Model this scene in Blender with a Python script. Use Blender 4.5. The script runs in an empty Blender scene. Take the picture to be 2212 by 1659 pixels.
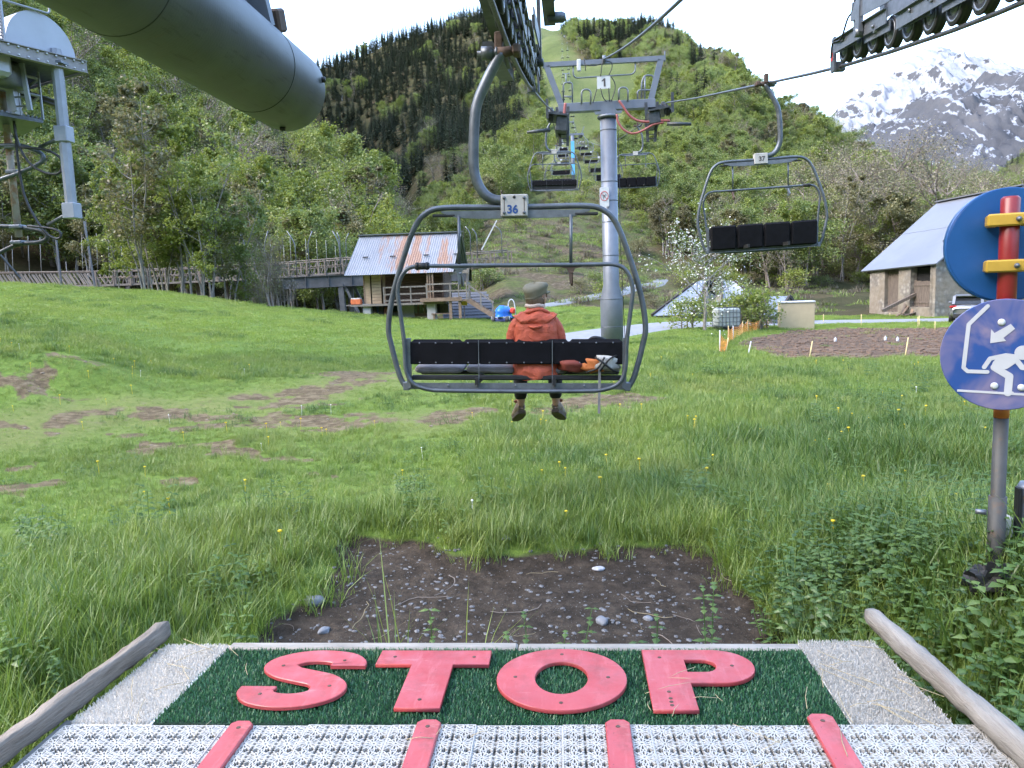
import bpy, bmesh, math, random
import numpy as np
from mathutils import Vector, Matrix
random.seed(7); RNG = np.random.default_rng(11)
S = bpy.context.scene
COL = S.collection
R = math.radians
# ---------------------------------------------------------------- camera
# World: +Y is the direction in which the lift runs up the valley, X to the right, z = 0 is the deck of the loading platform.
CAM = np.array([0.0, 0.0, 1.65]); FPX = 1661.0
_p, _r, _y = R(7.0), R(2.0), R(4.45)
_f = np.array([-math.sin(_y)*math.cos(_p), math.cos(_y)*math.cos(_p), -math.sin(_p)])
_rt = np.array([math.cos(_y), math.sin(_y), 0.0]); _up = np.cross(_rt, _f)
_rt2 = _rt*math.cos(_r) - _up*math.sin(_r); _up2 = _rt*math.sin(_r) + _up*math.cos(_r)
cd = bpy.data.cameras.new('camera'); cam = bpy.data.objects.new('camera', cd); COL.objects.link(cam)
cam.matrix_world = Matrix(((_rt2[0], _up2[0], -_f[0], CAM[0]), (_rt2[1], _up2[1], -_f[1], CAM[1]), (_rt2[2], _up2[2], -_f[2], CAM[2]), (0, 0, 0, 1)))
cd.sensor_fit = 'HORIZONTAL'; cd.sensor_width = 36.0; cd.lens = 36.0*FPX/2212.0
cd.clip_start = 0.05; cd.clip_end = 20000
S.camera = cam
# ---------------------------------------------------------------- light
SUN_EL, SUN_AZ = 40.0, -112.0        # a veiled evening sun, left of the lift line
W = bpy.data.worlds.new('World'); S.world = W; W.use_nodes = True
nt = W.node_tree; sky = nt.nodes.new('ShaderNodeTexSky'); sky.sky_type = 'NISHITA'; sky.sun_disc = False
sky.sun_elevation = R(SUN_EL); sky.sun_rotation = R(SUN_AZ); sky.dust_density = 2.0; sky.air_density = 1.0; sky.ozone_density = 1.0; sky.altitude = 900
bg = nt.nodes['Background']; bg.inputs[1].default_value = 0.15
wb = nt.nodes.new('ShaderNodeMix'); wb.data_type = 'RGBA'; wb.blend_type = 'MULTIPLY'; wb.inputs[0].default_value = 1.0
wb.inputs[7].default_value = (1.06, 1.0, .93, 1)        # evening air: a touch warmer than the clear sky model
nt.links.new(sky.outputs[0], wb.inputs[6]); nt.links.new(wb.outputs[2], bg.inputs[0])
sl = bpy.data.lights.new('sun', 'SUN'); sl.energy = 0.55; sl.angle = R(40); sl.color = (1.0, 0.95, 0.88)
sun = bpy.data.objects.new('sun', sl); COL.objects.link(sun)
sd = Vector((math.sin(R(SUN_AZ))*math.cos(R(SUN_EL)), math.cos(R(SUN_AZ))*math.cos(R(SUN_EL)), math.sin(R(SUN_EL))))
sun.rotation_euler = sd.to_track_quat('Z', 'Y').to_euler(); sun.location = (-30, 10, 60)
S.view_settings.view_transform = 'Standard'; S.view_settings.look = 'None'
S.view_settings.exposure = 3.2; S.view_settings.gamma = 1.0; S.view_settings.use_curve_mapping = False
S.render.engine = 'CYCLES'
S.cycles.max_bounces = 5; S.cycles.diffuse_bounces = 4; S.cycles.transparent_max_bounces = 6; S.cycles.volume_bounces = 0

# ---------------------------------------------------------------- where a sight line meets a plane (for measuring distances in the place)
def ray(px, py):
    v = ((px-1106.0)/FPX, -(py-829.5)/FPX)
    return _rt2*v[0] + _up2*v[1] + _f
def atY(px, py, Y):
    d = ray(px, py); return Vector(CAM + d*((Y-CAM[1])/d[1]))
def atZ(px, py, Z):
    d = ray(px, py); return Vector(CAM + d*((Z-CAM[2])/d[2]))
def atX(px, py, X):
    d = ray(px, py); return Vector(CAM + d*((X-CAM[0])/d[0]))
# ---------------------------------------------------------------- materials
MATS = {}
def NT(name):
    m = bpy.data.materials.new(name); m.use_nodes = True
    t = m.node_tree; b = t.nodes['Principled BSDF']
    return m, t, b
def N(t, typ, **kw):
    n = t.nodes.new(typ)
    for k, v in kw.items():
        if k.startswith('i_'):
            n.inputs[int(k[2:]) if k[2:].isdigit() else k[2:].replace('_', ' ')].default_value = v
        else: setattr(n, k, v)
    return n
def ramp(t, fac, stops, interp='LINEAR'):
    r = t.nodes.new('ShaderNodeValToRGB'); r.color_ramp.interpolation = interp
    e = r.color_ramp.elements
    while len(e) < len(stops): e.new(0.5)
    for i, (p, c) in enumerate(stops):
        e[i].position = p
        e[i].color = (c, c, c, 1) if isinstance(c, (int, float)) else (*c, 1)
    t.links.new(fac, r.inputs[0]); return r.outputs[0]
def noise(t, scale, detail=4, rough=0.55, vec=None, dist=0.0):
    n = N(t, 'ShaderNodeTexNoise'); n.inputs['Scale'].default_value = scale; n.inputs['Detail'].default_value = detail
    n.inputs['Roughness'].default_value = rough; n.inputs['Distortion'].default_value = dist
    if vec is not None: t.links.new(vec, n.inputs['Vector'])
    return n.outputs['Fac']
def mixc(t, fac, a, b, mode='MIX'):
    m = t.nodes.new('ShaderNodeMix'); m.data_type = 'RGBA'; m.blend_type = mode
    for s, v in ((0, fac), (6, a), (7, b)):
        if isinstance(v, (int, float)): m.inputs[s].default_value = v
        elif isinstance(v, tuple): m.inputs[s].default_value = (*v, 1)
        else: t.links.new(v, m.inputs[s])
    return m.outputs[2]
def coords(t, kind='Object', scale=None):
    c = N(t, 'ShaderNodeTexCoord').outputs[kind]
    if scale:
        mp = N(t, 'ShaderNodeMapping'); mp.inputs['Scale'].default_value = scale
        t.links.new(c, mp.inputs[0]); return mp.outputs[0]
    return c
def bump(t, b, h, strength=0.3, dist=0.02):
    n = N(t, 'ShaderNodeBump'); n.inputs['Strength'].default_value = strength; n.inputs['Distance'].default_value = dist
    t.links.new(h, n.inputs['Height']); t.links.new(n.outputs[0], b.inputs['Normal'])
def plain(name, c, rough=0.6, metal=0.0, var=0.25, scale=6.0, stretch=None, c2=None, patch=None, bumps=0.0, bscale=40.0, spec=0.5):
    """a worn surface: base colour, mottled by noise, second colour in patches"""
    if name in MATS: return MATS[name]
    m, t, b = NT(name); v = coords(t, 'Object', stretch)
    n1 = noise(t, scale, 5, 0.6, v)
    lo = tuple(max(0, x*(1-var)) for x in c); hi = tuple(min(1, x*(1+var)) for x in c)
    col = ramp(t, n1, [(0.3, lo), (0.7, hi)])
    if c2:
        n2 = noise(t, scale*(patch[0] if patch else 0.6), 6, 0.65, v)
        a0, a1 = (patch[1], patch[2]) if patch else (0.55, 0.65)
        col = mixc(t, ramp(t, n2, [(a0, 0.0), (a1, 1.0)]), col, c2)
    t.links.new(col, b.inputs['Base Color'])
    b.inputs['Roughness'].default_value = rough; b.inputs['Metallic'].default_value = metal
    b.inputs['Specular IOR Level'].default_value = spec
    if bumps: bump(t, b, noise(t, bscale, 4, 0.6, v), bumps, 0.01)
    MATS[name] = m; return m
def leafmat(name, cols, trans=0.45, rough=0.6, patch=0.0):
    """foliage: colour from a per-leaf tint, shifted per plant, with light passing through"""
    if name in MATS: return MATS[name]
    m, t, b = NT(name)
    at = N(t, 'ShaderNodeAttribute', attribute_name='tint').outputs['Fac']
    oi = N(t, 'ShaderNodeObjectInfo').outputs['Random']
    mx = N(t, 'ShaderNodeMath', operation='MULTIPLY_ADD'); mx.inputs[1].default_value = 0.55
    t.links.new(at, mx.inputs[0])
    m2 = N(t, 'ShaderNodeMath', operation='MULTIPLY'); m2.inputs[1].default_value = 0.45; t.links.new(oi, m2.inputs[0])
    t.links.new(m2.outputs[0], mx.inputs[2])
    col = ramp(t, mx.outputs[0], [(i/(len(cols)-1), c) for i, c in enumerate(cols)])
    if patch:   # drifts of lusher and drier plants across the meadow
        ge = N(t, 'ShaderNodeObjectInfo'); pn = noise(t, .33, 5, .65, ge.outputs['Location'])
        col = mixc(t, ramp(t, pn, [(.40, 0.0), (.60, patch)]), col, mixc(t, .5, col, (.26, .26, .075)))
        p2 = noise(t, .9, 3, .6, ge.outputs['Location']); col = mixc(t, ramp(t, p2, [(.45, patch*.8), (.58, 0.0)]), col, mixc(t, .6, col, (.09, .17, .03)))
    d = N(t, 'ShaderNodeBsdfDiffuse'); tr = N(t, 'ShaderNodeBsdfTranslucent'); g = N(t, 'ShaderNodeBsdfGlossy'); g.inputs['Roughness'].default_value = 0.45
    t.links.new(col, d.inputs[0]); t.links.new(col, tr.inputs[0])
    s = N(t, 'ShaderNodeMixShader'); s.inputs[0].default_value = trans
    t.links.new(d.outputs[0], s.inputs[1]); t.links.new(tr.outputs[0], s.inputs[2])
    s2 = N(t, 'ShaderNodeMixShader'); s2.inputs[0].default_value = 0.05
    t.links.new(s.outputs[0], s2.inputs[1]); t.links.new(g.outputs[0], s2.inputs[2])
    t.links.new(s2.outputs[0], t.nodes['Material Output'].inputs[0])
    MATS[name] = m; return m
# ---------------------------------------------------------------- mesh helpers
def mesh_np(name, verts, faces_loops, nper, mat, tint=None, smooth=False):
    """fast mesh of faces that all have nper corners"""
    me = bpy.data.meshes.new(name); verts = np.asarray(verts, np.float32); fl = np.asarray(faces_loops, np.int32).reshape(-1)
    nf = len(fl)//nper
    me.vertices.add(len(verts)); me.vertices.foreach_set('co', verts.reshape(-1))
    me.loops.add(len(fl)); me.loops.foreach_set('vertex_index', fl)
    me.polygons.add(nf); me.polygons.foreach_set('loop_start', np.arange(0, nf*nper, nper, dtype=np.int32))
    me.polygons.foreach_set('loop_total', np.full(nf, nper, np.int32))
    if tint is not None:
        a = me.attributes.new('tint', 'FLOAT', 'FACE'); a.data.foreach_set('value', np.asarray(tint, np.float32))
    if smooth: me.polygons.foreach_set('use_smooth', np.ones(nf, bool))
    me.update(calc_edges=True)
    if mat: me.materials.append(mat)
    return me
def link(name, me, parent=None, loc=None, rotz=None):
    o = bpy.data.objects.new(name, me); COL.objects.link(o)
    if parent: o.parent = parent
    if loc is not None: o.location = loc
    if rotz is not None: o.rotation_euler = (0, 0, rotz)
    return o
def tag(o, label=None, cat=None, group=None, kind=None):
    if label: o['label'] = label
    if cat: o['category'] = cat
    if group: o['group'] = group
    if kind: o['kind'] = kind
    return o
def thing(name, label, cat, loc=(0, 0, 0), rotz=0.0, group=None):
    o = bpy.data.objects.new(name, None); COL.objects.link(o); o.location = loc; o.rotation_euler = (0, 0, rotz)
    o.empty_display_size = 0.2
    return tag(o, label, cat, group)
def copy_tree(o, parent=None):
    c = o.copy(); COL.objects.link(c)
    if parent: c.parent = parent
    for ch in [x for x in KIDS(o)]: copy_tree(ch, c)
    return c
def KIDS(o): return list(o.children)
class MB:
    """collects boxes, tubes, lathes and prisms into one mesh"""
    def __init__(s): s.v = []; s.f = []; s.sm = []
    def add(s, vs, fs, smooth=False):
        k = len(s.v); s.v.extend([tuple(x) for x in vs]); s.f.extend([tuple(i+k for i in f) for f in fs]); s.sm.extend([smooth]*len(fs)); return s
    def box(s, c, size, M=None, bev=0.0):
        x, y, z = (q/2 for q in size); b = min(bev, x*.9, y*.9, z*.9)
        if b <= 0:
            vs = [(i*x, j*y, k*z) for k in (-1, 1) for j in (-1, 1) for i in (-1, 1)]
            fs = [(0, 2, 3, 1), (4, 5, 7, 6), (0, 1, 5, 4), (2, 6, 7, 3), (0, 4, 6, 2), (1, 3, 7, 5)]
        else:
            vs = []; fs = []
            oct_ = [(x-b, -y), (x, -y+b), (x, y-b), (x-b, y), (-x+b, y), (-x, y-b), (-x, -y+b), (-x+b, -y)]
            for zz, sh in ((-z, 1), (-z+b, 0), (z-b, 0), (z, 1)):
                for (px, py) in oct_:
                    if sh:
                        vs.append((math.copysign(min(abs(px), x-b), px), math.copysign(min(abs(py), y-b), py), zz))
                    else: vs.append((px, py, zz))
            for l in range(3):
                for i in range(8): fs.append((l*8+i, l*8+(i+1) % 8, l*8+8+(i+1) % 8, l*8+8+i))
            fs.append(tuple(range(7, -1, -1))); fs.append(tuple(range(24, 32)))
        if M is not None: vs = [M @ Vector(q) for q in vs]
        c = Vector(c); return s.add([Vector(q)+c for q in vs], fs)
    def beam(s, a, b, w, h, up=(0, 0, 1), bev=0.0):
        """a bar of section w x h from a to b"""
        a, b = Vector(a), Vector(b); d = b-a; L = d.length; d.normalize(); u = Vector(up)
        sd_ = d.cross(u)
        if sd_.length < 1e-4: sd_ = d.cross(Vector((1, 0, 0)))
        sd_.normalize(); u = sd_.cross(d)
        M = Matrix((sd_, d, u)).transposed()
        return s.box((a+b)/2, (w, L, h), M, bev)
    def tube(s, pts, r, n=10, cap=True, smooth=True, closed=False):
        pts = [Vector(p) for p in pts]; m = len(pts); rs = r if isinstance(r, (list, tuple)) else [r]*m
        nrm = None; vs = []; fs = []
        for i, p in enumerate(pts):
            if closed: t = pts[(i+1) % m]-pts[i-1]
            else: t = pts[min(i+1, m-1)]-pts[max(i-1, 0)]
            t.normalize()
            if nrm is None:
                nrm = t.cross(Vector((0, 0, 1)))
                if nrm.length < 1e-3: nrm = t.cross(Vector((0, 1, 0)))
            nrm = nrm - t*nrm.dot(t); nrm.normalize(); bn = t.cross(nrm)
            for k in range(n):
                a = 2*math.pi*k/n; vs.append(p+(nrm*math.cos(a)+bn*math.sin(a))*rs[i])
        for i in range(m if closed else m-1):
            j = (i+1) % m
            for k in range(n): fs.append((i*n+k, i*n+(k+1) % n, j*n+(k+1) % n, j*n+k))
        s.add(vs, fs, smooth)
        if cap and not closed:
            b0 = len(s.v)-m*n
            s.f.append(tuple(b0+k for k in range(n-1, -1, -1))); s.sm.append(False)
            s.f.append(tuple(b0+(m-1)*n+k for k in range(n))); s.sm.append(False)
        return s
    def lathe(s, prof, c=(0, 0, 0), axis='z', n=20, M=None, smooth=True):
        """prof: list of (radius, height)"""
        vs = []; fs = []
        for (r, h) in prof:
            for k in range(n):
                a = 2*math.pi*k/n; q = (r*math.cos(a), r*math.sin(a), h)
                if axis == 'x': q = (q[2], q[0], q[1])
                elif axis == 'y': q = (q[1], q[2], q[0])
                vs.append(q)
        for i in range(len(prof)-1):
            for k in range(n): fs.append((i*n+k, i*n+(k+1) % n, (i+1)*n+(k+1) % n, (i+1)*n+k))
        if M is not None: vs = [M @ Vector(q) for q in vs]
        c = Vector(c); s.add([Vector(q)+c for q in vs], fs, smooth)
        b0 = len(s.v)-len(vs)
        if prof[0][0] > 1e-5: s.f.append(tuple(b0+k for k in range(n-1, -1, -1))); s.sm.append(False)
        if prof[-1][0] > 1e-5: s.f.append(tuple(b0+(len(prof)-1)*n+k for k in range(n))); s.sm.append(False)
        return s
    def prism(s, pts, h, M=None, c=(0, 0, 0), bev=0.0):
        """outline in xy, extruded along z by h (optionally chamfered at the top), placed by M and c"""
        n = len(pts); vs = [(x, y, 0) for x, y in pts]; fs = []
        lv = [[(x, y, 0) for x, y in pts]]
        if bev > 0:
            cx = []
            for i in range(n):
                p0, p1, p2 = Vector(pts[i-1]), Vector(pts[i]), Vector(pts[(i+1) % n])
                e1 = (p1-p0).normalized(); e2 = (p2-p1).normalized(); nn = Vector((-(e1.y+e2.y), e1.x+e2.x))
                if nn.length < 1e-6: nn = Vector((-e1.y, e1.x))
                nn.normalize(); cx.append((p1.x+nn.x*bev, p1.y+nn.y*bev, h))
            lv += [[(x, y, h-bev) for x, y in pts], cx]
        else: lv += [[(x, y, h) for x, y in pts]]
        vs = [q for l in lv for q in l]
        for l in range(len(lv)-1):
            for i in range(n): fs.append((l*n+i, l*n+(i+1) % n, (l+1)*n+(i+1) % n, (l+1)*n+i))
        fs.append(tuple(range(n-1, -1, -1))); fs.append(tuple((len(lv)-1)*n+i for i in range(n)))
        if M is not None: vs = [M @ Vector(q) for q in vs]
        c = Vector(c); return s.add([Vector(q)+c for q in vs], fs)
    def mesh(s, name, mat):
        me = bpy.data.meshes.new(name); me.from_pydata([tuple(q) for q in s.v], [], s.f)
        me.polygons.foreach_set('use_smooth', s.sm)
        if mat: me.materials.append(mat)
        me.update(); return me
    def build(s, name, mat, parent=None, loc=None, rotz=None):
        return link(name, s.mesh(name, mat), parent, loc, rotz)
def bez(pts, n=6):
    """smooth curve through points (Catmull-Rom)"""
    P = [Vector(p) for p in pts]; P = [P[0]*2-P[1]]+P+[P[-1]*2-P[-2]]; out = []
    for i in range(1, len(P)-2):
        a, b, c, d = P[i-1:i+3]
        for k in range(n):
            t = k/n; out.append(0.5*((2*b)+(c-a)*t+(2*a-5*b+4*c-d)*t*t+(3*b-a-3*c+d)*t**3))
    out.append(P[-2]); return out
def fillet(pts, rad, n=6, closed=False):
    """polyline with rounded corners; rad one value or one per point"""
    P = [Vector(p) for p in pts]; m = len(P); rr = rad if isinstance(rad, (list, tuple)) else [rad]*m; out = []
    for i in range(m):
        if not closed and i in (0, m-1): out.append(P[i]); continue
        a, b, c = P[i-1], P[i], P[(i+1) % m]; u = (a-b); v = (c-b)
        d = min(rr[i], u.length*.49, v.length*.49)
        if d <= 0: out.append(b); continue
        p, q = b+u.normalized()*d, b+v.normalized()*d
        for k in range(n+1):
            t = k/n; out.append(p*(1-t)**2+b*2*t*(1-t)+q*t*t)
    return out
# instances of small plants on points: one object of kind 'stuff'
def scatter(name, pts, rotz, scl, idx, protos, label, tilt=None):
    pc = bpy.data.collections.new(name+'_sources')
    for i, p in enumerate(protos):
        o = bpy.data.objects.new('%s_source_%02d' % (name, i), p); pc.objects.link(o)
    me = bpy.data.meshes.new(name); me.vertices.add(len(pts)); me.vertices.foreach_set('co', np.asarray(pts, np.float32).reshape(-1))
    rot = np.zeros((len(pts), 3), np.float32); rot[:, 2] = rotz
    if tilt is not None: rot[:, :2] = tilt
    a = me.attributes.new('rot', 'FLOAT_VECTOR', 'POINT'); a.data.foreach_set('vector', rot.reshape(-1))
    a = me.attributes.new('scl', 'FLOAT', 'POINT'); a.data.foreach_set('value', np.asarray(scl, np.float32))
    a = me.attributes.new('idx', 'INT', 'POINT'); a.data.foreach_set('value', np.asarray(idx, np.int32))
    o = link(name, me); tag(o, label, None, None, 'stuff')
    g = bpy.data.node_groups.new(name, 'GeometryNodeTree')
    g.interface.new_socket('Geometry', in_out='INPUT', socket_type='NodeSocketGeometry')
    g.interface.new_socket('Geometry', in_out='OUTPUT', socket_type='NodeSocketGeometry')
    gi = g.nodes.new('NodeGroupInput'); go = g.nodes.new('NodeGroupOutput')
    ip = g.nodes.new('GeometryNodeInstanceOnPoints'); ci = g.nodes.new('GeometryNodeCollectionInfo')
    ci.inputs['Collection'].default_value = pc; ci.inputs['Separate Children'].default_value = True; ci.inputs['Reset Children'].default_value = True
    def at(nm, dt):
        n = g.nodes.new('GeometryNodeInputNamedAttribute'); n.data_type = dt; n.inputs['Name'].default_value = nm; return n.outputs['Attribute']
    L = g.links.new
    L(gi.outputs[0], ip.inputs['Points']); L(ci.outputs[0], ip.inputs['Instance']); ip.inputs['Pick Instance'].default_value = True
    L(at('idx', 'INT'), ip.inputs['Instance Index']); L(at('rot', 'FLOAT_VECTOR'), ip.inputs['Rotation']); L(at('scl', 'FLOAT'), ip.inputs['Scale'])
    L(ip.outputs[0], go.inputs[0])
    md = o.modifiers.new('scatter', 'NODES'); md.node_group = g
    return o
# ================================================================ TERRAIN
# Height of the ground by bearing (columns) and distance (rows); rises to the wooded valley side on the left and the ski hill ahead.
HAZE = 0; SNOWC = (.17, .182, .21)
_RS = [2, 5, 12, 16, 25, 40, 50, 56, 64, 80, 95, 120, 160, 200, 300, 400, 500, 650, 900, 1400]
_ZT = {
 -900: [-.15, -.3, -.3, 0.3, 1.6, 3.2, 4.4, 4.6, 5.0, 10, 17, 34, 64, 90, 160, 220, 270, 340, 430, 440],
 0:    [-.15, -.4, -.45, -.35, .45, 2.0, 2.95, 2.95, 2.2, 2.2, 8, 24, 50, 75, 140, 200, 250, 325, 420, 430],
 350:  [-.15, -.45, -.5, -.45, .02, 1.5, 2.3, 1.6, .8, 1.5, 5, 15, 36, 58, 115, 165, 208, 280, 380, 390],
 640:  [-.2, -.45, -.5, -.5, -.2, .75, 1.0, -.8, -1.5, .5, 4, 11, 24, 35, 55, 66, 70, 100, 222, 220],
 800:  [-.4, -.5, -.5, -.5, -.4, .2, .4, -2, -2.5, -1, 2, 9, 18, 22, 20, 28, 52, 118, 260, 255],
 880:  [-.5, -.5, -.5, -.5, -.45, .0, .1, -2, -2.4, -1.2, 0, 2, 5, 8, 17, 38, 68, 135, 277, 270],
 960:  [-.5, -.5, -.5, -.5, -.45, -.2, -.1, -1.5, -1.6, .2, 2, 5, 10, 15, 33, 59, 91, 152, 287, 280],
 1100: [-.5, -.5, -.5, -.5, -.45, -.35, -.3, -.6, .7, 3.3, 6.5, 10.7, 17, 24, 46, 73, 106, 167, 296, 290],
 1235: [-.5, -.5, -.5, -.5, -.5, -.5, -.5, -.3, .3, 2.6, 5, 10, 21.5, 32, 54, 86, 124, 186, 293, 290],
 1450: [-.5, -.5, -.5, -.5, -.5, -.6, -.6, -.6, -.3, .8, 2.4, 6.2, 14.4, 25, 54, 86, 123, 180, 272, 265],
 1590: [-.4, -.5, -.5, -.5, -.6, -.8, -.9, -.9, -.7, .4, 1.8, 5.2, 12.5, 22, 52, 85, 121, 150, 165, 160],
 1700: [-.2, -.4, -.5, -.5, -.7, -.95, -1.05, -1.05, -1.0, 0, 1.3, 4.6, 11, 19, 42, 66, 66, 60, 50, 40],
 2000: [.05, .0, -.3, -.45, -.7, -1.0, -1.12, -1.15, -1.1, -.4, .0, 2, 6, 11, 20, 24, 24, 24, 22, 20],
 2212: [.1, .05, -.3, -.45, -.7, -1.0, -1.12, -1.15, -1.1, -.8, -.5, 0, 1.5, 3, 8, 20, 36, 62, 100, 130],
 3300: [.1, 0, -.3, -.5, -.7, -1, -1, -1, -1, -.8, -.5, 0, 4, 12, 40, 80, 120, 180, 260, 300]}
_AZC = np.array(sorted(math.atan((p-1106.0)/FPX) for p in _ZT)); _TAB = np.array([_ZT[p] for p in sorted(_ZT)])
_LR = np.log(np.array(_RS, float))
_hz = np.random.default_rng(3).uniform(-1, 1, (4, 64, 64))
def vnoise(x, y, k=0):
    """smooth value noise, period 64"""
    xi = np.floor(x).astype(int); yi = np.floor(y).astype(int); fx = x-xi; fy = y-yi
    fx = fx*fx*(3-2*fx); fy = fy*fy*(3-2*fy); T = _hz[k]
    g = lambda i, j: T[(xi+i) % 64, (yi+j) % 64]
    return (g(0, 0)*(1-fx)+g(1, 0)*fx)*(1-fy)+(g(0, 1)*(1-fx)+g(1, 1)*fx)*fy
def fbm(x, y, k=0, o=4):
    s = 0; a = 0.5
    for i in range(o): s = s+a*vnoise(x*2**i+17*i, y*2**i+5*i, k); a *= 0.5
    return s
def sst(a, b, x):
    t = np.clip((x-a)/(b-a), 0, 1); return t*t*(3-2*t)
def height(x, y):
    x = np.asarray(x, float); y = np.asarray(y, float)
    r = np.maximum(np.hypot(x, y), 0.01); az = np.arctan2(x, y)+_y
    az = np.clip((az+np.pi) % (2*np.pi)-np.pi, _AZC[0], _AZC[-1])
    ci = np.clip(np.searchsorted(_AZC, az)-1, 0, len(_AZC)-2); u = (az-_AZC[ci])/(_AZC[ci+1]-_AZC[ci]); u = u*u*(3-2*u)*.5+u*.5
    lr = np.clip(np.log(r), _LR[0], _LR[-1]); ri = np.clip(np.searchsorted(_LR, lr)-1, 0, len(_LR)-2); v = (lr-_LR[ri])/(_LR[ri+1]-_LR[ri])
    z = (_TAB[ci, ri]*(1-u)+_TAB[ci+1, ri]*u)*(1-v)+(_TAB[ci, ri+1]*(1-u)+_TAB[ci+1, ri+1]*u)*v
    z = z + fbm(x/90, y/90, 0)*np.clip((r-90)/300, 0, 1)*22 + fbm(x/14, y/14, 1)*np.clip((r-58)/60, 0, 1)*2.5
    z = z + (fbm(x/3.2, y/3.2, 2)*0.14*sst(5, 14, r) + fbm(x/.8, y/.8, 3)*0.035*sst(3.5, 6, r))*(sst(2.4, 4.5, segdist(x, y, ROAD)) if ROAD else 1)
    z = z + .6*sst(17.3, 20.2, r+1.6*fbm(x/2.5, y/2.5, 1))*sst(42, 26, r)*sst(430, 130, 1106+FPX*np.tan(np.clip(az, -1.2, 1.2)))
    # worn pit in front of the platform, banks beside it
    pit = pitmask(x, y)
    side = sst(1.9, 2.7, np.abs(x+.35))*sst(7.0, 3.5, y)*np.where(x < 0, .36, .68)
    z = np.where(r < 9, -.5+.12*sst(4.6, 6.6, y)+side+fbm(x/1.3, y/1.3, 1)*.07*sst(2.0, 3.0, np.abs(x+.35)+sst(4, 6, y)*3) , z) * sst(9.5, 8, r) + z*(1-sst(9.5, 8, r))
    return z-0.10*pit
def pitmask(x, y):
    n = fbm(x*1.1, y*1.1, 2)*.55
    return sst(1.75, 1.35, np.abs(x+.38)+n)*sst(6.15, 5.7, y+n*.7-.25*np.abs(x+.38))*sst(2.0, 2.6, y)
ROAD = []
def H1(x, y): return float(height(np.array([x]), np.array([y]))[0])
def GH(px, py, y0=4.0):
    """where the sight line through a picture point meets the ground"""
    d = ray(px, py); Y = np.concatenate([np.arange(y0, 140, .25), np.arange(140, 900, 2)]); Pt = CAM+d*((Y-CAM[1])/d[1])[:, None]
    b = Pt[:, 2]-height(Pt[:, 0], Pt[:, 1]); i = np.nonzero(b <= 0)[0]; i = int(i[0]) if len(i) else len(Y)-1
    return Vector(Pt[i])
def segdist(x, y, pts):
    d = np.full(np.shape(x), 1e9)
    for (ax, ay), (bx, by) in zip(pts[:-1], pts[1:]):
        dx, dy = bx-ax, by-ay; t = np.clip(((x-ax)*dx+(y-ay)*dy)/(dx*dx+dy*dy), 0, 1)
        d = np.minimum(d, np.hypot(x-ax-t*dx, y-ay-t*dy))
    return d
def W2(px, py, z=-.45):
    p = atZ(px, py, z); return (p.x, p.y)
TRACK = [W2(-300, 990, -.4), W2(0, 938, -.35), W2(200, 908), W2(430, 882), W2(640, 850), W2(760, 822, -.4), W2(850, 792, -.3)]
TRACK2 = [W2(380, 893), W2(560, 900), W2(800, 905), W2(1000, 893), W2(1180, 880)]
PATCHES = [(W2(1020, 885), .9), (W2(730, 800, -.3), 1.3), (W2(1330, 862), .8)]
FIELD = [W2(1570, 748, -.75), W2(1640, 726, -.8), W2(1720, 712, -.95), W2(1900, 706, -1.0), W2(2060, 706, -1.0), W2(2150, 745, -.9), W2(2060, 778, -.8), W2(1880, 786, -.75), W2(1700, 778, -.75)]
ROAD = [W2(1080, 765, -.5), W2(1190, 742, -.5), W2(1300, 722, -.55), W2(1400, 708, -.6), W2(1500, 702, -.75), W2(1640, 699, -.95), W2(1760, 696, -1.05), W2(2040, 690, -1.1), W2(2330, 684, -1.1)]
_FC = np.mean(np.array(FIELD), 0)
def inpoly(x, y, P):
    c = np.zeros(np.shape(x), bool); n = len(P)
    for i in range(n):
        x0, y0 = P[i]; x1, y1 = P[i-1]
        c ^= ((y0 > y) != (y1 > y)) & (x < (x1-x0)*(y-y0)/(y1-y0+1e-12)+x0)
    return c
def fieldmask(x, y):
    n = fbm(x*.35, y*.35, 1)*2.2
    k = 1+n*.10
    return inpoly(_FC[0]+(x-_FC[0])*k, _FC[1]+(y-_FC[1])*k, FIELD).astype(float)
def wornmask(x, y):
    """trodden ground on both sides of the ruts, where the grass stays short and thin"""
    n = fbm(x*.9, y*.5, 3)*1.2
    return np.maximum(sst(2.4, .6, segdist(x, y, TRACK)+n), sst(1.6, .3, segdist(x, y, TRACK2)+n)*.8)
def baremask(x, y):
    n = fbm(x*.9, y*.5, 3)*1.2; w = fbm(x*2.7, y*2.2, 0); d = segdist(x, y, TRACK); g = fbm(x*.45, y*.3, 1)
    m = sst(.50, .05, np.abs(d-.55+g*.7)+n*.45+w*.55)*sst(-.22, .12, g+.05)*.95
    m = np.maximum(m, sst(.5, .05, segdist(x, y, TRACK2)+n*.8+w)*.55)
    for (c, rr) in PATCHES: m = np.maximum(m, sst(rr, rr*.3, np.hypot((x-c[0])*.8, y-c[1])+n*.5+w*.6)*.85)
    r = np.hypot(x, y); p = bearing_px(x, y)
    spots = sst(.17, .30, fbm(x*1.25, y*1.7, 2)+.10*w)*sst(7.5, 9.5, r)*sst(19, 15, r)*sst(1000, 700, p)     # small worn spots on the near left
    bank = sst(.0, .25, fbm(x*.9, y*1.1, 0)+.2*w)*sst(17, 18.2, r)*sst(21.5, 20, r)*sst(330, 120, p)         # broken turf on the face of the bank
    return np.clip(np.maximum(m, np.maximum(spots*.9, bank*.8)), 0, 1)
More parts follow.
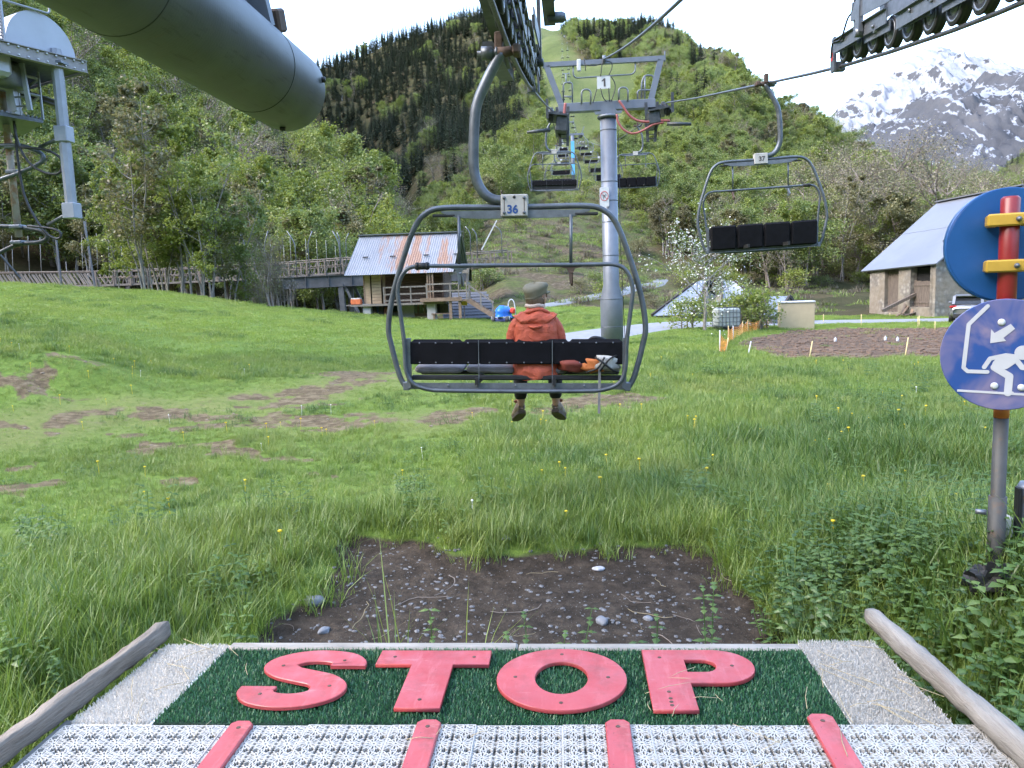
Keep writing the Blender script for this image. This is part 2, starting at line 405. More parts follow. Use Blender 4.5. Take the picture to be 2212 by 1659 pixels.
_RUN = np.array([[60, 1010, 1500], [130, 1060, 1420], [170, 1165, 1330], [220, 1160, 1330], [300, 1150, 1370], [400, 1185, 1385], [500, 1192, 1402], [590, 1180, 1398], [640, 1172, 1262], [700, 1165, 1240], [1000, 1158, 1230]], float)
def bearing_px(x, y): return 1106+FPX*np.tan(np.clip(np.arctan2(x, y)+_y, -1.4, 1.4))
def runmask(x, y, soft=14):
    r = np.hypot(x, y); p = bearing_px(x, y)+fbm(x/25, y/25, 2)*30
    a = np.interp(r, _RUN[:, 0], _RUN[:, 1]); b = np.interp(r, _RUN[:, 0], _RUN[:, 2])
    return sst(-soft, soft, p-a)*sst(-soft, soft, b-p)*sst(45, 60, r)

def build_ground():
    az = np.radians(np.concatenate([np.arange(-180, -50, 6.5), np.arange(-50, 50.01, 0.28), np.arange(56, 180.01, 6.5)]))-_y
    rr = [0.4]
    while rr[-1] < 1400: rr.append(rr[-1]*(1.02 if rr[-1] < 70 else 1.03)+.05)
    rr = np.array(rr); A, RR = np.meshgrid(az, rr); X = RR*np.sin(A); Y = RR*np.cos(A); Z = height(X, Y)
    na = len(az)
    masks = {'pit': pitmask(X, Y), 'worn': wornmask(X, Y), 'bare': baremask(X, Y), 'field': fieldmask(X, Y), 'run': runmask(X, Y)}
    def sheet(name, i0, i1, mat, label):
        v = np.stack([X[i0:i1+1], Y[i0:i1+1], Z[i0:i1+1]], -1).reshape(-1, 3); n = i1-i0
        I, J = np.meshgrid(np.arange(n), np.arange(na), indexing='ij'); J2 = (J+1) % na
        f = np.stack([I*na+J, (I+1)*na+J, (I+1)*na+J2, I*na+J2], -1)[..., ::-1]
        me = mesh_np(name, v, f, 4, mat, smooth=True)
        for k, m in masks.items():
            a = me.attributes.new(k, 'FLOAT', 'POINT'); a.data.foreach_set('value', m[i0:i1+1].reshape(-1).astype(np.float32))
        o = link(name, me); tag(o, label, None, None, 'structure'); return o
    k = int(np.searchsorted(rr, 60))
    # meadow
    m, t, b = NT('meadow ground'); v = coords(t, 'Object')
    att = lambda s: N(t, 'ShaderNodeAttribute', attribute_name=s).outputs['Fac']
    g = ramp(t, noise(t, .35, 5, .6, v), [(.3, (.075, .125, .018)), (.5, (.115, .18, .028)), (.72, (.16, .22, .045))])
    g2 = ramp(t, noise(t, 9, 6, .7, v), [(.3, (.05, .085, .014)), (.7, (.155, .225, .042))])
    grass = mixc(t, .5, g, g2)
    soil = ramp(t, noise(t, 5, 6, .7, v), [(.3, (.055, .038, .020)), (.48, (.105, .077, .042)), (.6, (.165, .128, .076)), (.75, (.22, .185, .125))])
    pit = ramp(t, noise(t, 7, 8, .75, v), [(.3, (.013, .010, .007)), (.46, (.033, .025, .018)), (.6, (.06, .046, .034)), (.75, (.10, .08, .06))])
    fld = ramp(t, noise(t, 2.2, 8, .75, v), [(.3, (.055, .034, .021)), (.5, (.10, .064, .040)), (.64, (.17, .12, .08)), (.76, (.14, .15, .065))])
    nz = noise(t, 6, 5, .65, v)
    def sharp(s, w=.5):
        a = N(t, 'ShaderNodeMath', operation='MULTIPLY_ADD'); t.links.new(nz, a.inputs[0]); a.inputs[1].default_value = w; t.links.new(att(s), a.inputs[2])
        return ramp(t, a.outputs[0], [(.5+w*.3, 0.0), (.62+w*.45, 1.0)])
    worn = ramp(t, noise(t, 3, 7, .72, v), [(.35, (.10, .125, .03)), (.55, (.15, .16, .05)), (.7, (.15, .125, .075))]); wf = N(t, 'ShaderNodeMath', operation='MULTIPLY'); t.links.new(att('worn'), wf.inputs[0]); wf.inputs[1].default_value = .8
    grass = mixc(t, wf.outputs[0], grass, worn); c = mixc(t, sharp('bare', .9), grass, soil); c = mixc(t, sharp('field', .4), c, fld); c = mixc(t, sharp('pit', .3), c, pit)
    t.links.new(c, b.inputs['Base Color']); b.inputs['Roughness'].default_value = .95; b.inputs['Specular IOR Level'].default_value = .2
    bump(t, b, noise(t, 14, 6, .7, v), .7, .06)
    sheet('ground', 0, k, m, 'green meadow with bare tracks, black earth pit and ploughed plot')
    # hillside
    m, t, b = NT('hillside ground'); v = coords(t, 'Object')
    floor_ = ramp(t, noise(t, .12, 7, .65, v), [(.3, (.03, .032, .012)), (.5, (.055, .052, .024)), (.7, (.10, .075, .045))])
    near = mixc(t, ramp(t, noise(t, .16, 5, .65, v), [(.44, 0.0), (.58, 1.0)]), ramp(t, noise(t, 1.6, 8, .75, v), [(.32, (.03, .035, .014)), (.48, (.075, .09, .03)), (.7, (.13, .14, .05))]), ramp(t, noise(t, 2.4, 8, .78, v), [(.32, (.035, .028, .018)), (.48, (.09, .07, .045)), (.62, (.15, .12, .085)), (.78, (.25, .22, .18))]))
    far = ramp(t, noise(t, .03, 8, .7, v), [(.3, (.055, .07, .026)), (.5, (.085, .105, .036)), (.7, (.12, .125, .055))])
    ln = N(t, 'ShaderNodeVectorMath', operation='LENGTH'); t.links.new(v, ln.inputs[0])
    df = N(t, 'ShaderNodeMapRange'); t.links.new(ln.outputs['Value'], df.inputs[0]); df.inputs[1].default_value = 110; df.inputs[2].default_value = 190
    c = mixc(t, N(t, 'ShaderNodeAttribute', attribute_name='run').outputs['Fac'], floor_, mixc(t, df.outputs[0], near, far))
    t.links.new(c, b.inputs['Base Color']); b.inputs['Roughness'].default_value = 1; b.inputs['Specular IOR Level'].default_value = .1
    bump(t, b, noise(t, .8, 8, .7, v), .8, .8)
    sheet('hillside', k, len(rr)-1, m, 'steep wooded valley side with a grassy ski run up its middle')
build_ground()
def haze_box():
    m = bpy.data.materials.new('valley haze'); m.use_nodes = True; t = m.node_tree; t.nodes.remove(t.nodes['Principled BSDF'])
    v = t.nodes.new('ShaderNodeVolumePrincipled'); v.inputs['Color'].default_value = (.86, .91, 1.0, 1); v.inputs['Density'].default_value = HAZE; v.inputs['Anisotropy'].default_value = .2
    t.links.new(v.outputs[0], t.nodes['Material Output'].inputs['Volume'])
    tag(MB().box((500, 3900, 870), (14000, 9600, 1900)).build('haze', m), 'thin evening haze in the valley air', None, None, 'stuff')
if HAZE: haze_box()

# ---------------------------------------------------------------- snowy mountains
def build_mountain(name, sky, Y, depth, label, seed, snow):
    """a ridge whose crest follows the silhouette heights, with gullied faces on both sides"""
    rs = np.random.default_rng(seed)
    P = [atY(px, py, Y) for px, py in sky]; xs = np.array([p.x for p in P]); zs = np.array([p.z for p in P])
    n, mrow = 420, 130; X = np.linspace(xs[0], xs[-1], n); base = -60.0
    top = np.interp(X, xs, zs); T = np.linspace(-1, 1, mrow*2)
    XX, TT = np.meshgrid(X, T); a = np.abs(TT)
    YY = Y+TT*depth; k = seed % 4
    sc = Y/18.0
    # spurs that run down the faces from the crest, broken by smaller ribs and gullies
    wx = XX+fbm(XX/sc*.8, YY/sc*.8, (k+3) % 4)*sc*.9
    rid = 1-np.abs(vnoise(wx/sc*.9+3*seed, YY/sc*.22, k))*2
    rid2 = 1-np.abs(vnoise(wx/sc*2.3+9, YY/sc*.7, (k+1) % 4))*2
    rid3 = 1-np.abs(vnoise(wx/sc*5.5+4, YY/sc*2.2, (k+2) % 4))*2; rid4 = fbm(XX/sc*13, YY/sc*9, (k+1) % 4)
    prof = (1-a)**.95; rel = sst(0, .16, a)*sst(1.0, .8, a)
    topx = np.interp(XX, X, top)+fbm(XX/sc*4, XX*0+seed, k)*Y*.012
    Z = base+(topx-base)*prof + rel*(rid*.10+rid2*.055+rid3*.028+rid4*.02)*Y*.13*np.clip(prof+.35, 0, 1) + rid4*sst(0, .02, a)*Y*.003
    v = np.stack([XX, YY, Z], -1).reshape(-1, 3); rows = len(T)
    I, J = np.meshgrid(np.arange(rows-1), np.arange(n-1), indexing='ij')
    f = np.stack([I*n+J, I*n+J+1, (I+1)*n+J+1, (I+1)*n+J], -1)
    m, t, b = NT(name+' rock and snow'); co = coords(t, 'Object')
    ge = N(t, 'ShaderNodeNewGeometry'); sx = N(t, 'ShaderNodeSeparateXYZ'); t.links.new(ge.outputs['Normal'], sx.inputs[0])
    px = N(t, 'ShaderNodeSeparateXYZ'); t.links.new(co, px.inputs[0])
    nn = noise(t, 9/Y*2.2, 9, .68, co); n3 = noise(t, 9/Y*5, 12, .66, coords(t, 'Object', (1.3, .4, .7)), .6); n4 = noise(t, 9/Y*16, 8, .7, coords(t, 'Object', (1.2, .5, .5)))
    rock = ramp(t, nn, [(.3, (.032, .034, .041)), (.6, (.053, .055, .063)), (.75, (.075, .071, .073))])
    low = ramp(t, nn, [(.3, (.03, .032, .028)), (.7, (.06, .052, .042))])
    def mr(src, a0, a1, b0=0.0, b1=1.0):
        q = N(t, 'ShaderNodeMapRange'); t.links.new(src, q.inputs[0])
        for i, x in enumerate((a0, a1, b0, b1)): q.inputs[1+i].default_value = x
        return q.outputs[0]
    def add(*xs):
        o = xs[0]
        for x in xs[1:]:
            q = N(t, 'ShaderNodeMath', operation='ADD'); t.links.new(o, q.inputs[0]); t.links.new(x, q.inputs[1]); o = q.outputs[0]
        return o
    # snow keeps to the high ground, the gentler faces and the gullies
    tot = add(mr(px.outputs[2], snow[0], snow[1], 0, snow[3]), mr(sx.outputs[2], .35, .95, 0, .45), mr(n3, .36, .64, 0, .62), mr(n4, .35, .65, 0, .22))
    fac = ramp(t, mr(tot, 0, 3), [(snow[2]/3, 0.0), (snow[2]/3+.02, 1.0)])
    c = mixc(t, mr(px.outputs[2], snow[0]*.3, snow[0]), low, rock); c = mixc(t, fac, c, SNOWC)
    t.links.new(c, b.inputs['Base Color']); b.inputs['Roughness'].default_value = .9; b.inputs['Specular IOR Level'].default_value = .1
    bump(t, b, n4, .5, Y*.004)
    o = link(name, mesh_np(name, v, f, 4, m, smooth=True)); tag(o, label, None, None, 'structure'); return o
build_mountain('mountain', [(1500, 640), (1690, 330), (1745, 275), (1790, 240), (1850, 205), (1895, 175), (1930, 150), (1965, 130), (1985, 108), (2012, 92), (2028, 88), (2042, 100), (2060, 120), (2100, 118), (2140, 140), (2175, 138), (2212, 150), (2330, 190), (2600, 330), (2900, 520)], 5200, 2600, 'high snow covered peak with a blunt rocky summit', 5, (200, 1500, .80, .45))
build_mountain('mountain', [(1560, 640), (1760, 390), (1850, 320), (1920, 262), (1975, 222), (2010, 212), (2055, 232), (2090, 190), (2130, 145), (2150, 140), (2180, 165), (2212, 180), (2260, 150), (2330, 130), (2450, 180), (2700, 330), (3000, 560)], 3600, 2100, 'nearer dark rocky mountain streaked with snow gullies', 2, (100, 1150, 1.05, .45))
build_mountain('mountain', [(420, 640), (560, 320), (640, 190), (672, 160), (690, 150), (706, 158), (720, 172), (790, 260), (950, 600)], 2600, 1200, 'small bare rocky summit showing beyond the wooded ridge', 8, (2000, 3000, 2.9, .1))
# ================================================================ TREES
BARK = plain('grey bark', (.19, .17, .15), .95, var=.45, scale=9, stretch=(3, 3, .6), bumps=.6, bscale=14)
BIRCH = plain('pale bark', (.22, .205, .185), .9, var=.4, scale=7, stretch=(2, 2, .8), bumps=.4, bscale=10)
TWIG = plain('twig bark', (.19, .16, .14), .95, var=.35, scale=5)
DARKBARK = plain('spruce bark', (.07, .055, .045), .95, var=.4, scale=6)
LEAF_A = leafmat('fresh leaves', [(.085, .125, .032), (.145, .195, .046), (.205, .255, .06), (.28, .32, .09)])
LEAF_B = leafmat('yellow green leaves', [(.11, .145, .024), (.17, .215, .034), (.235, .28, .045), (.31, .335, .075)])
LEAF_C = leafmat('brownish spring leaves', [(.10, .09, .045), (.155, .145, .065), (.21, .20, .085), (.26, .265, .11)])
NEEDLE = leafmat('spruce needles', [(.022, .034, .022), (.034, .05, .03), (.05, .068, .038), (.072, .092, .05)], .15)
BUDS = leafmat('buds on twigs', [(.14, .125, .08), (.19, .165, .10), (.22, .21, .10), (.20, .24, .08)], .3)
PETAL = leafmat('white blossom', [(.45, .5, .35), (.75, .75, .68), (.85, .84, .8), (.88, .82, .8)], .3)
def cards(centers, size, rng, flat=.5, aspect=.7):
    """leaf faces: one bent diamond each, random facing"""
    n = len(centers); a = rng.normal(size=(n, 3)); a[:, 2] *= flat; a /= np.linalg.norm(a, axis=1)[:, None]+1e-9
    b = rng.normal(size=(n, 3)); b -= a*(a*b).sum(1)[:, None]; b /= np.linalg.norm(b, axis=1)[:, None]+1e-9
    s = (size*rng.uniform(.6, 1.35, n))[:, None]; c = np.asarray(centers)
    nn = np.cross(a, b)
    v = np.stack([c-a*s*.5, c+b*s*aspect*.5+nn*s*.12, c+a*s*.5, c-b*s*aspect*.5+nn*s*.12], 1).reshape(-1, 3)
    return v, np.arange(n*4).reshape(n, 4)
def limb(mb, p, d, L, r, rng, depth, tips, bendup=.15, nseg=4, n=6):
    pts = [p.copy()]; q = p.copy(); dd = d.copy()
    for i in range(nseg):
        dd = dd+Vector(rng.normal(size=3))*.13+Vector((0, 0, bendup*.3)); dd.normalize(); q = q+dd*(L/nseg); pts.append(q.copy())
    mb.tube(pts, [r*(1-.8*i/nseg) for i in range(nseg+1)], n=n, cap=False)
    tips.append((pts[-1], L)); tips.append((pts[-2], L))
    if depth > 0:
        for k in range(rng.integers(3, 5)):
            i = rng.integers(1, nseg+1); a = rng.normal(size=3); nd = (dd*.7+Vector(a)*.55); nd.normalize()
            limb(mb, pts[i], nd, L*rng.uniform(.45, .7), r*.5, rng, depth-1, tips, bendup, 3, max(3, n-2))
def leafy_meshes(seed, h, w, nleaf, ls, mat, bark, lo=.25, depth=1, stems=1, fill=1.0, thin=1.0):
    rng = np.random.default_rng(seed); mb = MB(); tips = []
    for s in range(stems):
        off = Vector((rng.normal()*.35, rng.normal()*.35, 0)) if stems > 1 else Vector((0, 0, 0)); lean = Vector((rng.normal()*.06, rng.normal()*.06, 1))
        pts = []; q = off.copy(); dd = lean.normalized(); hh = h*rng.uniform(.8, .95)
        for i in range(9): pts.append(q.copy()); dd = (dd+Vector((rng.normal()*.07, rng.normal()*.07, .05))).normalized(); q = q+dd*hh/8
        r0 = (h*.013+.03)*thin
        mb.tube([pts[0]-Vector((0, 0, .5))]+pts, [r0*1.25]+[r0*(1.05-.95*i/8) for i in range(9)], n=7, cap=False)
        nb = int(13/stems**.5)
        for k in range(nb):
            f = lo+(1-lo)*(k+rng.uniform(0, .8))/nb; i = min(int(f*8), 7); u = f*8-i
            p = pts[i].lerp(pts[i+1], u); az = k*2.4+rng.uniform(-.5, .5)
            L = w*.5*(math.sin(math.pi*min(1, (f-lo)/(1-lo)*.85+.2))**.7)*rng.uniform(.75, 1.15)+.2
            limb(mb, p, Vector((math.cos(az), math.sin(az), rng.uniform(.3, .8))).normalized(), L, r0*.42, rng, depth, tips)
        tips.append((pts[-1], w*.4))
    T = np.array([list(t[0]) for t in tips]); LL = np.array([t[1] for t in tips])
    k = rng.integers(0, len(T), nleaf); clump = rng.uniform(0, 1, len(T))
    g = rng.normal(size=(nleaf, 3)); g /= np.linalg.norm(g, axis=1)[:, None]; rad = rng.uniform(0, 1, nleaf)**.5
    c = T[k]+g*(rad*np.clip(LL[k]*.55, .25, w*.24)*fill)[:, None]*np.array([1, 1, .75])
    c[:, 2] = np.maximum(c[:, 2], .15)
    v, f = cards(c, ls, rng)
    tint = np.clip(clump[k]*.6+rng.uniform(0, .4, nleaf), 0, 1)
    return mb.mesh('trunk', bark), mesh_np('crown', v, f, 4, mat, tint)
def spruce_meshes(seed, h, w, tiers=26, per=7):
    rng = np.random.default_rng(seed); mb = MB(); mb.tube([(0, 0, -.5), (0, 0, h*.5), (0, 0, h*.98)], [h*.013, h*.008, .01], n=6, cap=False)
    V = []; F = []; T = []
    for t in range(tiers):
        f = t/(tiers-1); z = h*(.07+.92*f); L0 = w*.5*(1-f)**.8+.08
        for k in range(per):
            az = rng.uniform(0, 6.283); L = L0*rng.uniform(.65, 1.15); tn = rng.uniform(0, 1)
            d = np.array([math.cos(az), math.sin(az), 0]); pz = np.array([-d[1], d[0], 0]); droop = rng.uniform(.15, .5)
            m = 4
            for j in range(m):
                u0, u1 = j/m, (j+1)/m
                p0 = d*L*u0+[0, 0, z-droop*L*u0**1.3]; p1 = d*L*u1+[0, 0, z-droop*L*u1**1.3+(.12*L if j == m-1 else 0)]
                wd0 = .22*L*(1-.6*u0)+.06; wd1 = .22*L*(1-.6*u1)*.4
                for s in (1, -1):
                    b = len(V); V += [p0, p0+pz*s*wd0-[0, 0, wd0*.45]+d*wd0*.6, p1+pz*s*wd1-[0, 0, wd1*.3], p1]
                    F.append([b, b+1, b+2, b+3]); T.append(min(1, tn*.7+.3*u1))
    return mb.mesh('trunk', DARKBARK), mesh_np('crown', np.array(V), np.array(F), 4, NEEDLE, T)
def bare_meshes(seed, h, w, nbud=500, stems=1):
    rng = np.random.default_rng(seed); mb = MB(); tips = []
    for s in range(stems):
        pts = []; q = Vector((rng.normal()*.4, rng.normal()*.4, 0)) if stems > 1 else Vector((0, 0, 0)); dd = Vector((rng.normal()*.1, rng.normal()*.1, 1)).normalized()
        for i in range(8): pts.append(q.copy()); dd = (dd+Vector((rng.normal()*.1, rng.normal()*.1, .05))).normalized(); q = q+dd*h*.8/7
        r0 = h*.012+.02
        mb.tube([pts[0]-Vector((0, 0, .5))]+pts, [r0*1.2]+[r0*(1.05-.9*i/7) for i in range(8)], n=6, cap=False)
        for k in range(int(14/stems**.5)):
            i = rng.integers(2, 8); az = k*2.4+rng.uniform(-.5, .5)
            limb(mb, pts[i], Vector((math.cos(az), math.sin(az), rng.uniform(.5, 1.1))).normalized(), w*.5*rng.uniform(.6, 1.1), r0*.45, rng, 2, tips, .2, 4, 5)
    T = np.array([list(t[0]) for t in tips]); k = rng.integers(0, len(T), nbud)
    v, f = cards(T[k]+rng.normal(size=(nbud, 3))*.28, h*.016, rng)
    return mb.mesh('trunk', TWIG), mesh_np('crown', v, f, 4, BUDS, rng.uniform(0, 1, nbud))
def joined(tm, cm, name):
    """trunk and crown as one mesh, for the distant forest"""
    a = bpy.data.meshes.new(name); bm = bmesh.new(); bm.from_mesh(tm)
    for f in bm.faces: f.material_index = 0
    nf = len(bm.faces); bm.from_mesh(cm); bm.faces.ensure_lookup_table()
    for f in bm.faces[nf:]: f.material_index = 1
    bm.to_mesh(a); bm.free(); a.materials.append(tm.materials[0]); a.materials.append(cm.materials[0]); return a
KINDS = {}
KINDS['leafy'] = [leafy_meshes(10+i, 10, w, 12000, .195, m, bk, lo, 1, st, fl, .75) for i, (w, m, bk, lo, st, fl) in enumerate([
    (6.5, LEAF_A, BARK, .14, 1, 1.2), (5.2, LEAF_B, BARK, .12, 1, 1.2), (4.4, LEAF_A, BIRCH, .2, 2, 1.1), (7.0, LEAF_B, BARK, .1, 1, 1.25), (4.0, LEAF_C, BIRCH, .2, 2, 1.05), (6.0, LEAF_A, BARK, .18, 1, 1.2), (3.6, LEAF_B, BIRCH, .2, 1, 1.15)])]
KINDS['bare'] = [bare_meshes(40+i, 10, w, n, st) for i, (w, n, st) in enumerate([(6, 1800, 1), (5, 2400, 2), (7, 1200, 1), (3.6, 1800, 3)])]
KINDS['spruce'] = [spruce_meshes(60+i, 10, w) for i, w in enumerate([3.6, 3.1, 4.3])]
KINDS['shrub'] = [leafy_meshes(80+i, 2.0, 2.4, 1500, .16, m, TWIG, .1, 1, 4, 1.3) for i, m in enumerate([LEAF_A, LEAF_B, LEAF_C])]
KINDS['slender'] = [leafy_meshes(100+i, 10, 3.0, n, .17, m, BIRCH, .2, 1, st, .9, .42) for i, (n, m, st) in enumerate([(4200, LEAF_C, 2), (4200, LEAF_B, 1), (3800, LEAF_B, 3), (4800, LEAF_A, 2)])]
NAME = dict(leafy='leafy_tree', bare='bare_tree', spruce='spruce_tree', shrub='shrub', slender='slender_tree')
CATN = dict(leafy='tree', bare='tree', spruce='tree', shrub='shrub', slender='tree')
def place_tree(kind, var, x, y, h, rz, label, group, base=10.0, z=None):
    tm, cm = KINDS[kind][var]; s = h/(2.0 if kind == 'shrub' else base)
    o = thing(NAME[kind], label, CATN[kind], (x, y, (H1(x, y) if z is None else z)-.05), rz, group); o.scale = (s*random.uniform(.9, 1.12), s*random.uniform(.9, 1.12), s)
    link('trunk', tm, o); link('crown', cm, o); return o

def plant_forest():
    rng = np.random.default_rng(21); cand = []
    # jittered polar cells over the slopes in view
    r = 57.0
    while r < 960:
        step = 3.4 if r < 120 else (4.6 if r < 260 else (6.2 if r < 500 else 7.5))
        da = step/r
        a0 = math.atan((-60-1106)/FPX)-_y; a1 = math.atan((2290-1106)/FPX)-_y
        n = int((a1-a0)/da)
        aa = a0+(np.arange(n)+rng.uniform(0, 1, n))*da; rr = r+rng.uniform(-.5, .5, n)*step
        cand.append(np.stack([rr*np.sin(aa), rr*np.cos(aa)], 1)); r += step*.95
    C = np.concatenate(cand); x, y = C[:, 0], C[:, 1]; r = np.hypot(x, y); p = bearing_px(x, y); n = len(x)
    run = runmask(x, y); u = rng.uniform(0, 1, n); nz = fbm(x/28, y/28, 1); nz2 = fbm(x/60, y/60, 3)
    kind = np.full(n, 'leafy', dtype=object); keep = run < .35; h = rng.uniform(8, 13, n)
    left = p < 900
    # valley side on the left: mixed fresh green, bare grey and a few spruces
    near_left = left & (r < 330)
    kind[near_left & (u < .14+.3*nz2)] = 'bare'; kind[near_left & (u > .52) & (r < 140)] = 'slender'
    kind[near_left & (u > .95) & (p > 600)] = 'spruce'
    h[near_left] = rng.uniform(9, 14.5, near_left.sum())
    h[near_left & (r < 85)] *= .85
    # far valley side and the ski hill
    hill = r >= 330
    con = sst(-.15, .22, nz+.44*sst(700, 760, p)*sst(1190, 1120, p)*sst(330, 450, r)+.12*sst(560, 820, r)-.22*sst(1230, 1300, p)*sst(620, 560, r)-.12)
    kind[hill & (rng.uniform(0, 1, n) < con)] = 'spruce'
    kind[hill & (kind == 'leafy') & (rng.uniform(0, 1, n) < .14)] = 'bare'
    h[hill] = rng.uniform(9, 16, hill.sum()); h[hill & (kind == 'spruce')] *= 1.3
    # gully between, dark and steep
    gul = (p > 860) & (p < 1000) & (r > 200) & (r < 420); kind[gul & (u < .55)] = 'spruce'
    # middle and right slopes below the run
    right = (p > 1330) & (r < 330)
    kind[right] = 'leafy'; kind[right & (u < .08+.25*nz2)] = 'bare'; kind[right & (u > .9)] = 'spruce'; kind[right & (u > .7) & (u < .88) & (r < 140) & (p > 1640)] = 'slender'
    h[right] = rng.uniform(7, 11, right.sum())
    bare_r = (p > 1730) & (r < 200) & (r > 100); kind[bare_r & (u < .4)] = 'bare'; h[bare_r] = rng.uniform(9, 15, bare_r.sum())
    mid = (p > 880) & (p < 1330) & (r < 330); h[mid] = rng.uniform(6, 10, mid.sum())
    keep &= ~((y < 67.5) & (p < 1130))
    # open ground: meadow edge, brown bank, barn yard
    keep &= ~((p > 900) & (p < 1560) & (r < 118+14*nz)); keep &= ~((p > 1300) & (r < 92+10*nz)); keep &= ~((p > 1780) & (r < 104)); keep &= r > 62
    keep &= ~((p > 740) & (p <= 900) & (r < 74)); keep &= ~((p > 1040) & (p < 1440) & (r < 150+20*nz) & (u < .8))
    keep &= ~((p > 1165) & (p < 1330) & (r < 260))
    keep &= rng.uniform(0, 1, n) < np.where(r < 330, .84, .93)
    keep &= ~((p > 890) & (p < 990) & (r > 330) & (r < 420) & (nz > -.05))    # bare rock in the gully
    i = np.nonzero(keep)[0]; x, y, r, p, kind, h = x[i], y[i], r[i], p[i], kind[i], h[i]
    z = height(x, y); size = h/r
    far_pts = {k: [] for k in KINDS}
    zones = lambda q, k: ('behind the hanging cable guides' if q < 260 else 'above the footbridge below the steel tube' if q < 560 else 'between the tube end and the hut' if q < 760 else 'above the hut roof' if q < 900 else 'left of the ski run' if q < 1200 else 'right of the tower pole' if q < 1490 else 'behind chair 37' if q < 1780 else 'behind the stone barn')
    adj = dict(leafy='fresh green tree', bare='grey leafless tree', spruce='dark pointed spruce', slender='thin sparse tree')
    lim = dict(leafy=190, bare=110, spruce=90, slender=110)
    for k in adj:
        ids = np.nonzero(kind == k)[0]; ids = ids[np.argsort(-size[ids])]
        for c, j in enumerate(ids):
            v = int(rng.integers(0, len(KINDS[k])))
            if c < lim[k]:
                zn = ('at the forest edge ' if r[j] < 92 else 'halfway up the slope ' if r[j] < 150 else 'high on the slope ')+zones(p[j], k); place_tree(k, v, x[j], y[j], h[j], rng.uniform(0, 6.28), adj[k]+' '+zn, {'leafy': 'leafy trees ', 'bare': 'leafless trees ', 'spruce': 'spruces ', 'slender': 'slender trees '}[k]+zn, z=z[j])
            else: far_pts[k].append((x[j], y[j], z[j]-.3, rng.uniform(0, 6.28), h[j]/10, v))
    lab = dict(leafy='leafy green forest covering the slopes', bare='leafless grey trees scattered through the forest', spruce='dark spruce forest covering the ski hill', slender='thin trees along the forest edge')
    for k, L in far_pts.items():
        if not L: continue
        A = np.array(L); protos = [joined(*KINDS[k][i], k+' forest tree') for i in range(len(KINDS[k]))]
        scatter({'leafy': 'leafy_forest', 'bare': 'bare_forest', 'spruce': 'spruce_forest', 'slender': 'slender_forest'}[k], A[:, :3], A[:, 3], A[:, 4], A[:, 5].astype(int), protos, lab[k])
    # undergrowth on the brown bank, along the forest foot and at the meadow edge
    rng = np.random.default_rng(5); n = 9000
    rr = np.sqrt(rng.uniform(54**2, 330**2, n)); pp = rng.uniform(-80, 2290, n); aa = np.arctan((pp-1106)/FPX)-_y
    x, y = rr*np.sin(aa), rr*np.cos(aa); nz = fbm(x/9, y/9, 2); run = runmask(x, y)
    k = (rng.uniform(0, 1, n) < np.where(run > .5, .22, .55)) & (nz > np.where(rr < 120, -.12, -.3)) & ~((rr < 100) & (pp > 1280) & (nz < .1)) & ~((rr < 62) & (pp > 800)) & ~((rr < 57) & (pp > 500)) & ~((rr < 62) & (pp < 500))
    k &= ~((pp > 1740) & (rr < 95)); k &= ~((y < 67) & (pp < 1130)); k &= ~((segdist(x, y, ROAD) < 3.5))
    x, y, rr = x[k], y[k], rr[k]; z = height(x, y); m = len(x)
    protos = [joined(*KINDS['shrub'][i], 'shrub source') for i in range(3)]
    scatter('undergrowth', np.stack([x, y, z-.1], 1), rng.uniform(0, 6.28, m), rng.uniform(.35, 1.1, m)*np.where(rr > 150, 1.5, 1), rng.integers(0, 3, m), protos, 'low green and brown bushes on the banks below the forest')
plant_forest()
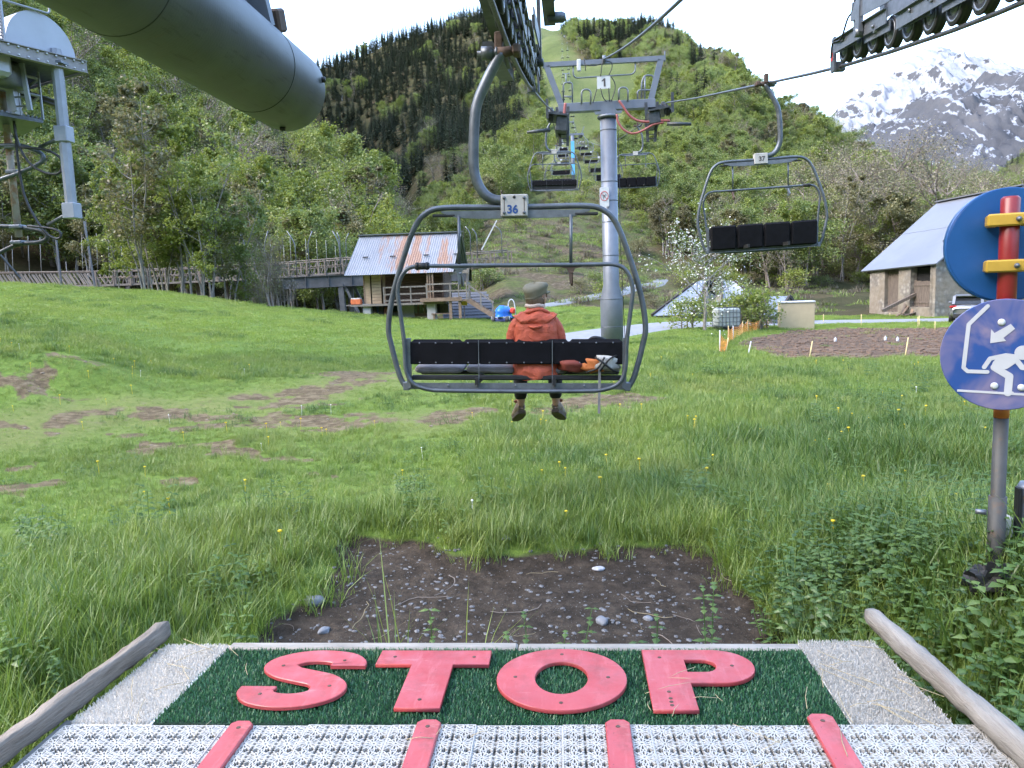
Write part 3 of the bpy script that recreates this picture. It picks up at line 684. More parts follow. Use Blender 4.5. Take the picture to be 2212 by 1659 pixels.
# slender trees standing at the meadow edge in front of the footbridge
def edge_trees():
    rng = np.random.default_rng(77)
    spots = [(298, 638, 45, 13.0, 0), (322, 640, 46, 9, 2), (345, 645, 47, 8.5, 3), (392, 640, 46.5, 12.0, 1), (415, 648, 46, 13.2, 3), (402, 650, 48, 10.5, 0), (436, 652, 46, 9, 2), (470, 652, 47, 8, 0), (497, 655, 48, 9.5, 3), (520, 656, 50, 7.5, 2), (372, 640, 49, 11.5, 3), (260, 640, 49, 8, 1), (545, 660, 52, 6.5, 0), (450, 650, 51, 11, 1)]
    for i, (px, py, Y, h, v) in enumerate(spots):
        p = atY(px, py, Y); place_tree('slender', v, p.x, p.y, h, rng.uniform(0, 6.28), ['tallest thin tree','short thin tree','thin leaning tree','tall twin stemmed tree','tall pale tree','thin straight tree','bushy thin tree','low thin tree','sparse thin tree','small thin tree','slim tree','small slim tree','last small tree','tall slim tree'][i]+' at the meadow edge before the footbridge, '+['left of the trunk clump', 'left end of the clump', 'second in the clump', 'left of the pale trunks', 'beside the palest trunk', 'behind the palest trunk', 'right side of the clump', 'right of the clump', 'left of the brown thicket', 'beside the brown thicket', 'behind the clump', 'far left of the clump', 'touching the brown thicket', 'in the middle of the clump'][i], 'slender trees in front of the footbridge')
    # brown thicket by the bridge girder
    for (px, py, Y, h) in [(585, 660, 47, 3.0), (600, 660, 48, 3.4), (618, 662, 48.5, 2.6), (575, 662, 49, 2.4)]:
        p = atY(px, py, Y); place_tree('bare', 3, p.x, p.y, h*1.5, rng.uniform(0, 6.28), 'brown leafless thicket under the end of the bridge girder', 'brown thicket under the bridge')
    # bright round trees in the middle, left of the run
    for (px, py, Y, h, v, lab) in [(1085, 425, 150, 13, 0, 'large round dark green tree left of the first lift tower'), (1150, 315, 260, 17, 3, 'bright yellow green tree above the large round tree'), (1112, 330, 270, 15, 1, 'yellow green tree beside the bright one left of the tower head'), (800, 440, 118, 16.5, 1, 'tall yellow green tree beyond the rusty hut roof'), (735, 430, 112, 17.5, 5, 'tall dense leafy tree at the end of the valley side forest'), (690, 360, 140, 17, 3, 'bright green leafy tree just below the end of the big steel tube'), (845, 470, 105, 11, 0, 'round leafy tree right of the tall yellow green one'), (930, 430, 170, 9, 4, 'brownish young tree in front of the dark gully')]:
        p = atY(px, py, Y); place_tree('leafy', v, p.x, p.y, h, 1.0+px, lab, None)
    for (px, Y, h, v) in [(1905, 118, 17, 2), (1960, 112, 14, 0), (2070, 108, 13, 1), (1850, 125, 14.5, 1), (2010, 130, 15, 2)]:
        p = atY(px, 560, Y); place_tree('bare', v, p.x, p.y, h, px, 'tall spreading leafless tree on the slope left of the stone barn', 'tall leafless trees beyond the stone barn')
edge_trees()
# ---------------------------------------------------------------- grass and weeds
GRASS = leafmat('grass blades', [(.10, .165, .02), (.165, .25, .034), (.235, .325, .052), (.32, .385, .085)], .4, patch=.8)
WEED = leafmat('weed leaves', [(.04, .085, .018), (.07, .135, .026), (.105, .18, .036), (.15, .22, .05)], .35)
DRYG = leafmat('dry stalks', [(.25, .2, .11), (.34, .28, .17), (.4, .35, .22), (.45, .4, .28)], .2)
def tuft(seed, n, rad, h, wd, lean=.5, mat=None):
    """blades bending outwards from a patch; three sections and a point each"""
    rng = np.random.default_rng(seed); V = []; F = []; T = []
    for i in range(n):
        a = rng.uniform(0, 6.283); q = rad*math.sqrt(rng.uniform()); bx, by = q*math.cos(a), q*math.sin(a)
        az = rng.uniform(0, 6.283); L = h*rng.uniform(.45, 1.15); ln = lean*rng.uniform(.15, 1.2); tw = az+math.pi/2+rng.uniform(-.5, .5)
        sx, sy = math.cos(tw)*wd*.5, math.sin(tw)*wd*.5; b = len(V); tn = rng.uniform()
        for k, u in enumerate((0, .4, .75)):
            o = ln*L*u**1.8; z = L*(u-.28*ln*u*u); ww = (1, .9, .55)[k]
            cx, cy = bx+math.cos(az)*o, by+math.sin(az)*o
            V += [(cx-sx*ww, cy-sy*ww, z), (cx+sx*ww, cy+sy*ww, z)]
        o = ln*L; V.append((bx+math.cos(az)*o, by+math.sin(az)*o, L*(1-.28*ln)))
        F += [(b, b+1, b+3, b+2), (b+2, b+3, b+5, b+4), (b+4, b+5, b+6, b+6)]; T += [tn*.6, tn*.8+.1, min(1, tn+.1)]
    me = bpy.data.meshes.new('tuft'); F2 = [f if f[2] != f[3] else f[:3] for f in F]; me.from_pydata(V, [], F2)
    at = me.attributes.new('tint', 'FLOAT', 'FACE'); at.data.foreach_set('value', np.array(T, np.float32)); me.materials.append(mat or GRASS); return me
def weed(seed, n, rad, h, ls, mat=None, serr=False):
    """stems carrying opposite pairs of broad pointed leaves"""
    rng = np.random.default_rng(seed); V = []; F = []; T = []
    for i in range(n):
        a = rng.uniform(0, 6.283); q = rad*math.sqrt(rng.uniform()); x, y = q*math.cos(a), q*math.sin(a); H = h*rng.uniform(.5, 1.1); lx, ly = rng.normal()*.15, rng.normal()*.15
        b = len(V); V += [(x-.003, y, 0), (x+.003, y, 0), (x+lx*H+.002, y+ly*H, H), (x+lx*H-.002, y+ly*H, H)]; F.append((b, b+1, b+2, b+3)); T.append(.2)
        m = max(2, int(H/.055))
        for k in range(m):
            u = (k+1)/m; cz = H*u; cx, cy = x+lx*cz, y+ly*cz; l = ls*(1.15-.6*u)*rng.uniform(.8, 1.2); tn = rng.uniform()
            for s in (0, math.pi):
                aa = k*1.57+s+rng.uniform(-.3, .3); dx, dy = math.cos(aa), math.sin(aa); px_, py_ = -dy, dx; w = l*.32; dz = -.12*l
                b = len(V)
                V += [(cx, cy, cz), (cx+dx*l*.4+px_*w, cy+dy*l*.4+py_*w, cz+.02*l), (cx+dx*l*.5, cy+dy*l*.5, cz+.1*l), (cx+dx*l*.4-px_*w, cy+dy*l*.4-py_*w, cz+.02*l), (cx+dx*l, cy+dy*l, cz+dz)]
                F += [(b, b+1, b+2), (b, b+2, b+3), (b+1, b+4, b+2), (b+2, b+4, b+3)]; T += [tn, tn*.8, tn, tn*.8]
    me = bpy.data.meshes.new('weed'); me.from_pydata(V, [], F)
    at = me.attributes.new('tint', 'FLOAT', 'FACE'); at.data.foreach_set('value', np.array(T, np.float32)); me.materials.append(mat or WEED); return me
def sector(rng, n, r0, r1, p0=-120, p1=2330):
    rr = np.sqrt(rng.uniform(r0*r0, r1*r1, n)); a0, a1 = math.atan((p0-1106)/FPX)-_y, math.atan((p1-1106)/FPX)-_y
    aa = rng.uniform(a0, a1, n); return rr*np.sin(aa), rr*np.cos(aa), rr
DECKX = (-2.2, 1.55)
def on_deck(x, y): return (x > -2.14) & (x < 1.50) & (y < 3.46)
def roadclear(x, y): return segdist(x, y, ROAD) < 2.5
def grow_grass():
    rng = np.random.default_rng(9)
    GRASSY = leafmat('bright hillside grass', [(.13, .20, .022), (.20, .29, .034), (.27, .36, .05), (.35, .42, .085)], .45, patch=.6)
    GRASSD = leafmat('dark lush grass', [(.05, .10, .016), (.085, .155, .026), (.12, .20, .036), (.165, .25, .05)], .35)
    P = [tuft(1, 26, .09, .30, .0065, .7), tuft(2, 22, .10, .24, .007, .9), tuft(3, 30, .13, .15, .006, .8), tuft(4, 34, .15, .10, .006, .7), tuft(5, 14, .07, .42, .0075, .75),
         tuft(6, 90, .5, .16, .012, .7, GRASSY), tuft(7, 90, .6, .11, .014, .6, GRASSY), tuft(8, 70, .45, .26, .013, .7), tuft(9, 60, .16, .20, .007, .8, GRASSD), tuft(10, 110, .34, .17, .011, .8, GRASSD)]
    X = []; Y = []; I = []; Sc = []
    def put(n, r0, r1, choices, probs, dens=None, scl=(.75, 1.25), **kw):
        x, y, r = sector(rng, n, r0, r1, **kw); k = ~on_deck(x, y); b = np.maximum(np.maximum(baremask(x, y)*1.05, fieldmask(x, y)*.985), pitmask(x, y)*1.0)
        k &= rng.uniform(0, 1, n) > b*np.where(baremask(x, y) > .05, .86, 1); k &= ~roadclear(x, y); k &= rng.uniform(0, 1, n) > .45*wornmask(x, y)
        if dens is not None: k &= rng.uniform(0, 1, n) < dens(x, y)
        x, y = x[k], y[k]; X.append(x); Y.append(y); I.append(rng.choice(choices, len(x), p=probs)); Sc.append(rng.uniform(*scl, len(x))*(1-.45*np.clip(baremask(x, y)*1.5, 0, 1))*(1-.5*wornmask(x, y))*np.where((bearing_px(x, y) < 1000) & (np.hypot(x, y) > 7.2) & (np.hypot(x, y) < 20), .62, 1))
    lush = lambda x, y: np.clip(.35+.9*fbm(x*.8, y*.8, 0)+.5*sst(.8, 2.2, x-.25*y+.8), .15, 1)
    put(7500, 1.8, 7.5, [0, 1, 2, 4, 3], [.28, .27, .25, .08, .12], scl=(.55, 1.0))
    put(13500, 6.0, 13, [0, 1, 2, 3, 4], [.06, .12, .40, .40, .02], scl=(.48, .85))
    put(4600, 7, 13, [0, 4, 1], [.5, .2, .3], dens=lambda x, y: np.clip(fbm(x*.5, y*.5, 0)*2.2-.1+.6*sst(-1, 5, x), 0, 1), scl=(.6, 1.0))
    put(23000, 12, 25, [1, 2, 3], [.06, .40, .54], scl=(.6, 1.0))
    put(4200, 11, 24, [0, 4], [.6, .4], dens=lambda x, y: np.clip(fbm(x*.35, y*.35, 0)*2-.2+.6*sst(0, 6, x), 0, 1), scl=(.5, .85))
    put(16000, 8, 26, [3], [1.0], dens=lambda x, y: np.clip(.35+.65*wornmask(x, y), 0, 1), scl=(.9, 1.6))
    put(5200, 6, 24, [8], [1.0], dens=lambda x, y: np.clip(fbm(x*1.1, y*.9, 1)*3.2-.35, 0, 1)*(1-wornmask(x, y)), scl=(.7, 1.2))
    put(900, 2.6, 7, [4, 0], [.6, .4], dens=lambda x, y: sst(1.9, 2.5, x), scl=(.8, 1.3))
    put(1500, 3.5, 11, [8], [1.0], dens=lambda x, y: np.clip(sst(1.2, 2.6, x)*.9, 0, 1), scl=(.9, 1.6))
    put(9000, 16, 61, [9], [1.0], dens=lambda x, y: np.clip(fbm(x*.5, y*.42, 2)*3.0-.45, 0, 1)*(1-wornmask(x, y)), scl=(.6, 1.1))
    put(20000, 21, 61, [5, 6], [.2, .8], scl=(.55, .9))
    x, y = np.concatenate(X), np.concatenate(Y); idx = np.concatenate(I); sc = np.concatenate(Sc); z = height(x, y)
    k = np.hypot(x, y) < 61; x, y, z, idx, sc = x[k], y[k], z[k], idx[k], sc[k]; n = len(x)
    scatter('grass', np.stack([x, y, z-.01], 1), rng.uniform(0, 6.28, n), sc, idx, P, 'green meadow grass, longer beside the platform and on the right', rng.normal(size=(n, 2))*.12)
    # dry stalks and dead brush on the brown bank
    x, y, r = sector(rng, 9000, 60, 150); pp = bearing_px(x, y); nz = fbm(x/9, y/9, 2)
    k = (pp > 880) & (nz < .12) & (y > 60) & (segdist(x, y, ROAD) > 3.5) & (rng.uniform(0, 1, len(x)) < np.where(pp > 1780, .25, .8)); x, y = x[k], y[k]; n = len(x)
    DB = leafmat('dead brush', [(.07, .055, .035), (.12, .10, .065), (.17, .15, .09), (.16, .18, .07)], .2)
    scatter('dry_brush', np.stack([x, y, height(x, y)-.03], 1), rng.uniform(0, 6.28, n), rng.uniform(.6, 1.7, n), rng.integers(0, 2, n), [tuft(31, 60, .5, .5, .03, 1.0, DB), tuft(32, 70, .7, .32, .035, 1.2, GRASS)], 'dry stalks and rough grass on the brown bank below the forest', rng.normal(size=(n, 2))*.15)
    # nettles and broad leaved weeds
    Wp = [weed(11, 7, .16, .26, .07), weed(12, 10, .2, .16, .05), weed(13, 6, .14, .34, .08), weed(14, 12, .25, .12, .05)]
    X = []; Y = []; I = []; Sc = []
    for n, r0, r1, dens, ch in [(1500, 2.6, 8, lambda x, y: np.clip(sst(.9, 1.5, x)*1.0*sst(7, 5, y)+.05, 0, 1), [0, 1, 2]), (1300, 5, 16, lambda x, y: np.clip(fbm(x*.6, y*.6, 2)*1.3, 0, .6), [3]), (700, 4, 20, lambda x, y: np.clip(sst(1.5, 4, x)*.7, 0, 1), [0, 2, 1])]:
        x, y, r = sector(rng, n, r0, r1); k = ~on_deck(x, y) & (rng.uniform(0, 1, n) < dens(x, y)) & (rng.uniform(0, 1, n) > np.maximum(baremask(x, y)*1.1, pitmask(x, y)*1.02))
        X.append(x[k]); Y.append(y[k]); I.append(rng.choice(ch, k.sum())); Sc.append(rng.uniform(.7, 1.3, k.sum()))
    x, y = np.concatenate(X), np.concatenate(Y); n = len(x)
    scatter('weeds', np.stack([x, y, height(x, y)-.01], 1), rng.uniform(0, 6.28, n), np.concatenate(Sc), np.concatenate(I), Wp, 'nettles and broad leaved weeds among the grass', rng.normal(size=(n, 2))*.12)
    # dandelions and small white flowers
    YEL = plain('dandelion yellow', (.75, .55, .02), .7, var=.2); WHT = plain('small white petals', (.8, .8, .75), .7, var=.1)
    fl = []
    for mt, rr in ((YEL, .021), (WHT, .012)):
        mb = MB(); mb.tube([(0, 0, 0), (.01, 0, .12), (.015, 0, .2)], .003, n=3, cap=False); mb.lathe([(.001, .19), (rr, .2), (rr*.9, .212), (.001, .216)], (.015, 0, 0), n=7)
        fl.append(mb.mesh('flower', mt))
    x, y, r = sector(rng, 260, 5, 22); k = (baremask(x, y) < .3) & (pitmask(x, y) < .1) & (fbm(x*.4, y*.4, 1) > -.05); x, y = x[k], y[k]; n = len(x)
    scatter('wildflowers', np.stack([x, y, height(x, y)], 1), rng.uniform(0, 6.28, n), rng.uniform(.5, 1.0, n), (rng.uniform(0, 1, n) < .1).astype(int), fl, 'yellow dandelions and tiny white flowers dotted over the meadow')
    # grit, pebbles and roots in the black pit
    PEB = plain('pebble grey', (.11, .11, .115), .8, var=.5, scale=3, c2=(.24, .24, .24), patch=(.3, .55, .6)); pb = []
    for s in range(4):
        rg = np.random.default_rng(s+50); bm = bmesh.new(); bmesh.ops.create_icosphere(bm, subdivisions=1, radius=1)
        for v in bm.verts: v.co = Vector((v.co.x*rg.uniform(.8, 1.2), v.co.y*rg.uniform(.6, .9), v.co.z*.45))*rg.uniform(.9, 1.1)
        me = bpy.data.meshes.new('pebble'); bm.to_mesh(me); bm.free(); me.materials.append(PEB); pb.append(me)
    n = 6500; x = rng.uniform(-2.4, 1.7, n); y = rng.uniform(3.4, 6.2, n); k = (pitmask(x, y) > .3); x, y = x[k], y[k]; n = len(x)
    scatter('gravel', np.stack([x, y, height(x, y)+.002], 1), rng.uniform(0, 6.28, n), (.0025+.022*rng.uniform(0, 1, n)**7), rng.integers(0, 4, n), pb, 'small grey stones and grit lying in the black earth pit')
    rt = []
    for s in range(4):
        rg = np.random.default_rng(s+90); mb = MB(); q = Vector((0, 0, .006)); pts = [q.copy()]; a = 0
        for i in range(6): a += rg.normal()*.45; q = q+Vector((math.cos(a), math.sin(a), rg.normal()*.06))*.07; q.z = max(.004, q.z); pts.append(q.copy())
        mb.tube(pts, .0028, n=4, cap=False); rt.append(mb.mesh('root', DRYG if s % 2 else TWIG))
    for m_ in rt:
        at = m_.attributes.new('tint', 'FLOAT', 'FACE'); at.data.foreach_set('value', np.full(len(m_.polygons), .3, np.float32))
    n = 70; x = rng.uniform(-2.2, 1.6, n); y = rng.uniform(3.5, 6.1, n); k = pitmask(x, y) > .4; x, y = x[k], y[k]; n = len(x)
    scatter('root_litter', np.stack([x, y, height(x, y)], 1), rng.uniform(0, 6.28, n), rng.uniform(.3, 1.1, n), rng.integers(0, 4, n), rt, 'thin dry roots and stalks lying on the black earth')
    # clods and chaff on the worn tracks and on the ploughed plot
    SOIL = plain('dry soil clod', (.20, .16, .12), .95, var=.4); CL = plain('ploughed clod', (.11, .07, .044), .95, var=.5)
    pb2 = []
    for m_, mt in ((pb[0], SOIL), (pb[1], CL)):
        c = m_.copy(); c.materials.clear(); c.materials.append(mt); pb2.append(c)
    x, y, r = sector(rng, 26000, 10, 60); f = fieldmask(x, y) > .5; bm_ = baremask(x, y) > .5; k = (f & (rng.uniform(0, 1, len(x)) < .9)) | (bm_ & (rng.uniform(0, 1, len(x)) < .25)); x, y, f = x[k], y[k], f[k]; n = len(x)
    scatter('soil_clods', np.stack([x, y, height(x, y)+.0], 1), rng.uniform(0, 6.28, n), np.where(f, rng.uniform(.04, .16, n), rng.uniform(.01, .05, n)), f.astype(int), pb2, 'clods of earth on the ploughed plot and the worn tracks')
grow_grass()
# nettles standing against the front edge of the platform, and loose stones in the pit
def front_plants():
    rng = random.Random(4)
    for i, (px, py, h, kind) in enumerate([(960, 1400, .34, 0), (1150, 1400, .22, 0), (1525, 1400, .30, 0), (1420, 1400, .14, 0), (1205, 1400, .12, 0), (545, 1400, .16, 0), (880, 1400, .5, 1), (835, 1400, .42, 1), (1010, 1400, .3, 1)]):
        p = atZ(px, py, -.25); p.y = 3.62+rng.uniform(0, .15); me = weed(200+i, 2 if h > .2 else 3, .05, h+.52, .085) if kind == 0 else tuft(200+i, 9, .07, h+.45, .009, .45)
        o = link('nettle' if kind == 0 else 'grass_clump', me, None, (p.x, p.y, H1(p.x, p.y))); tag(o, ['young nettle', 'clump of long grass'][kind]+' at the front edge of the platform '+['below the letter S', 'below the letter O', 'below the letter P', 'between O and P', 'right of the letter O', 'near the left white mat', 'left of the T', 'between S and T', 'right of the T'][i] if False else None, None)
        lab = {0: 'tall nettle sprig before the board between S and O', 1: 'nettle sprig before the board above the letter O', 2: 'nettle sprig with two broad leaves before the letter P', 3: 'small nettle sprig left of the two leaved one', 4: 'lowest sprig before the board above the letter O', 5: 'low weed at the left end of the front board', 6: 'long grass clump before the letter T', 7: 'long grass clump above the gap of S and T', 8: 'short grass clump right of the letter T'}[i]
        tag(o, lab, 'weed' if kind == 0 else 'grass clump', 'plants along the front of the platform')
    ST = plain('river stone', (.17, .18, .2), .75, var=.3, scale=12)
    for i, (px, py, r_, lab) in enumerate([(680, 1312, .075, 'dark rounded stone at the left edge of the pit'), (700, 1358, .045, 'small round stone below the dark one, left side of the pit'), (1300, 1338, .05, 'brown stone in the middle of the pit'), (1292, 1244, .05, 'pale flat stone in the upper part of the pit'), (1095, 1210, .07, 'flat pale stone at the top of the pit'), (1400, 1332, .035, 'small grey stone right of the brown one')]):
        p = atZ(px, py, -.57); rg = np.random.default_rng(i+7); bm = bmesh.new(); bmesh.ops.create_icosphere(bm, subdivisions=3, radius=1)
        for v in bm.verts:
            w = float(fbm(np.array([v.co.x*1.3+i*3]), np.array([v.co.y*1.3+v.co.z+i]), 1)[0])*.35+1
            v.co = Vector((v.co.x*r_*w, v.co.y*r_*.75*w, v.co.z*r_*(.3 if 'flat' in lab else .6)*w))
        me = bpy.data.meshes.new('stone'); bm.to_mesh(me); bm.free(); me.polygons.foreach_set('use_smooth', [True]*len(me.polygons)); me.materials.append(plain('pale stone', (.36, .36, .38), .8, var=.3, scale=12) if 'pale' in lab else ST)
        o = link('stone', me, None, (p.x, p.y, H1(p.x, p.y)+r_*.15), i*1.1); tag(o, lab, 'stone', 'loose stones in the pit')
front_plants()
# ================================================================ THE CHAIRLIFT
GALV = plain('galvanised steel', (.165, .178, .203), .42, .55, .22, 14, c2=(.19, .205, .23), patch=(1.2, .55, .7), bumps=.05, bscale=60)
GALVD = plain('dull galvanised tube', (.105, .118, .135), .45, .5, .25, 10, c2=(.09, .10, .11), patch=(2.0, .58, .7))
TOWERM = plain('tower steel', (.155, .172, .205), .45, .35, .12, 3, c2=(.165, .182, .215), patch=(1.0, .5, .75))
DARKM = plain('dark oily steel', (.055, .06, .065), .5, .4, .4, 8)
BLACK = plain('black rubber', (.014, .014, .015), .6, 0, .3, 10)
VINYL = plain('black seat fabric', (.005, .005, .007), .75, 0, .35, 9, bumps=.25, bscale=220, spec=.15)
PADG = plain('grey seat pad', (.17, .155, .16), .8, 0, .3, 5, bumps=.3, bscale=300)
WHITEP = plain('white enamel plate', (.40, .385, .37), .45, 0, .12, 8, c2=(.30, .20, .13), patch=(1.6, .62, .75))
WHITE = plain('white plate', (.5, .51, .53), .45, 0, .06, 8)
NUMBLUE = plain('blue number', (.015, .06, .22), .5, 0, .1); NUMDARK = plain('dark number', (.06, .05, .05), .5)
REDP = plain('red paint', (.42, .03, .025), .45, 0, .2)
ROPE = plain('steel rope', (.09, .09, .095), .45, .6, .45, 70, stretch=(1, .3, 1), bumps=.6, bscale=90)
HOSE = plain('red hose', (.30, .085, .08), .5, 0, .15); CABLE = plain('black cable', (.02, .02, .022), .5)
RUST = plain('rusty steel', (.085, .055, .042), .8, .2, .4, 9)
LX, RX, MIDX = -.48, 3.56, 1.54
_RC = np.array([(-6, 3.36), (0, 3.40), (4, 3.50), (5.5, 3.61), (6.75, 3.74), (7.65, 3.86), (9, 4.07), (10.5, 4.33), (11.8, 4.58), (15, 5.22), (22, 6.63), (28.5, 8.0), (31, 8.32), (38, 9.15), (58, 12.0), (84, 16.4), (120, 23.3), (170, 34.0), (230, 44), (330, 69.5), (430, 105), (520, 139), (620, 180), (720, 225), (800, 262), (860, 290)])
def ropez(y): return float(np.interp(y, _RC[:, 0], _RC[:, 1]))
def text_prism(body, size, mat, name, parent, loc, rot, depth=.004, bold=True, space=1.0):
    """flat lettering converted to a thin mesh"""
    cu = bpy.data.curves.new(name, 'FONT'); cu.body = body; cu.size = size; cu.extrude = depth/2; cu.align_x = 'CENTER'; cu.align_y = 'CENTER'; cu.space_character = space
    if bold: cu.offset = size*.03
    ob = bpy.data.objects.new(name, cu); dg = bpy.context.evaluated_depsgraph_get()
    COL.objects.link(ob); dg.update(); me = bpy.data.meshes.new_from_object(ob.evaluated_get(dg)); bpy.data.objects.remove(ob); bpy.data.curves.remove(cu)
    me.materials.clear(); me.materials.append(mat); o = link(name, me, parent); o.location = loc; o.rotation_euler = rot; return o
HANG = [(1085, 436), (1052, 432), (1030, 416), (1014, 385), (1009, 345), (1009, 262), (1015, 222), (1029, 185), (1047, 146), (1062, 116)]
_ho = Vector((-.49, 6.7, .76)); HANGP = [atY(x, y, 6.7)-_ho for x, y in HANG]
for _q in HANGP: _q.y = 0
OUT_L = [(-.979, .03), (-1.035, .14), (-1.10, .40), (-1.123, .57), (-1.074, .86), (-.957, 1.22), (-.865, 1.44), (-.77, 1.545), (-.62, 1.59), (-.2, 1.59)]
IN_L = [(0, .005), (-.6, .01), (-.775, .022), (-.905, .075), (-.965, .195), (-.976, .44), (-1.008, .73), (-1.02, .90), (-.965, 1.04), (-.86, 1.094), (-.6, 1.096)]
def make_chair(label, num, numcol, folded, group):
    """four seat chair; local +Y is the way the passengers face, origin under its middle"""
    t = thing('lift_chair', label, 'chairlift chair', group=group)
    P = [Vector((x, 0, z)) for x, z in OUT_L]; P = P+[Vector((-p.x, 0, p.z)) for p in reversed(P)]
    MB().tube(bez(P, 5), .0245, 12).build('outer_frame', GALVD, t)
    P = [Vector((x, -.05-.0*z, z)) for x, z in IN_L]; P = P+[Vector((-p.x*.985, p.y, p.z)) for p in reversed(P[1:])]
    MB().tube(bez(P+[P[0]], 5)[:-1], .0185, 10, closed=True).build('restraint_bar', GALVD, t)
    MB().tube([(-.86, -.05, 1.094), (-.74, -.05, 1.096)], .03, 12).tube([(-.85, -.05, 1.094), (-.836, -.05, 1.094)], .035, 12).tube([(-.766, -.05, 1.096), (-.752, -.05, 1.096)], .035, 12).build('rubber_sleeve', BLACK, t)
    mb = MB()
    for s in (-1, 1): mb.tube([(s*.48, -.02, 1.52), (s*.48, -.05, 1.1)], .014, 8)
    mb.build('bar_link', GALVD, t)
    for s in (-1, 1):
        mb = MB(); Mx = Matrix(((1, 0, 0), (0, 0, -1), (0, 1, 0)))
        mb.prism([(-.10, -.004), (-.035, -.022), (-.016, -.06), (-.010, -.15), (.010, -.15), (.018, -.06), (.035, -.022), (.10, -.004)], .012, Mx, (s*.48, -.045, 1.085))
        mb.beam((s*.48+.01, -.05, 1.05), (s*.48+.01, .1, .94), .02, .05); mb.build('footrest', GALV if s < 0 else RUST, t)
    mb = MB(); Mx = Matrix(((1, 0, 0), (0, 0, -1), (0, 1, 0)))
    mb.prism([(-.63, 1.548), (-.5, 1.505), (-.3, 1.495), (.3, 1.495), (.5, 1.505), (.64, 1.548), (.64, 1.562), (-.63, 1.562)], .05, Mx, (0, .03, 0)); mb.build('hanger_plate', GALV, t)
    mb = MB()
    for s in (-1, 1): mb.box((s*.61, 0, 1.525), (.2, .045, .024), None, .006)
    mb.build('rubber_stop', BLACK, t)
    pl = MB().box((0, 0, 1.60), (.23, .11, .182), None, .006).build('number_plate', WHITEP, t)
    mb = MB()
    for i in (-1, 1):
        for j in (-1, 1): mb.lathe([(.014, 0), (.014, -.008), (.008, -.014), (.001, -.014)], (i*.085, -.055, 1.6+j*.062), 'y', 8)
    mb.build('bolt', GALVD, pl); MB().lathe([(.013, 0), (.013, -.002), (.001, -.002)], (0, -.0555, 1.668), 'y', 12).build('hole', BLACK, pl)
    mb = MB()
    for i in (-1, 1): mb.box((i*.085, -.0558, 1.6), (.006, .0015, .1))
    mb.build('rust_streak', RUST, pl)
    text_prism(num, .095, numcol, 'number', pl, (-.015, -.0565, 1.563), (R(90), 0, 0), .003)
    if folded: text_prism(num, .11, numcol, 'number', pl, (-.01, .0565, 1.59), (R(90), 0, R(180)), .004)
    MB().tube(bez(HANGP, 5), .044, 14).build('hanger', GALVD, t)
    g = HANGP[-1]; ry = .0
    mb = MB(); mb.tube([g+Vector((-.03, 0, .0)), g+Vector((.13, 0, .02))], [.05, .035], 8); mb.box((g.x+.13, 0, g.z+.015), (.07, .16, .08), None, .015); mb.box((g.x-.02, .02, g.z+.09), (.07, .08, .16), None, .01)
    gr = mb.build('grip', RUST, t)
    MB().lathe([(.001, -.2), (.02, -.2), (.02, -.17), (.055, -.165), (.055, -.075), (.04, -.07), (.03, -.05), (.05, -.045), (.05, -.03), (.03, -.03), (.03, .0)], (g.x, 0, g.z+.0), 'x', 16).build('roller', GALVD, gr)
    # backrest: three outer panels over four pads
    for i, (a, b) in enumerate([(-.935, -.325), (-.318, .318), (.325, .935)]):
        mb = MB(); mb.box(((a+b)/2, -.015, .34), (b-a, .028, .2), None, .01); o = mb.build('back_panel', VINYL, t)
        mb = MB()
        for x in np.linspace(a+.09, b-.09, 4):
            for z in (.256, .428): mb.lathe([(.008, 0), (.007, -.004), (.001, -.006)], (x, -.029, z), 'y', 6)
        q = mb.build('rivets', GALV, o); q['kind'] = 'stuff'
    for i in range(4):
        MB().box((-.6975+.465*i, .025, .35), (.45, .045, .215), None, .02).build('back_pad', VINYL, t)
    mb = MB()
    for s in (-1, 1): mb.beam((s*.322, -.034, .45), (s*.322, -.03, .03), .007, .007)
    mb.build('strap', GALV, t)
    for i in range(4):
        if folded: MB().box((-.6975+.465*i, .1, .27), (.445, .07, .42), Matrix.Rotation(R(-6), 3, 'X'), .025).build('seat_pad', VINYL, t)
        else:
            o = MB().box((0, 0, 0), (.45, .44, .085), None, .03).build('seat_pad', PADG, t, (-.6975+.465*i, .26, .19)); o.rotation_euler = (R(3), R(random.uniform(-2, 2)), R(random.uniform(-2, 2)))
            md = o.modifiers.new('soft', 'SUBSURF'); md.levels = 2; md.render_levels = 2
    mb = MB()
    if folded: mb.box((0, .04, .16), (1.84, .02, .2))
    else: mb.box((0, .03, .118), (1.86, .04, .045), None, .01); mb.box((0, .47, .118), (1.86, .04, .045), None, .01)
    for x in (-.34, .34): mb.box((x, .2, .09), (.03, .5, .06))
    mb.build('seat_frame', BLACK, t)
    mb = MB(); mb.box((0, .0, .045), (1.9, .012, .055)); mb.box((0, .04, .02), (1.9, .08, .008))
    for s in (-1, 1): mb.box((s*.945, -.01, .25), (.035, .05, .44)); mb.box((s*.972, 0, .045), (.06, .06, .075), None, .008)
    mb.build('cross_rail', GALV, t)
    mb = MB()
    for x in (-.94, -.6, -.34, 0, .34, .6, .94): mb.lathe([(.011, 0), (.01, -.008), (.001, -.009)], (x, -.006, .05), 'y', 6)
    q = mb.build('bolts', GALV, t); q['kind'] = 'stuff'
    return t
chair36 = make_chair('empty seats and one passenger on the nearest four seat chair, plate number 36', '36', NUMBLUE, False, 'chairs hanging from the lift rope')
chair36['label'] = 'nearest grey four seat chair with plate number 36 carrying the passenger in red'
chair36.location = (-.49, 6.7, .76); chair36.rotation_euler = (0, R(1.6), 0)
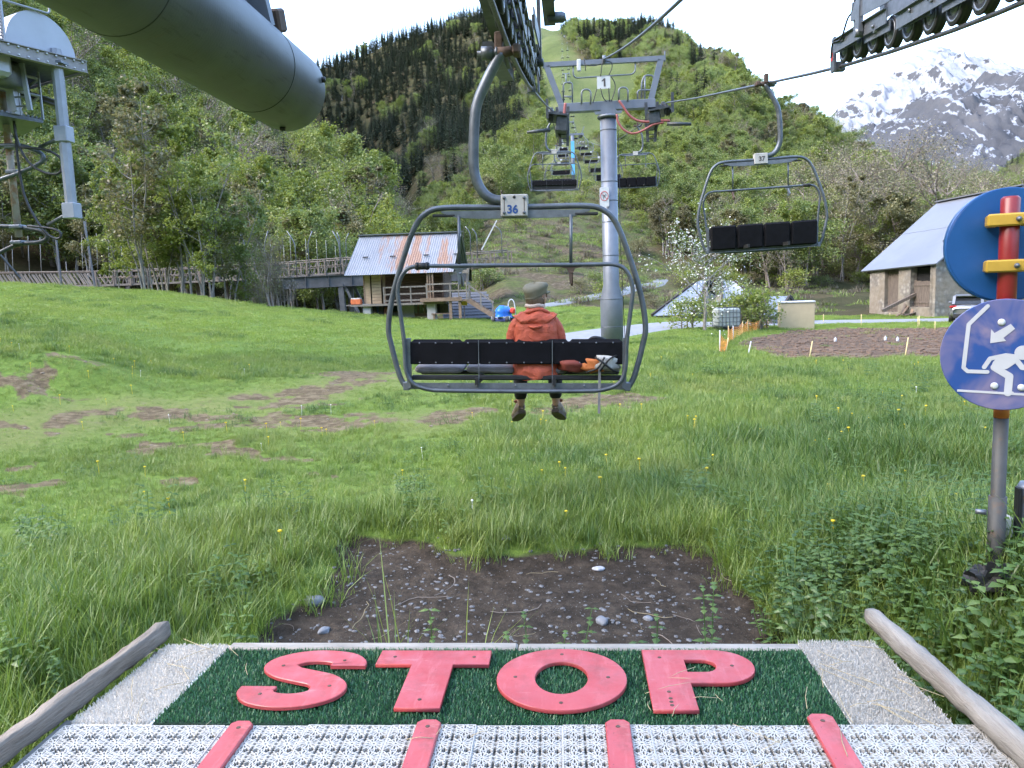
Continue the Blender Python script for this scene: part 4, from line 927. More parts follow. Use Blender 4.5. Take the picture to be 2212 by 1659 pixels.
chair37 = make_chair('empty grey chair coming down on the right, plate number 37, seats folded up', '37', NUMDARK, True, 'chairs hanging from the lift rope')
def hang(o, x, y, down, swing=0):
    o.rotation_euler = (0, R(swing), R(180) if down else 0); o.location = (x + (-.02 if not down else .02), y, ropez(y)-2.88); return o
hang(chair37, RX-.12, 14.2, True, 1.6)
# the next chairs keep their parts; beyond sixty metres they are small
def strip_number(t):
    for c in KIDS(t):
        for g in KIDS(c):
            if g.name.startswith('number') and g.name != 'number_plate' and c.name.startswith('number_plate'): bpy.data.objects.remove(g)
for (x, y, down, sw, lab) in [(LX, 33, False, 1.2, 'empty chair going up just left of the tower pole'), (RX-.25, 38, True, .5, 'empty chair partly hidden behind the right side of the tower pole'), (LX, 58, False, .5, 'second empty chair going up beyond the one left of the tower pole'), (RX-.3, 62, True, -1, 'empty chair half hidden by the left edge of the tower pole')]:
    c = copy_tree(chair37); c['label'] = lab; strip_number(c); hang(c, x, y, down, sw)
mbw = MB()
def small_chair():
    a = MB(); P = [Vector((x, 0, z)) for x, z in OUT_L]; P = P+[Vector((-p.x, 0, p.z)) for p in reversed(P)]; a.tube(bez(P, 2), .03, 5)
    a.tube(bez(HANGP, 2), .05, 5)
    P = [Vector((x, -.05, z)) for x, z in IN_L]; P = P+[Vector((-p.x, p.y, p.z)) for p in reversed(P[1:])]; a.tube(bez(P+[P[0]], 2)[:-1], .022, 5, closed=True)
    me = a.mesh('small chair frame', GALV); b = MB(); b.box((0, 0, .27), (1.84, .12, .42)); c = MB(); c.box((0, 0, 1.6), (.24, .08, .19))
    return me, b.mesh('small chair seat', VINYL), c.mesh('small chair plate', WHITE)
_sc = small_chair()
for y in [84, 110, 136, 158, 184, 210, 240, 270, 300, 330, 362, 394, 426, 458, 490, 522, 554, 586, 618, 650, 682, 714, 746, 778]:
    for x, down in ((LX, False), (RX, True)):
        yy = y if not down else y+2
        t = thing('lift_chair', ('small empty chair far up the lift line going up' if not down else 'small empty chair far up the lift line coming down'), 'chairlift chair', group='chairs hanging from the lift rope')
        link('frame', _sc[0], t); link('seat', _sc[1], t); link('number_plate', _sc[2], t); hang(t, x, yy, down)
def rope(name, x, label):
    ys = np.concatenate([np.arange(-5, 14, .35), np.arange(14, 60, 2), np.arange(60, 860, 12)])
    tag(MB().tube([(x, y, ropez(y)) for y in ys], .023, 8).build(name, ROPE), label, 'rope', 'haul ropes of the lift')
rope('haul_rope', LX, 'steel haul rope on the left carrying chair 36 uphill'); rope('haul_rope', RX, 'steel haul rope on the right bringing chair 37 down')
# ---------------------------------------------------------------- compression sheave trains at the station
def sheave_train(label, X, yend, n, inner):
    """row of rubber tyred wheels pressing down on the rope; inner = +1 when the open side faces +X"""
    t = thing('sheave_train', label, 'sheave train', (X, 0, 0), group='sheave trains at the station'); r = .17; sp = .47; ys = [yend-.28-i*sp for i in range(n)]
    ctr = [Vector((0, y, ropez(y)+r+.022)) for y in ys]
    whm = MB().lathe([(.085, -.045), (.155, -.05), (.17, -.04), (.155, -.012), (.155, .012), (.17, .04), (.155, .05), (.085, .045)], (0, 0, 0), 'x', 28).mesh('tyre', BLACK)
    rim = MB(); rim.lathe([(.03, -.052), (.06, -.054), (.066, -.047), (.11, -.04), (.118, -.053), (.135, -.053), (.135, .053), (.118, .053), (.11, .04), (.066, .047), (.06, .054), (.03, .052)], (0, 0, 0), 'x', 24); rim.lathe([(.02, -.075), (.02, .075)], (0, 0, 0), 'x', 10); rimm = rim.mesh('rim', GALV)
    for c in ctr:
        w = thing('sheave', None, None); w.parent = t; w.location = c; link('tyre', whm, w); link('rim', rimm, w)
    # rocker beams carry the wheels two by two, then four by four
    for i in range(0, n-1, 2):
        mb = MB()
        for s in (-1, 1):
            mb.beam(ctr[i]+Vector((s*.09, .12, .04)), ctr[i+1]+Vector((s*.09, -.12, .04)), .012, .11)
        mb.lathe([(.03, -.13), (.03, .13)], (ctr[i]+ctr[i+1])/2+Vector((0, 0, .06)), 'x', 10)
        mb.build('rocker_beam', GALV if inner < 0 else DARKM, t)
    for i in range(0, n-3, 4):
        mb = MB(); a, b = (ctr[i]+ctr[i+1])/2, (ctr[i+2]+ctr[i+3])/2
        for s in (-1, 1):
            mb.beam(a+Vector((s*.125, .34, .10)), b+Vector((s*.125, -.34, .10)), .014, .15); mb.beam(a+Vector((s*.14, .34, .175)), b+Vector((s*.14, -.34, .175)), .05, .012)
            for q in (a, b, (a+b)/2): mb.lathe([(.022, 0), (.02, s*.02), (.001, s*.022)], q+Vector((s*.132, 0, .1)), 'x', 6)
        mb.build('walking_beam', GALV if inner < 0 else DARKM, t)
    for i in range(0, n-7, 8):
        mb = MB(); a, b = (ctr[i]+ctr[i+3])/2, (ctr[i+4]+ctr[i+7])/2
        for s in (-1, 1):
            mb.beam(a+Vector((s*.17, .1, .36)), b+Vector((s*.17, -.1, .36)), .016, .2); mb.beam(a+Vector((s*.15, 0, .12)), a+Vector((s*.15, .02, .40)), .02, .13); mb.beam(b+Vector((s*.15, 0, .12)), b+Vector((s*.15, .02, .40)), .02, .13)
        mb.build('main_beam', GALV if inner < 0 else DARKM, t)
        m = (a+b)/2
        mb = MB(); mb.beam(m+Vector((inner*-.05, 0, .3)), m+Vector((inner*-.3, -.2, 1.9)), .16, .16); mb.build('support_arm', GALV if inner < 0 else DARKM, t)
    e = Vector((0, yend, ropez(yend)))
    mb = MB(); Mx = Matrix(((0, 0, 1), (1, 0, 0), (0, 1, 0)))
    mb.prism([(-.06, -.06), (.07, -.06), (.1, .05), (.1, .2), (.04, .36), (-.03, .37), (-.05, .2)], .03, Mx, e+Vector((inner*.09, 0, 0))); mb.box(e+Vector((0, .0, -.0)), (.12, .09, .12), None, .01); mb.build('rope_guide', GALVD, t)
    MB().box(e+Vector((inner*.09-.003 if inner < 0 else .122, .03, .13)), (.004, .055, .1)).build('red_sticker', REDP, t)
    MB().tube(bez([e+Vector((inner*.13, -.05, .1)), e+Vector((inner*.14, -.15, .25)), e+Vector((inner*.16, -.5, .2)), e+Vector((inner*.17, -.75, .35)), e+Vector((inner*.17, -.95, .42)), e+Vector((inner*.18, -1.05, .8)), e+Vector((inner*.2, -1.1, 1.5))], 6), .012, 6).build('hose', CABLE, t)
    mb = MB(); q = ctr[2]+Vector((inner*.17, .1, .1)); mb.beam(q, q+Vector((0, -.05, 1.5)), .05, .12); mb.lathe([(.05, -.05), (.05, .04), (.03, .05), (.001, .05)], q, 'x', 12); mb.build('hanger_bracket', GALV if inner < 0 else DARKM, t)
    return t
sheave_train('row of grey rubber tyred sheaves on the right hand rope against the sky', RX, 10.65, 16, -1)
lt = sheave_train('dark row of sheaves on the left hand rope above the passenger chair', LX, 11.9, 16, 1)
mb = MB()
for (a, b) in [((.32, -2, 4.35), (.34, 9.2, 4.75))]:
    mb.beam(a, b, .012, .26); mb.beam(Vector(a)+Vector((0, 0, .13)), Vector(b)+Vector((0, 0, .13)), .13, .014); mb.beam(Vector(a)-Vector((0, 0, .13)), Vector(b)-Vector((0, 0, .13)), .13, .014)
mb.beam((.32, 8.0, 4.7), (.05, 8.0, 4.6), .12, .12); mb.beam((.32, 5.0, 4.6), (.05, 5.0, 4.3), .12, .12)
mb.build('carrier_beam', DARKM, lt)
mb = MB(); mb.beam((-.13, -2, 3.75), (-.13, 8.6, 4.02), .1, .03); mb.beam((-.2, 7.6, 3.93), (-.2, 9.6, 4.2), .16, .12); mb.build('catwalk_beam', DARKM, lt)
mb = MB(); mb.box((-.22, 5.9, 4.22), (.36, 1.0, .3), Matrix.Rotation(R(8), 3, 'X'), .03); mb.build('housing', GALVD, lt)
mb = MB(); mb.lathe([(.05, -.1), (.06, -.09), (.06, .06), (.04, .1)], (.42, 8.9, 4.6), 'x', 12); mb.build('pivot_pin', GALVD, lt)
# ---------------------------------------------------------------- big round tube of the station
def station_tube():
    m, t, b = NT('green grey tube paint'); v = coords(t, 'Object'); vs = coords(t, 'Object', (3, .35, 3))
    c = ramp(t, noise(t, 1.6, 6, .6, v), [(.3, (.058, .068, .073)), (.7, (.088, .102, .112))])
    c = mixc(t, ramp(t, noise(t, 7, 7, .7, vs), [(.56, 0.0), (.70, .75)]), c, (.03, .036, .036)); c = mixc(t, ramp(t, noise(t, 3.1, 7, .75, coords(t, 'Object', (1, 2.5, 1))), [(.60, 0.0), (.72, .6)]), c, (.085, .06, .045)); c = mixc(t, ramp(t, noise(t, 34, 3, .6, v), [(.70, 0.0), (.74, .6)]), c, (.03, .03, .03))
    t.links.new(c, b.inputs['Base Color']); b.inputs['Roughness'].default_value = .48; b.inputs['Metallic'].default_value = .15
    w = N(t, 'ShaderNodeTexWave', wave_type='BANDS', bands_direction='Y'); w.inputs['Scale'].default_value = 9; w.inputs['Distortion'].default_value = 6; w.inputs['Detail'].default_value = 4; w.inputs['Detail Scale'].default_value = 3; t.links.new(v, w.inputs[0])
    bump(t, b, w.outputs['Fac'], .035, .006)
    c_ = atY(620, 196, 7.9); r = .40
    o = thing('station_tube', 'big dark green grey steel tube reaching in from the upper left', 'steel tube', (c_.x, 0, c_.z))
    MB().lathe([(.3, 7.905), (r-.004, 7.9), (r, 7.885)]+[(r, y) for y in np.linspace(7.6, -4, 24)]+[(.3, -4.01)], (0, 0, 0), 'y', 72).build('tube', m, o)
    SEAM = plain('dark weld seam', (.03, .035, .035), .6)
    for y in (7.02, 4.9): MB().lathe([(r-.01, y-.008), (r+.003, y-.006), (r+.003, y+.006), (r-.01, y+.008)], (0, 0, 0), 'y', 72).build('weld_seam', SEAM, o)
    mb = MB(); mb.beam((.10, 6.95, .30), (.0, 6.5, 1.6), .34, .06); mb.beam((.02, 6.8, .3), (-.1, 6.4, 1.6), .06, .34); mb.build('bracket', TOWERM, o)
    MB().box((.24, 7.1, .40), (.10, .2, .20), Matrix.Rotation(R(20), 3, 'X'), .02).build('lug', RUST, o)
    mb = MB(); mb.lathe([(.03, 0), (.028, -.03), (.001, -.035)], (0, 7.7, -.40), 'z', 8); mb.lathe([(.03, 0), (.028, .03), (.001, .035)], (.40, 7.8, .06), 'x', 8); mb.build('bolt', BLACK, o)
station_tube()
# ---------------------------------------------------------------- first tower
def P1(px, py, Y=28.5): return atY(px, py, Y)
def Z4(zx, zy, Y=28.5): return atY(1157.9+zx*.1406, 86.4+zy*.1406, Y)
def sheave_bank(parent, x, y0, z0, s, mat, n=4, slope=.19):
    whm = MB().lathe([(.03, -.07), (.14, -.06), (.17, -.05), (.155, 0), (.17, .05), (.14, .06), (.03, .07)], (0, 0, 0), 'x', 18).mesh('sheave', BLACK)
    for i in range(n):
        yy = (i-(n-1)/2)*.46; link('sheave', whm, parent, (x, y0+yy, z0+yy*slope))
    mb = MB(); h = n*.23
    for q in (-.09, .09): mb.beam((x+q, y0-h, z0-h*slope), (x+q, y0+h, z0+h*slope), .02, .14)
    mb.beam((x, y0, z0+.02), (x-s*.75, y0, z0+.1), .14, .14); mb.beam((x+s*.11, y0-h-.1, z0+.3), (x+s*.11, y0-h-.1, z0-.35), .07, .09)
    mb.build('sheave_beam', mat, parent)
def first_tower():
    bx, by = MIDX, 28.5; gz = H1(bx, by)
    t = thing('lift_tower', 'nearest grey lift tower with number 1 plate behind chair 36', 'lift tower', (0, 0, 0), group='towers of the chairlift')
    zc0, zc1 = P1(1313, 645).z, P1(1313, 616).z; ztop = P1(1313, 252).z
    MB().lathe([(.41, gz-.3), (.41, zc0), (.29, zc1), (.29, ztop), (.01, ztop)], (bx, by, 0), 'z', 36).build('pole', TOWERM, t)
    mb = MB(); mb.lathe([(.29, ztop-.06), (.38, ztop-.05), (.38, ztop+.02), (.28, ztop+.03)], (bx, by, 0), 'z', 24)
    for k in range(14):
        a = k*6.283/14; mb.lathe([(.018, -.09), (.018, .05)], (bx+.34*math.cos(a), by+.34*math.sin(a), ztop), 'z', 6)
    mb.build('flange', TOWERM, t)
    for py, r in ((282, .293), (393, .293), (434, .293), (480, .293), (552, .293), (646, .413), (706, .413)):
        z = P1(1313, py).z; MB().lathe([(r-.004, z-.014), (r+.006, z-.012), (r+.006, z+.012), (r-.004, z+.014)], (bx, by, 0), 'z', 36).build('steel_band', GALVD, t)
    xl, xr = P1(1206, 235).x, P1(1415, 225).x; zb = (P1(1206, 235).z+P1(1415, 225).z)/2
    MB().box(((xl+xr)/2, by, zb), (xr-xl, .34, .30), None, .012).build('cross_arm', TOWERM, t)
    mb = MB(); mb.prism([(-.5, -.2), (-.28, -.2), (-.2, .12), (-.1, .17), (.1, .17), (.2, .12), (.28, -.2), (.5, -.2), (.45, -.3), (-.45, -.3)], .03, Matrix(((1, 0, 0), (0, 0, -1), (0, 1, 0))), (bx, by-.172, zb)); mb.build('gusset', TOWERM, t)
    zt = (P1(1173, 142).z+P1(1436, 125).z)/2; tl, tr = P1(1173, 142).x, P1(1436, 125).x
    MB().beam((tl, by, zt), (tr, by, zt), .16, .16).build('top_beam', TOWERM, t)
    for (a, b) in (((1212, 228), (1181, 146)), ((1406, 216), (1427, 129))):
        A, B = P1(*a), P1(*b); A.z = zb+.14; B.z = zt-.06; MB().beam(A, B, .2, .16, (0, 1, 0)).build('gantry_leg', TOWERM, t)
    mb = MB()
    for x in (tl, tr): mb.box((x, by, zt+.06), (.03, .2, .34))
    mb.build('end_plate', TOWERM, t)
    mb = MB(); mb.tube(fillet([Z4(570, 400), Z4(570, 590), Z4(1525, 525), Z4(1525, 340)], .22), .026, 8); mb.build('cable_rail', GALV, t)
    for (a, b, top, bot) in ((700, 840, 760, 985), (1270, 1410, 730, 950)):
        MB().tube(fillet([Z4(a, bot, 28.2), Z4(a, top, 28.2), Z4(b, top, 28.2), Z4(b, bot, 28.2)], .18), .03, 8).build('step_hoop', GALV, t)
    for pts in ([Z4(420, 960), Z4(420, 655), Z4(555, 650), Z4(560, 960)], [Z4(425, 868), Z4(565, 875)], [Z4(1620, 900), Z4(1620, 660), Z4(1665, 540), Z4(1790, 545), Z4(1810, 600), Z4(1800, 740), Z4(1760, 770), Z4(1560, 770), Z4(1560, 905)], [Z4(1670, 900), Z4(1670, 545)]):
        MB().tube(fillet(pts, .12) if len(pts) > 2 else pts, .028, 8).build('guard_rail', GALV, t)
    # ladders of the work platforms and the dark sheave assemblies at both ends
    for s, x, z, xx in ((-1, xl, ropez(28.5), LX), (1, xr, ropez(28.5), RX)):
        sheave_bank(t, xx, by, z-.19, s, DARKM, 4, .34)
        mb = MB(); mb.beam((x+s*.05, by-.3, zb), (x-s*.05, by-.3, zb-1.35), .06, .1)
        mb.beam((x-s*.35, by-.3, zb), (x-s*.30, by-.3, zb-1.35), .06, .1)
        for k in range(8): mb.beam((x, by-.3, zb-.25-k*.14), (x-s*.32, by-.3, zb-.25-k*.14), .03, .03)
        mb.build('work_ladder', DARKM, t)
        mb = MB(); M = Matrix.Rotation(R(-8*s), 3, 'Y')
        mb.box((x-s*.12, by-.2, zb-.62), (.42, 1.3, .62 if s < 0 else .42), M, .03); mb.box((x+s*.05, by-.2, zb-.36), (.7, 1.5, .06), M)
        mb.build('work_platform', DARKM, t)
        mb = MB(); mb.tube([(x+s*.3, by-.9, zb-.88), (x-s*-1.1, by-1.0, zb-.95)], [.07, .05], 10); mb.build('rope_catcher', DARKM, t)
    for pts, r, m in (([(450, 970), (440, 1080), (430, 1185)], .05, HOSE), ([(1275, 930), (1340, 1020), (1420, 1140), (1540, 1230), (1700, 1258), (1900, 1238), (2060, 1240)], .042, HOSE), ([(1240, 1140), (1262, 1260), (1340, 1370), (1450, 1432), (1560, 1425), (1680, 1370), (1800, 1300), (1960, 1268)], .038, HOSE)):
        MB().tube(bez([Z4(a, b, 27.7) for a, b in pts], 5), r, 8).build('red_hose', m, t)
    for pts in ([(1040, 300), (1012, 400), (992, 560)], [(935, 750), (905, 860), (875, 965)], [(990, 740), (1030, 880), (1085, 950)], [(1115, 740), (1122, 830), (1132, 945)], [(1150, 560), (1205, 650), (1212, 770), (1155, 945)], [(1040, 320), (1100, 325), (1160, 350), (1165, 430), (1120, 540)], [(740, 280), (755, 380), (762, 470)], [(755, 380), (880, 395), (1000, 370)]):
        MB().tube(bez([Z4(a, b, 28.2) for a, b in pts], 4), .018, 6).build('cable', CABLE, t)
    pu = MB(); c = Z4(1045, 290, 28.3); pu.lathe([(.05, -.06), (.13, -.05), (.11, 0), (.13, .05), (.05, .06)], c, 'x', 16); pu.build('pulley', TOWERM, t)
    a, b = Z4(625, 300, 28.3), Z4(690, 480, 28.3); MB().box(((a+b)/2), (abs(b.x-a.x), .12, abs(a.z-b.z)), None, .02).build('floodlight', WHITE, t)
    a, b = Z4(935, 565, 28.25), Z4(1142, 742, 28.25); c = (a+b)/2
    pl = MB().box(c, (b.x-a.x, .02, a.z-b.z)).build('number_plate', WHITE, t)
    MB().prism([(-.02, -.14), (.045, -.14), (.045, .14), (-.005, .14), (-.095, .055), (-.075, .025), (-.02, .07)], .004, Matrix(((1, 0, 0), (0, 0, -1), (0, 1, 0))), (c.x+.02, c.y-.011, c.z)).build('number', NUMDARK, pl)
    # no-swinging sign on the pole
    a, b = P1(1295, 405, 28.15), P1(1316, 446, 28.15); c = (a+b)/2; w, h = b.x-a.x, a.z-b.z
    Mx = Matrix(((1, 0, 0), (0, 0, -1), (0, 1, 0)))
    def rr(w, h, r, n=5):
        o = []
        for (cx, cy, a0) in ((w/2-r, h/2-r, 0), (-w/2+r, h/2-r, 90), (-w/2+r, -h/2+r, 180), (w/2-r, -h/2+r, 270)):
            for k in range(n+1): q = R(a0+90*k/n); o.append((cx+r*math.cos(q), cy+r*math.sin(q)))
        return o
    sg = MB().prism(rr(w, h, .05), .015, Mx, c).build('warning_sign', WHITE, t)
    ring = MB(); ring.tube([c+Vector((.135*math.cos(q), -.02, .03+.16*math.sin(q))) for q in np.linspace(0, 6.283, 33)[:-1]], .011, 6, closed=True)
    ring.beam(c+Vector((-.095, -.02, .145)), c+Vector((.095, -.02, -.085)), .016, .012); ring.build('red_ring', REDP, sg)
    f = MB(); f.beam(c+Vector((.06, -.018, .10)), c+Vector((-.03, -.018, .01)), .035, .01); f.beam(c+Vector((-.03, -.018, .01)), c+Vector((-.05, -.018, -.09)), .02, .01); f.beam(c+Vector((.02, -.018, .05)), c+Vector((-.06, -.018, .05)), .02, .01); f.beam(c+Vector((.0, -.018, .02)), c+Vector((.05, -.018, -.03)), .018, .01); f.build('figure', NUMDARK, sg)
    mb = MB(); mb.tube([(bx+.34, by-.05, ztop-.2), (bx+.36, by-.05, 3), (bx+.47, by-.05, gz)], .012, 5); mb.build('ground_wire', CABLE, t)
first_tower()
c0 = Z4(1045, 290, 28.3); c1 = atY(1440, -22, 13.0); c2 = c0+(c1-c0)*1.9
tag(MB().tube([c0.lerp(c2, k/16)-Vector((0, 0, .35*math.sin(math.pi*k/16))) for k in range(17)], .030, 8).build('signal_cable', ROPE), 'thick grey cable climbing from the top beam of the nearest tower out of view', 'cable')
BANNER = plain('blue banner', (.10, .38, .66), .6, var=.15)
def far_tower(y, label, hgt, w, banner=False):
    t = thing('lift_tower', label, 'lift tower', (MIDX, y, 0), group='towers of the chairlift'); z = ropez(y); g = H1(MIDX, y)
    MB().lathe([(.42, g-1), (.36, z-.2), (.02, z-.15)], (0, 0, 0), 'z', 14).build('pole', TOWERM, t)
    MB().box((0, 0, z+.05), (w, .4, .35)).build('cross_arm', TOWERM, t)
    mb = MB()
    for s in (-1, 1): mb.beam((s*w*.4, 0, z+.2), (s*w*.52, 0, z+1.6), .14, .14)
    mb.build('gantry_leg', TOWERM, t)
    for s in (-1, 1):
        mb = MB(); mb.box((s*2.02, 0, z-.2), (.5, 2.6, .35), Matrix.Rotation(R(15), 3, 'X')); mb.box((s*1.7, 0, z-.5), (.7, 1.2, .3)); mb.build('sheave_bank', DARKM, t)
    if banner:
        for z0, z1 in ((z-1.4, z-4.9), (z-6.2, z-8.4)): MB().box((0, -.42, (z0+z1)/2), (.7, .03, z0-z1)).build('banner', BANNER, t)
far_tower(170, 'second lift tower with blue banners seen left of the nearest pole', 10, 4.9, True)
far_tower(330, 'third lift tower small on the ski run', 9, 4.6); far_tower(520, 'fourth lift tower tiny on the ski run', 9, 4.6); far_tower(720, 'highest lift tower in view near the top of the ski run', 9, 4.6)
# ---------------------------------------------------------------- drive platform of a second lift, upper left
def drive_station():
    D = lambda x, y, Y=21.0: atY(x, y, Y)
    PALEM = plain('pale zinc steel', (.27, .285, .33), .45, .2, .1, 3)
    t = thing('lift_drive', 'grey drive machine of another lift on a raised platform at the upper left', 'lift machinery')
    B = D(186, 146, 21.2); ab = Vector((-.42, -.9, 0)).normalized(); bc = Vector((-.9, .42, 0)).normalized(); L1, L2 = 2.9, 3.4
    A = B+ab*L1; Cc = B+bc*L2; E = A+bc*L2; z = B.z
    mb = MB(); mb.beam(A, B, .06, .30)
    for k in (-.15, .15): mb.beam(A+Vector((0, 0, k)), B+Vector((0, 0, k)), .16, .02)
    mb.beam(B, Cc, .06, .30); mb.beam(A, E, .06, .30); mb.beam(E, Cc, .06, .3); mb.build('platform_frame', plain('weathered steel grey', (.25, .235, .235), .6, .2, .2, 4), t)
    mb = MB(); c = (A+Cc)/2; ang = math.atan2(ab.y, ab.x)
    mb.box(c-Vector((0, 0, .08)), (L1-.1, L2-.1, .04), Matrix.Rotation(ang, 3, 'Z')); mb.build('platform_floor', DARKM, t)
    mb = MB()
    for i in range(12):
        for k in (-.1, .1):
            q = A.lerp(B, (i+.5)/12)+Vector((0, 0, k))-bc*.05; mb.lathe([(.03, -.02), (.03, .02)], q, 'z', 6)
    q_ = mb.build('rivets', WHITE, t); q_['kind'] = 'stuff'
    # hood: a half round casing over the bull gear
    hc = A.lerp(B, .60)+bc*.15+Vector((0, 0, .16)); pts = [(.98*math.cos(a), 1.02*math.sin(a)) for a in np.linspace(math.pi*.97, 0, 22)]
    pts = [(-1.0, .0)]+[(x*(1.0 if x > 0 else .86), y) for x, y in pts[1:]]
    M = Matrix((-ab, Vector((0, 0, 1)), bc)).transposed()
    MB().prism(list(reversed(pts)), .85, M, hc).build('hood', plain('pale metal hood', (.36, .38, .43), .5, .3, .06, 2), t)
    mb = MB(); mb.lathe([(.1, 0), (.42, .02), (.46, .1), (.46, .5), (.40, .62), (.1, .64)], A.lerp(B, .42)+bc*1.0-Vector((0, 0, .75)), 'z', 20); mb.build('gearbox', plain('dark grey gearbox', (.12, .13, .14), .4, .4, .2), t)
    mb = MB(); mb.box(A.lerp(B, .15)+bc*.7-Vector((0, 0, .2)), (1.3, .9, .8), Matrix.Rotation(ang, 3, 'Z'), .1); mb.build('motor_casing', plain('pale metal hood', (.46, .48, .52)), t)
    # column with the cable guides hanging from the frame
    c0, c1 = D(122, 136, 20.6), D(157, 464, 20.6); c0.x = c1.x = (c0.x+c1.x)/2; c0.y = c1.y = 20.6
    col = MB().lathe([(.001, c1.z), (.15, c1.z), (.15, c0.z), (.15, c0.z+.35), (.001, c0.z+.35)], (c0.x, c0.y, 0), 'z', 8, smooth=False).build('column', PALEM, t)
    for py, h in ((290, .42), (456, .42)):
        zz = D(150, py, 20.6).z; MB().box((c0.x, c0.y, zz), (.36, .36, h), None, .02).build('collar', PALEM, t)
    MB().box((c0.x, c0.y, c0.z-.02), (.5, .4, .06)).build('flange', TOWERM, t)
    # lower catwalk with railings
    w0, w1, w2 = D(-40, 227, 19.5), D(93, 258, 21.0), D(50, 270, 22.3); zf = w1.z
    for q in (w0, w2): q.z = zf
    mb = MB(); w3 = w0+(w2-w1); mb.add([w0, w1, w2, w3]+[q-Vector((0, 0, .1)) for q in (w0, w1, w2, w3)], [(0, 1, 2, 3), (7, 6, 5, 4), (0, 4, 5, 1), (1, 5, 6, 2), (2, 6, 7, 3), (3, 7, 4, 0)])
    mb.build('catwalk', GALVD, t)
    for k in range(14):
        q0, q1 = w0.lerp(w1, (k+.5)/14), w3.lerp(w2, (k+.5)/14); MB().beam(q0+Vector((0, 0, .03)), q1+Vector((0, 0, .03)), .05, .04).build('grating_bar', GALV, t)
    for k in (.62, 1.08, 1.55):
        MB().tube(fillet([w0+Vector((0, 0, k)), w1+Vector((0, 0, k)), w2+Vector((0, 0, k)), w2.lerp(w3, .3)+Vector((0, 0, k))], .12), .042, 8).build('railing', PALEM, t)
    mb = MB()
    for q in (w0.lerp(w1, .62), w1, w2): mb.beam(q, q+Vector((0, 0, 1.6)), .05, .05)
    mb.build('railing_post', PALEM, t)
    a = D(30, 240, 20.3); mb = MB(); mb.beam(Vector((a.x, a.y, zf)), Vector((a.x, a.y, z)), .2, .2); mb.build('upright', PALEM, t)
    for s in (0, .45):
        p0 = D(8, 120, 20.2)+Vector((s, 0, 0)); p1 = D(34, 240, 20.2)+Vector((s*.9, 0, 0)); MB().beam(p0, p1, .07, .12).build('stair_string', PALEM, t)
    for k in range(6):
        p = D(8, 120, 20.2).lerp(D(34, 240, 20.2), (k+.5)/6); MB().beam(p, p+Vector((.43, 0, 0)), .06, .03).build('stair_tread', GALV, t)
    # upper guard rails and mesh screen
    m0, m1, m2 = A+ab*1.2+Vector((0, 0, .2)), A.lerp(B, .35)+Vector((0, 0, .2)), A.lerp(B, .72)+bc*.1+Vector((0, 0, .2))
    for k in (1.0, 1.45, 1.9): MB().tube(fillet([m0+Vector((0, 0, k)), m2+Vector((0, 0, k)), m2+Vector((0, 0, k+.6))], .1), .028, 8).build('railing', PALEM, t)
    for q in (A.lerp(B, .02), A.lerp(B, .27)): MB().beam(q+Vector((0, 0, .15)), q+Vector((0, 0, 3)), .07, .07).build('screen_post', PALEM, t)
    q0, q1 = A.lerp(B, .02), A.lerp(B, .27); mb = MB()
    for k in range(34): mb.beam(q0+Vector((0, 0, .2+k*.085)), q1+Vector((0, 0, .2+k*.085)), .012, .03)
    for k in range(9): q = q0.lerp(q1, k/8); mb.beam(q+Vector((0, 0, .2)), q+Vector((0, 0, 3)), .012, .012)
    q_ = mb.build('screen_mesh', GALVD, t); q_['kind'] = 'stuff'
    # bullwheel under the floor
    wc = D(60, 205, 22.0); mb = MB(); M = Matrix.Rotation(R(18), 3, 'Y')
    mb.lathe([(.62, -.08), (.78, -.09), (.80, -.05), (.72, 0), (.80, .05), (.78, .09), (.62, .08)], wc, 'z', 40, M); bw = mb.build('bullwheel', BLACK, t)
    mb = MB(); mb.lathe([(.08, -.12), (.2, -.1), (.2, .1), (.08, .12)], wc, 'z', 16, M)
    for k in range(6): a_ = k*math.pi/3; mb.beam(wc, wc+M @ Vector((.66*math.cos(a_), .66*math.sin(a_), 0)), .1, .06)
    mb.build('spokes', DARKM, bw)
    # rusty hanging post and the looped cable guides
    p0, p1 = D(14, 268, 21), D(40, 512, 21); p0.x = p1.x = (p0.x+p1.x)/2; p0.y = p1.y = 21; p0.z = z
    MB().tube([p0, p1], .095, 12).build('hanging_post', plain('rust and zinc post', (.34, .30, .27), .7, .2, .2, 3, c2=(.26, .14, .08), patch=(.6, .5, .6)), t)
    Q = lambda L, Y=20.8: [D(a, b, Y) for a, b in L]
    for pts, r, m in ((Q([(-40, 316), (30, 314), (65, 320), (90, 333), (93, 345), (82, 355), (45, 372), (0, 388), (-40, 400)]), .06, GALVD), (Q([(-40, 488), (30, 490), (75, 496), (98, 505), (101, 515), (85, 523), (52, 526), (30, 531), (0, 545), (-40, 560)], 20.9), .06, DARKM),
                      (Q([(30, 262), (34, 290), (48, 330), (70, 358), (100, 374), (125, 375), (134, 362), (133, 346), (118, 332), (90, 322), (40, 318)], 20.6), .035, CABLE), (Q([(32, 268), (38, 340), (52, 420), (80, 478), (108, 510), (128, 515), (130, 503), (112, 494), (60, 488)], 20.7), .035, CABLE)):
        MB().tube(bez(pts, 5), r, 8).build('cable_guide', m, t)
    for a, b in (((146, 291), (86, 318)), ((157, 456), (104, 486))):
        MB().tube([D(*a, 20.6), D(*b, 20.8)], .055, 8).build('guide_arm', GALVD, t)
    for py in (318, 372, 490, 524):
        MB().box(D(28+(py-318)*.06, py, 20.9), (.34, .3, .1), None, .02).build('clamp', GALV, t)
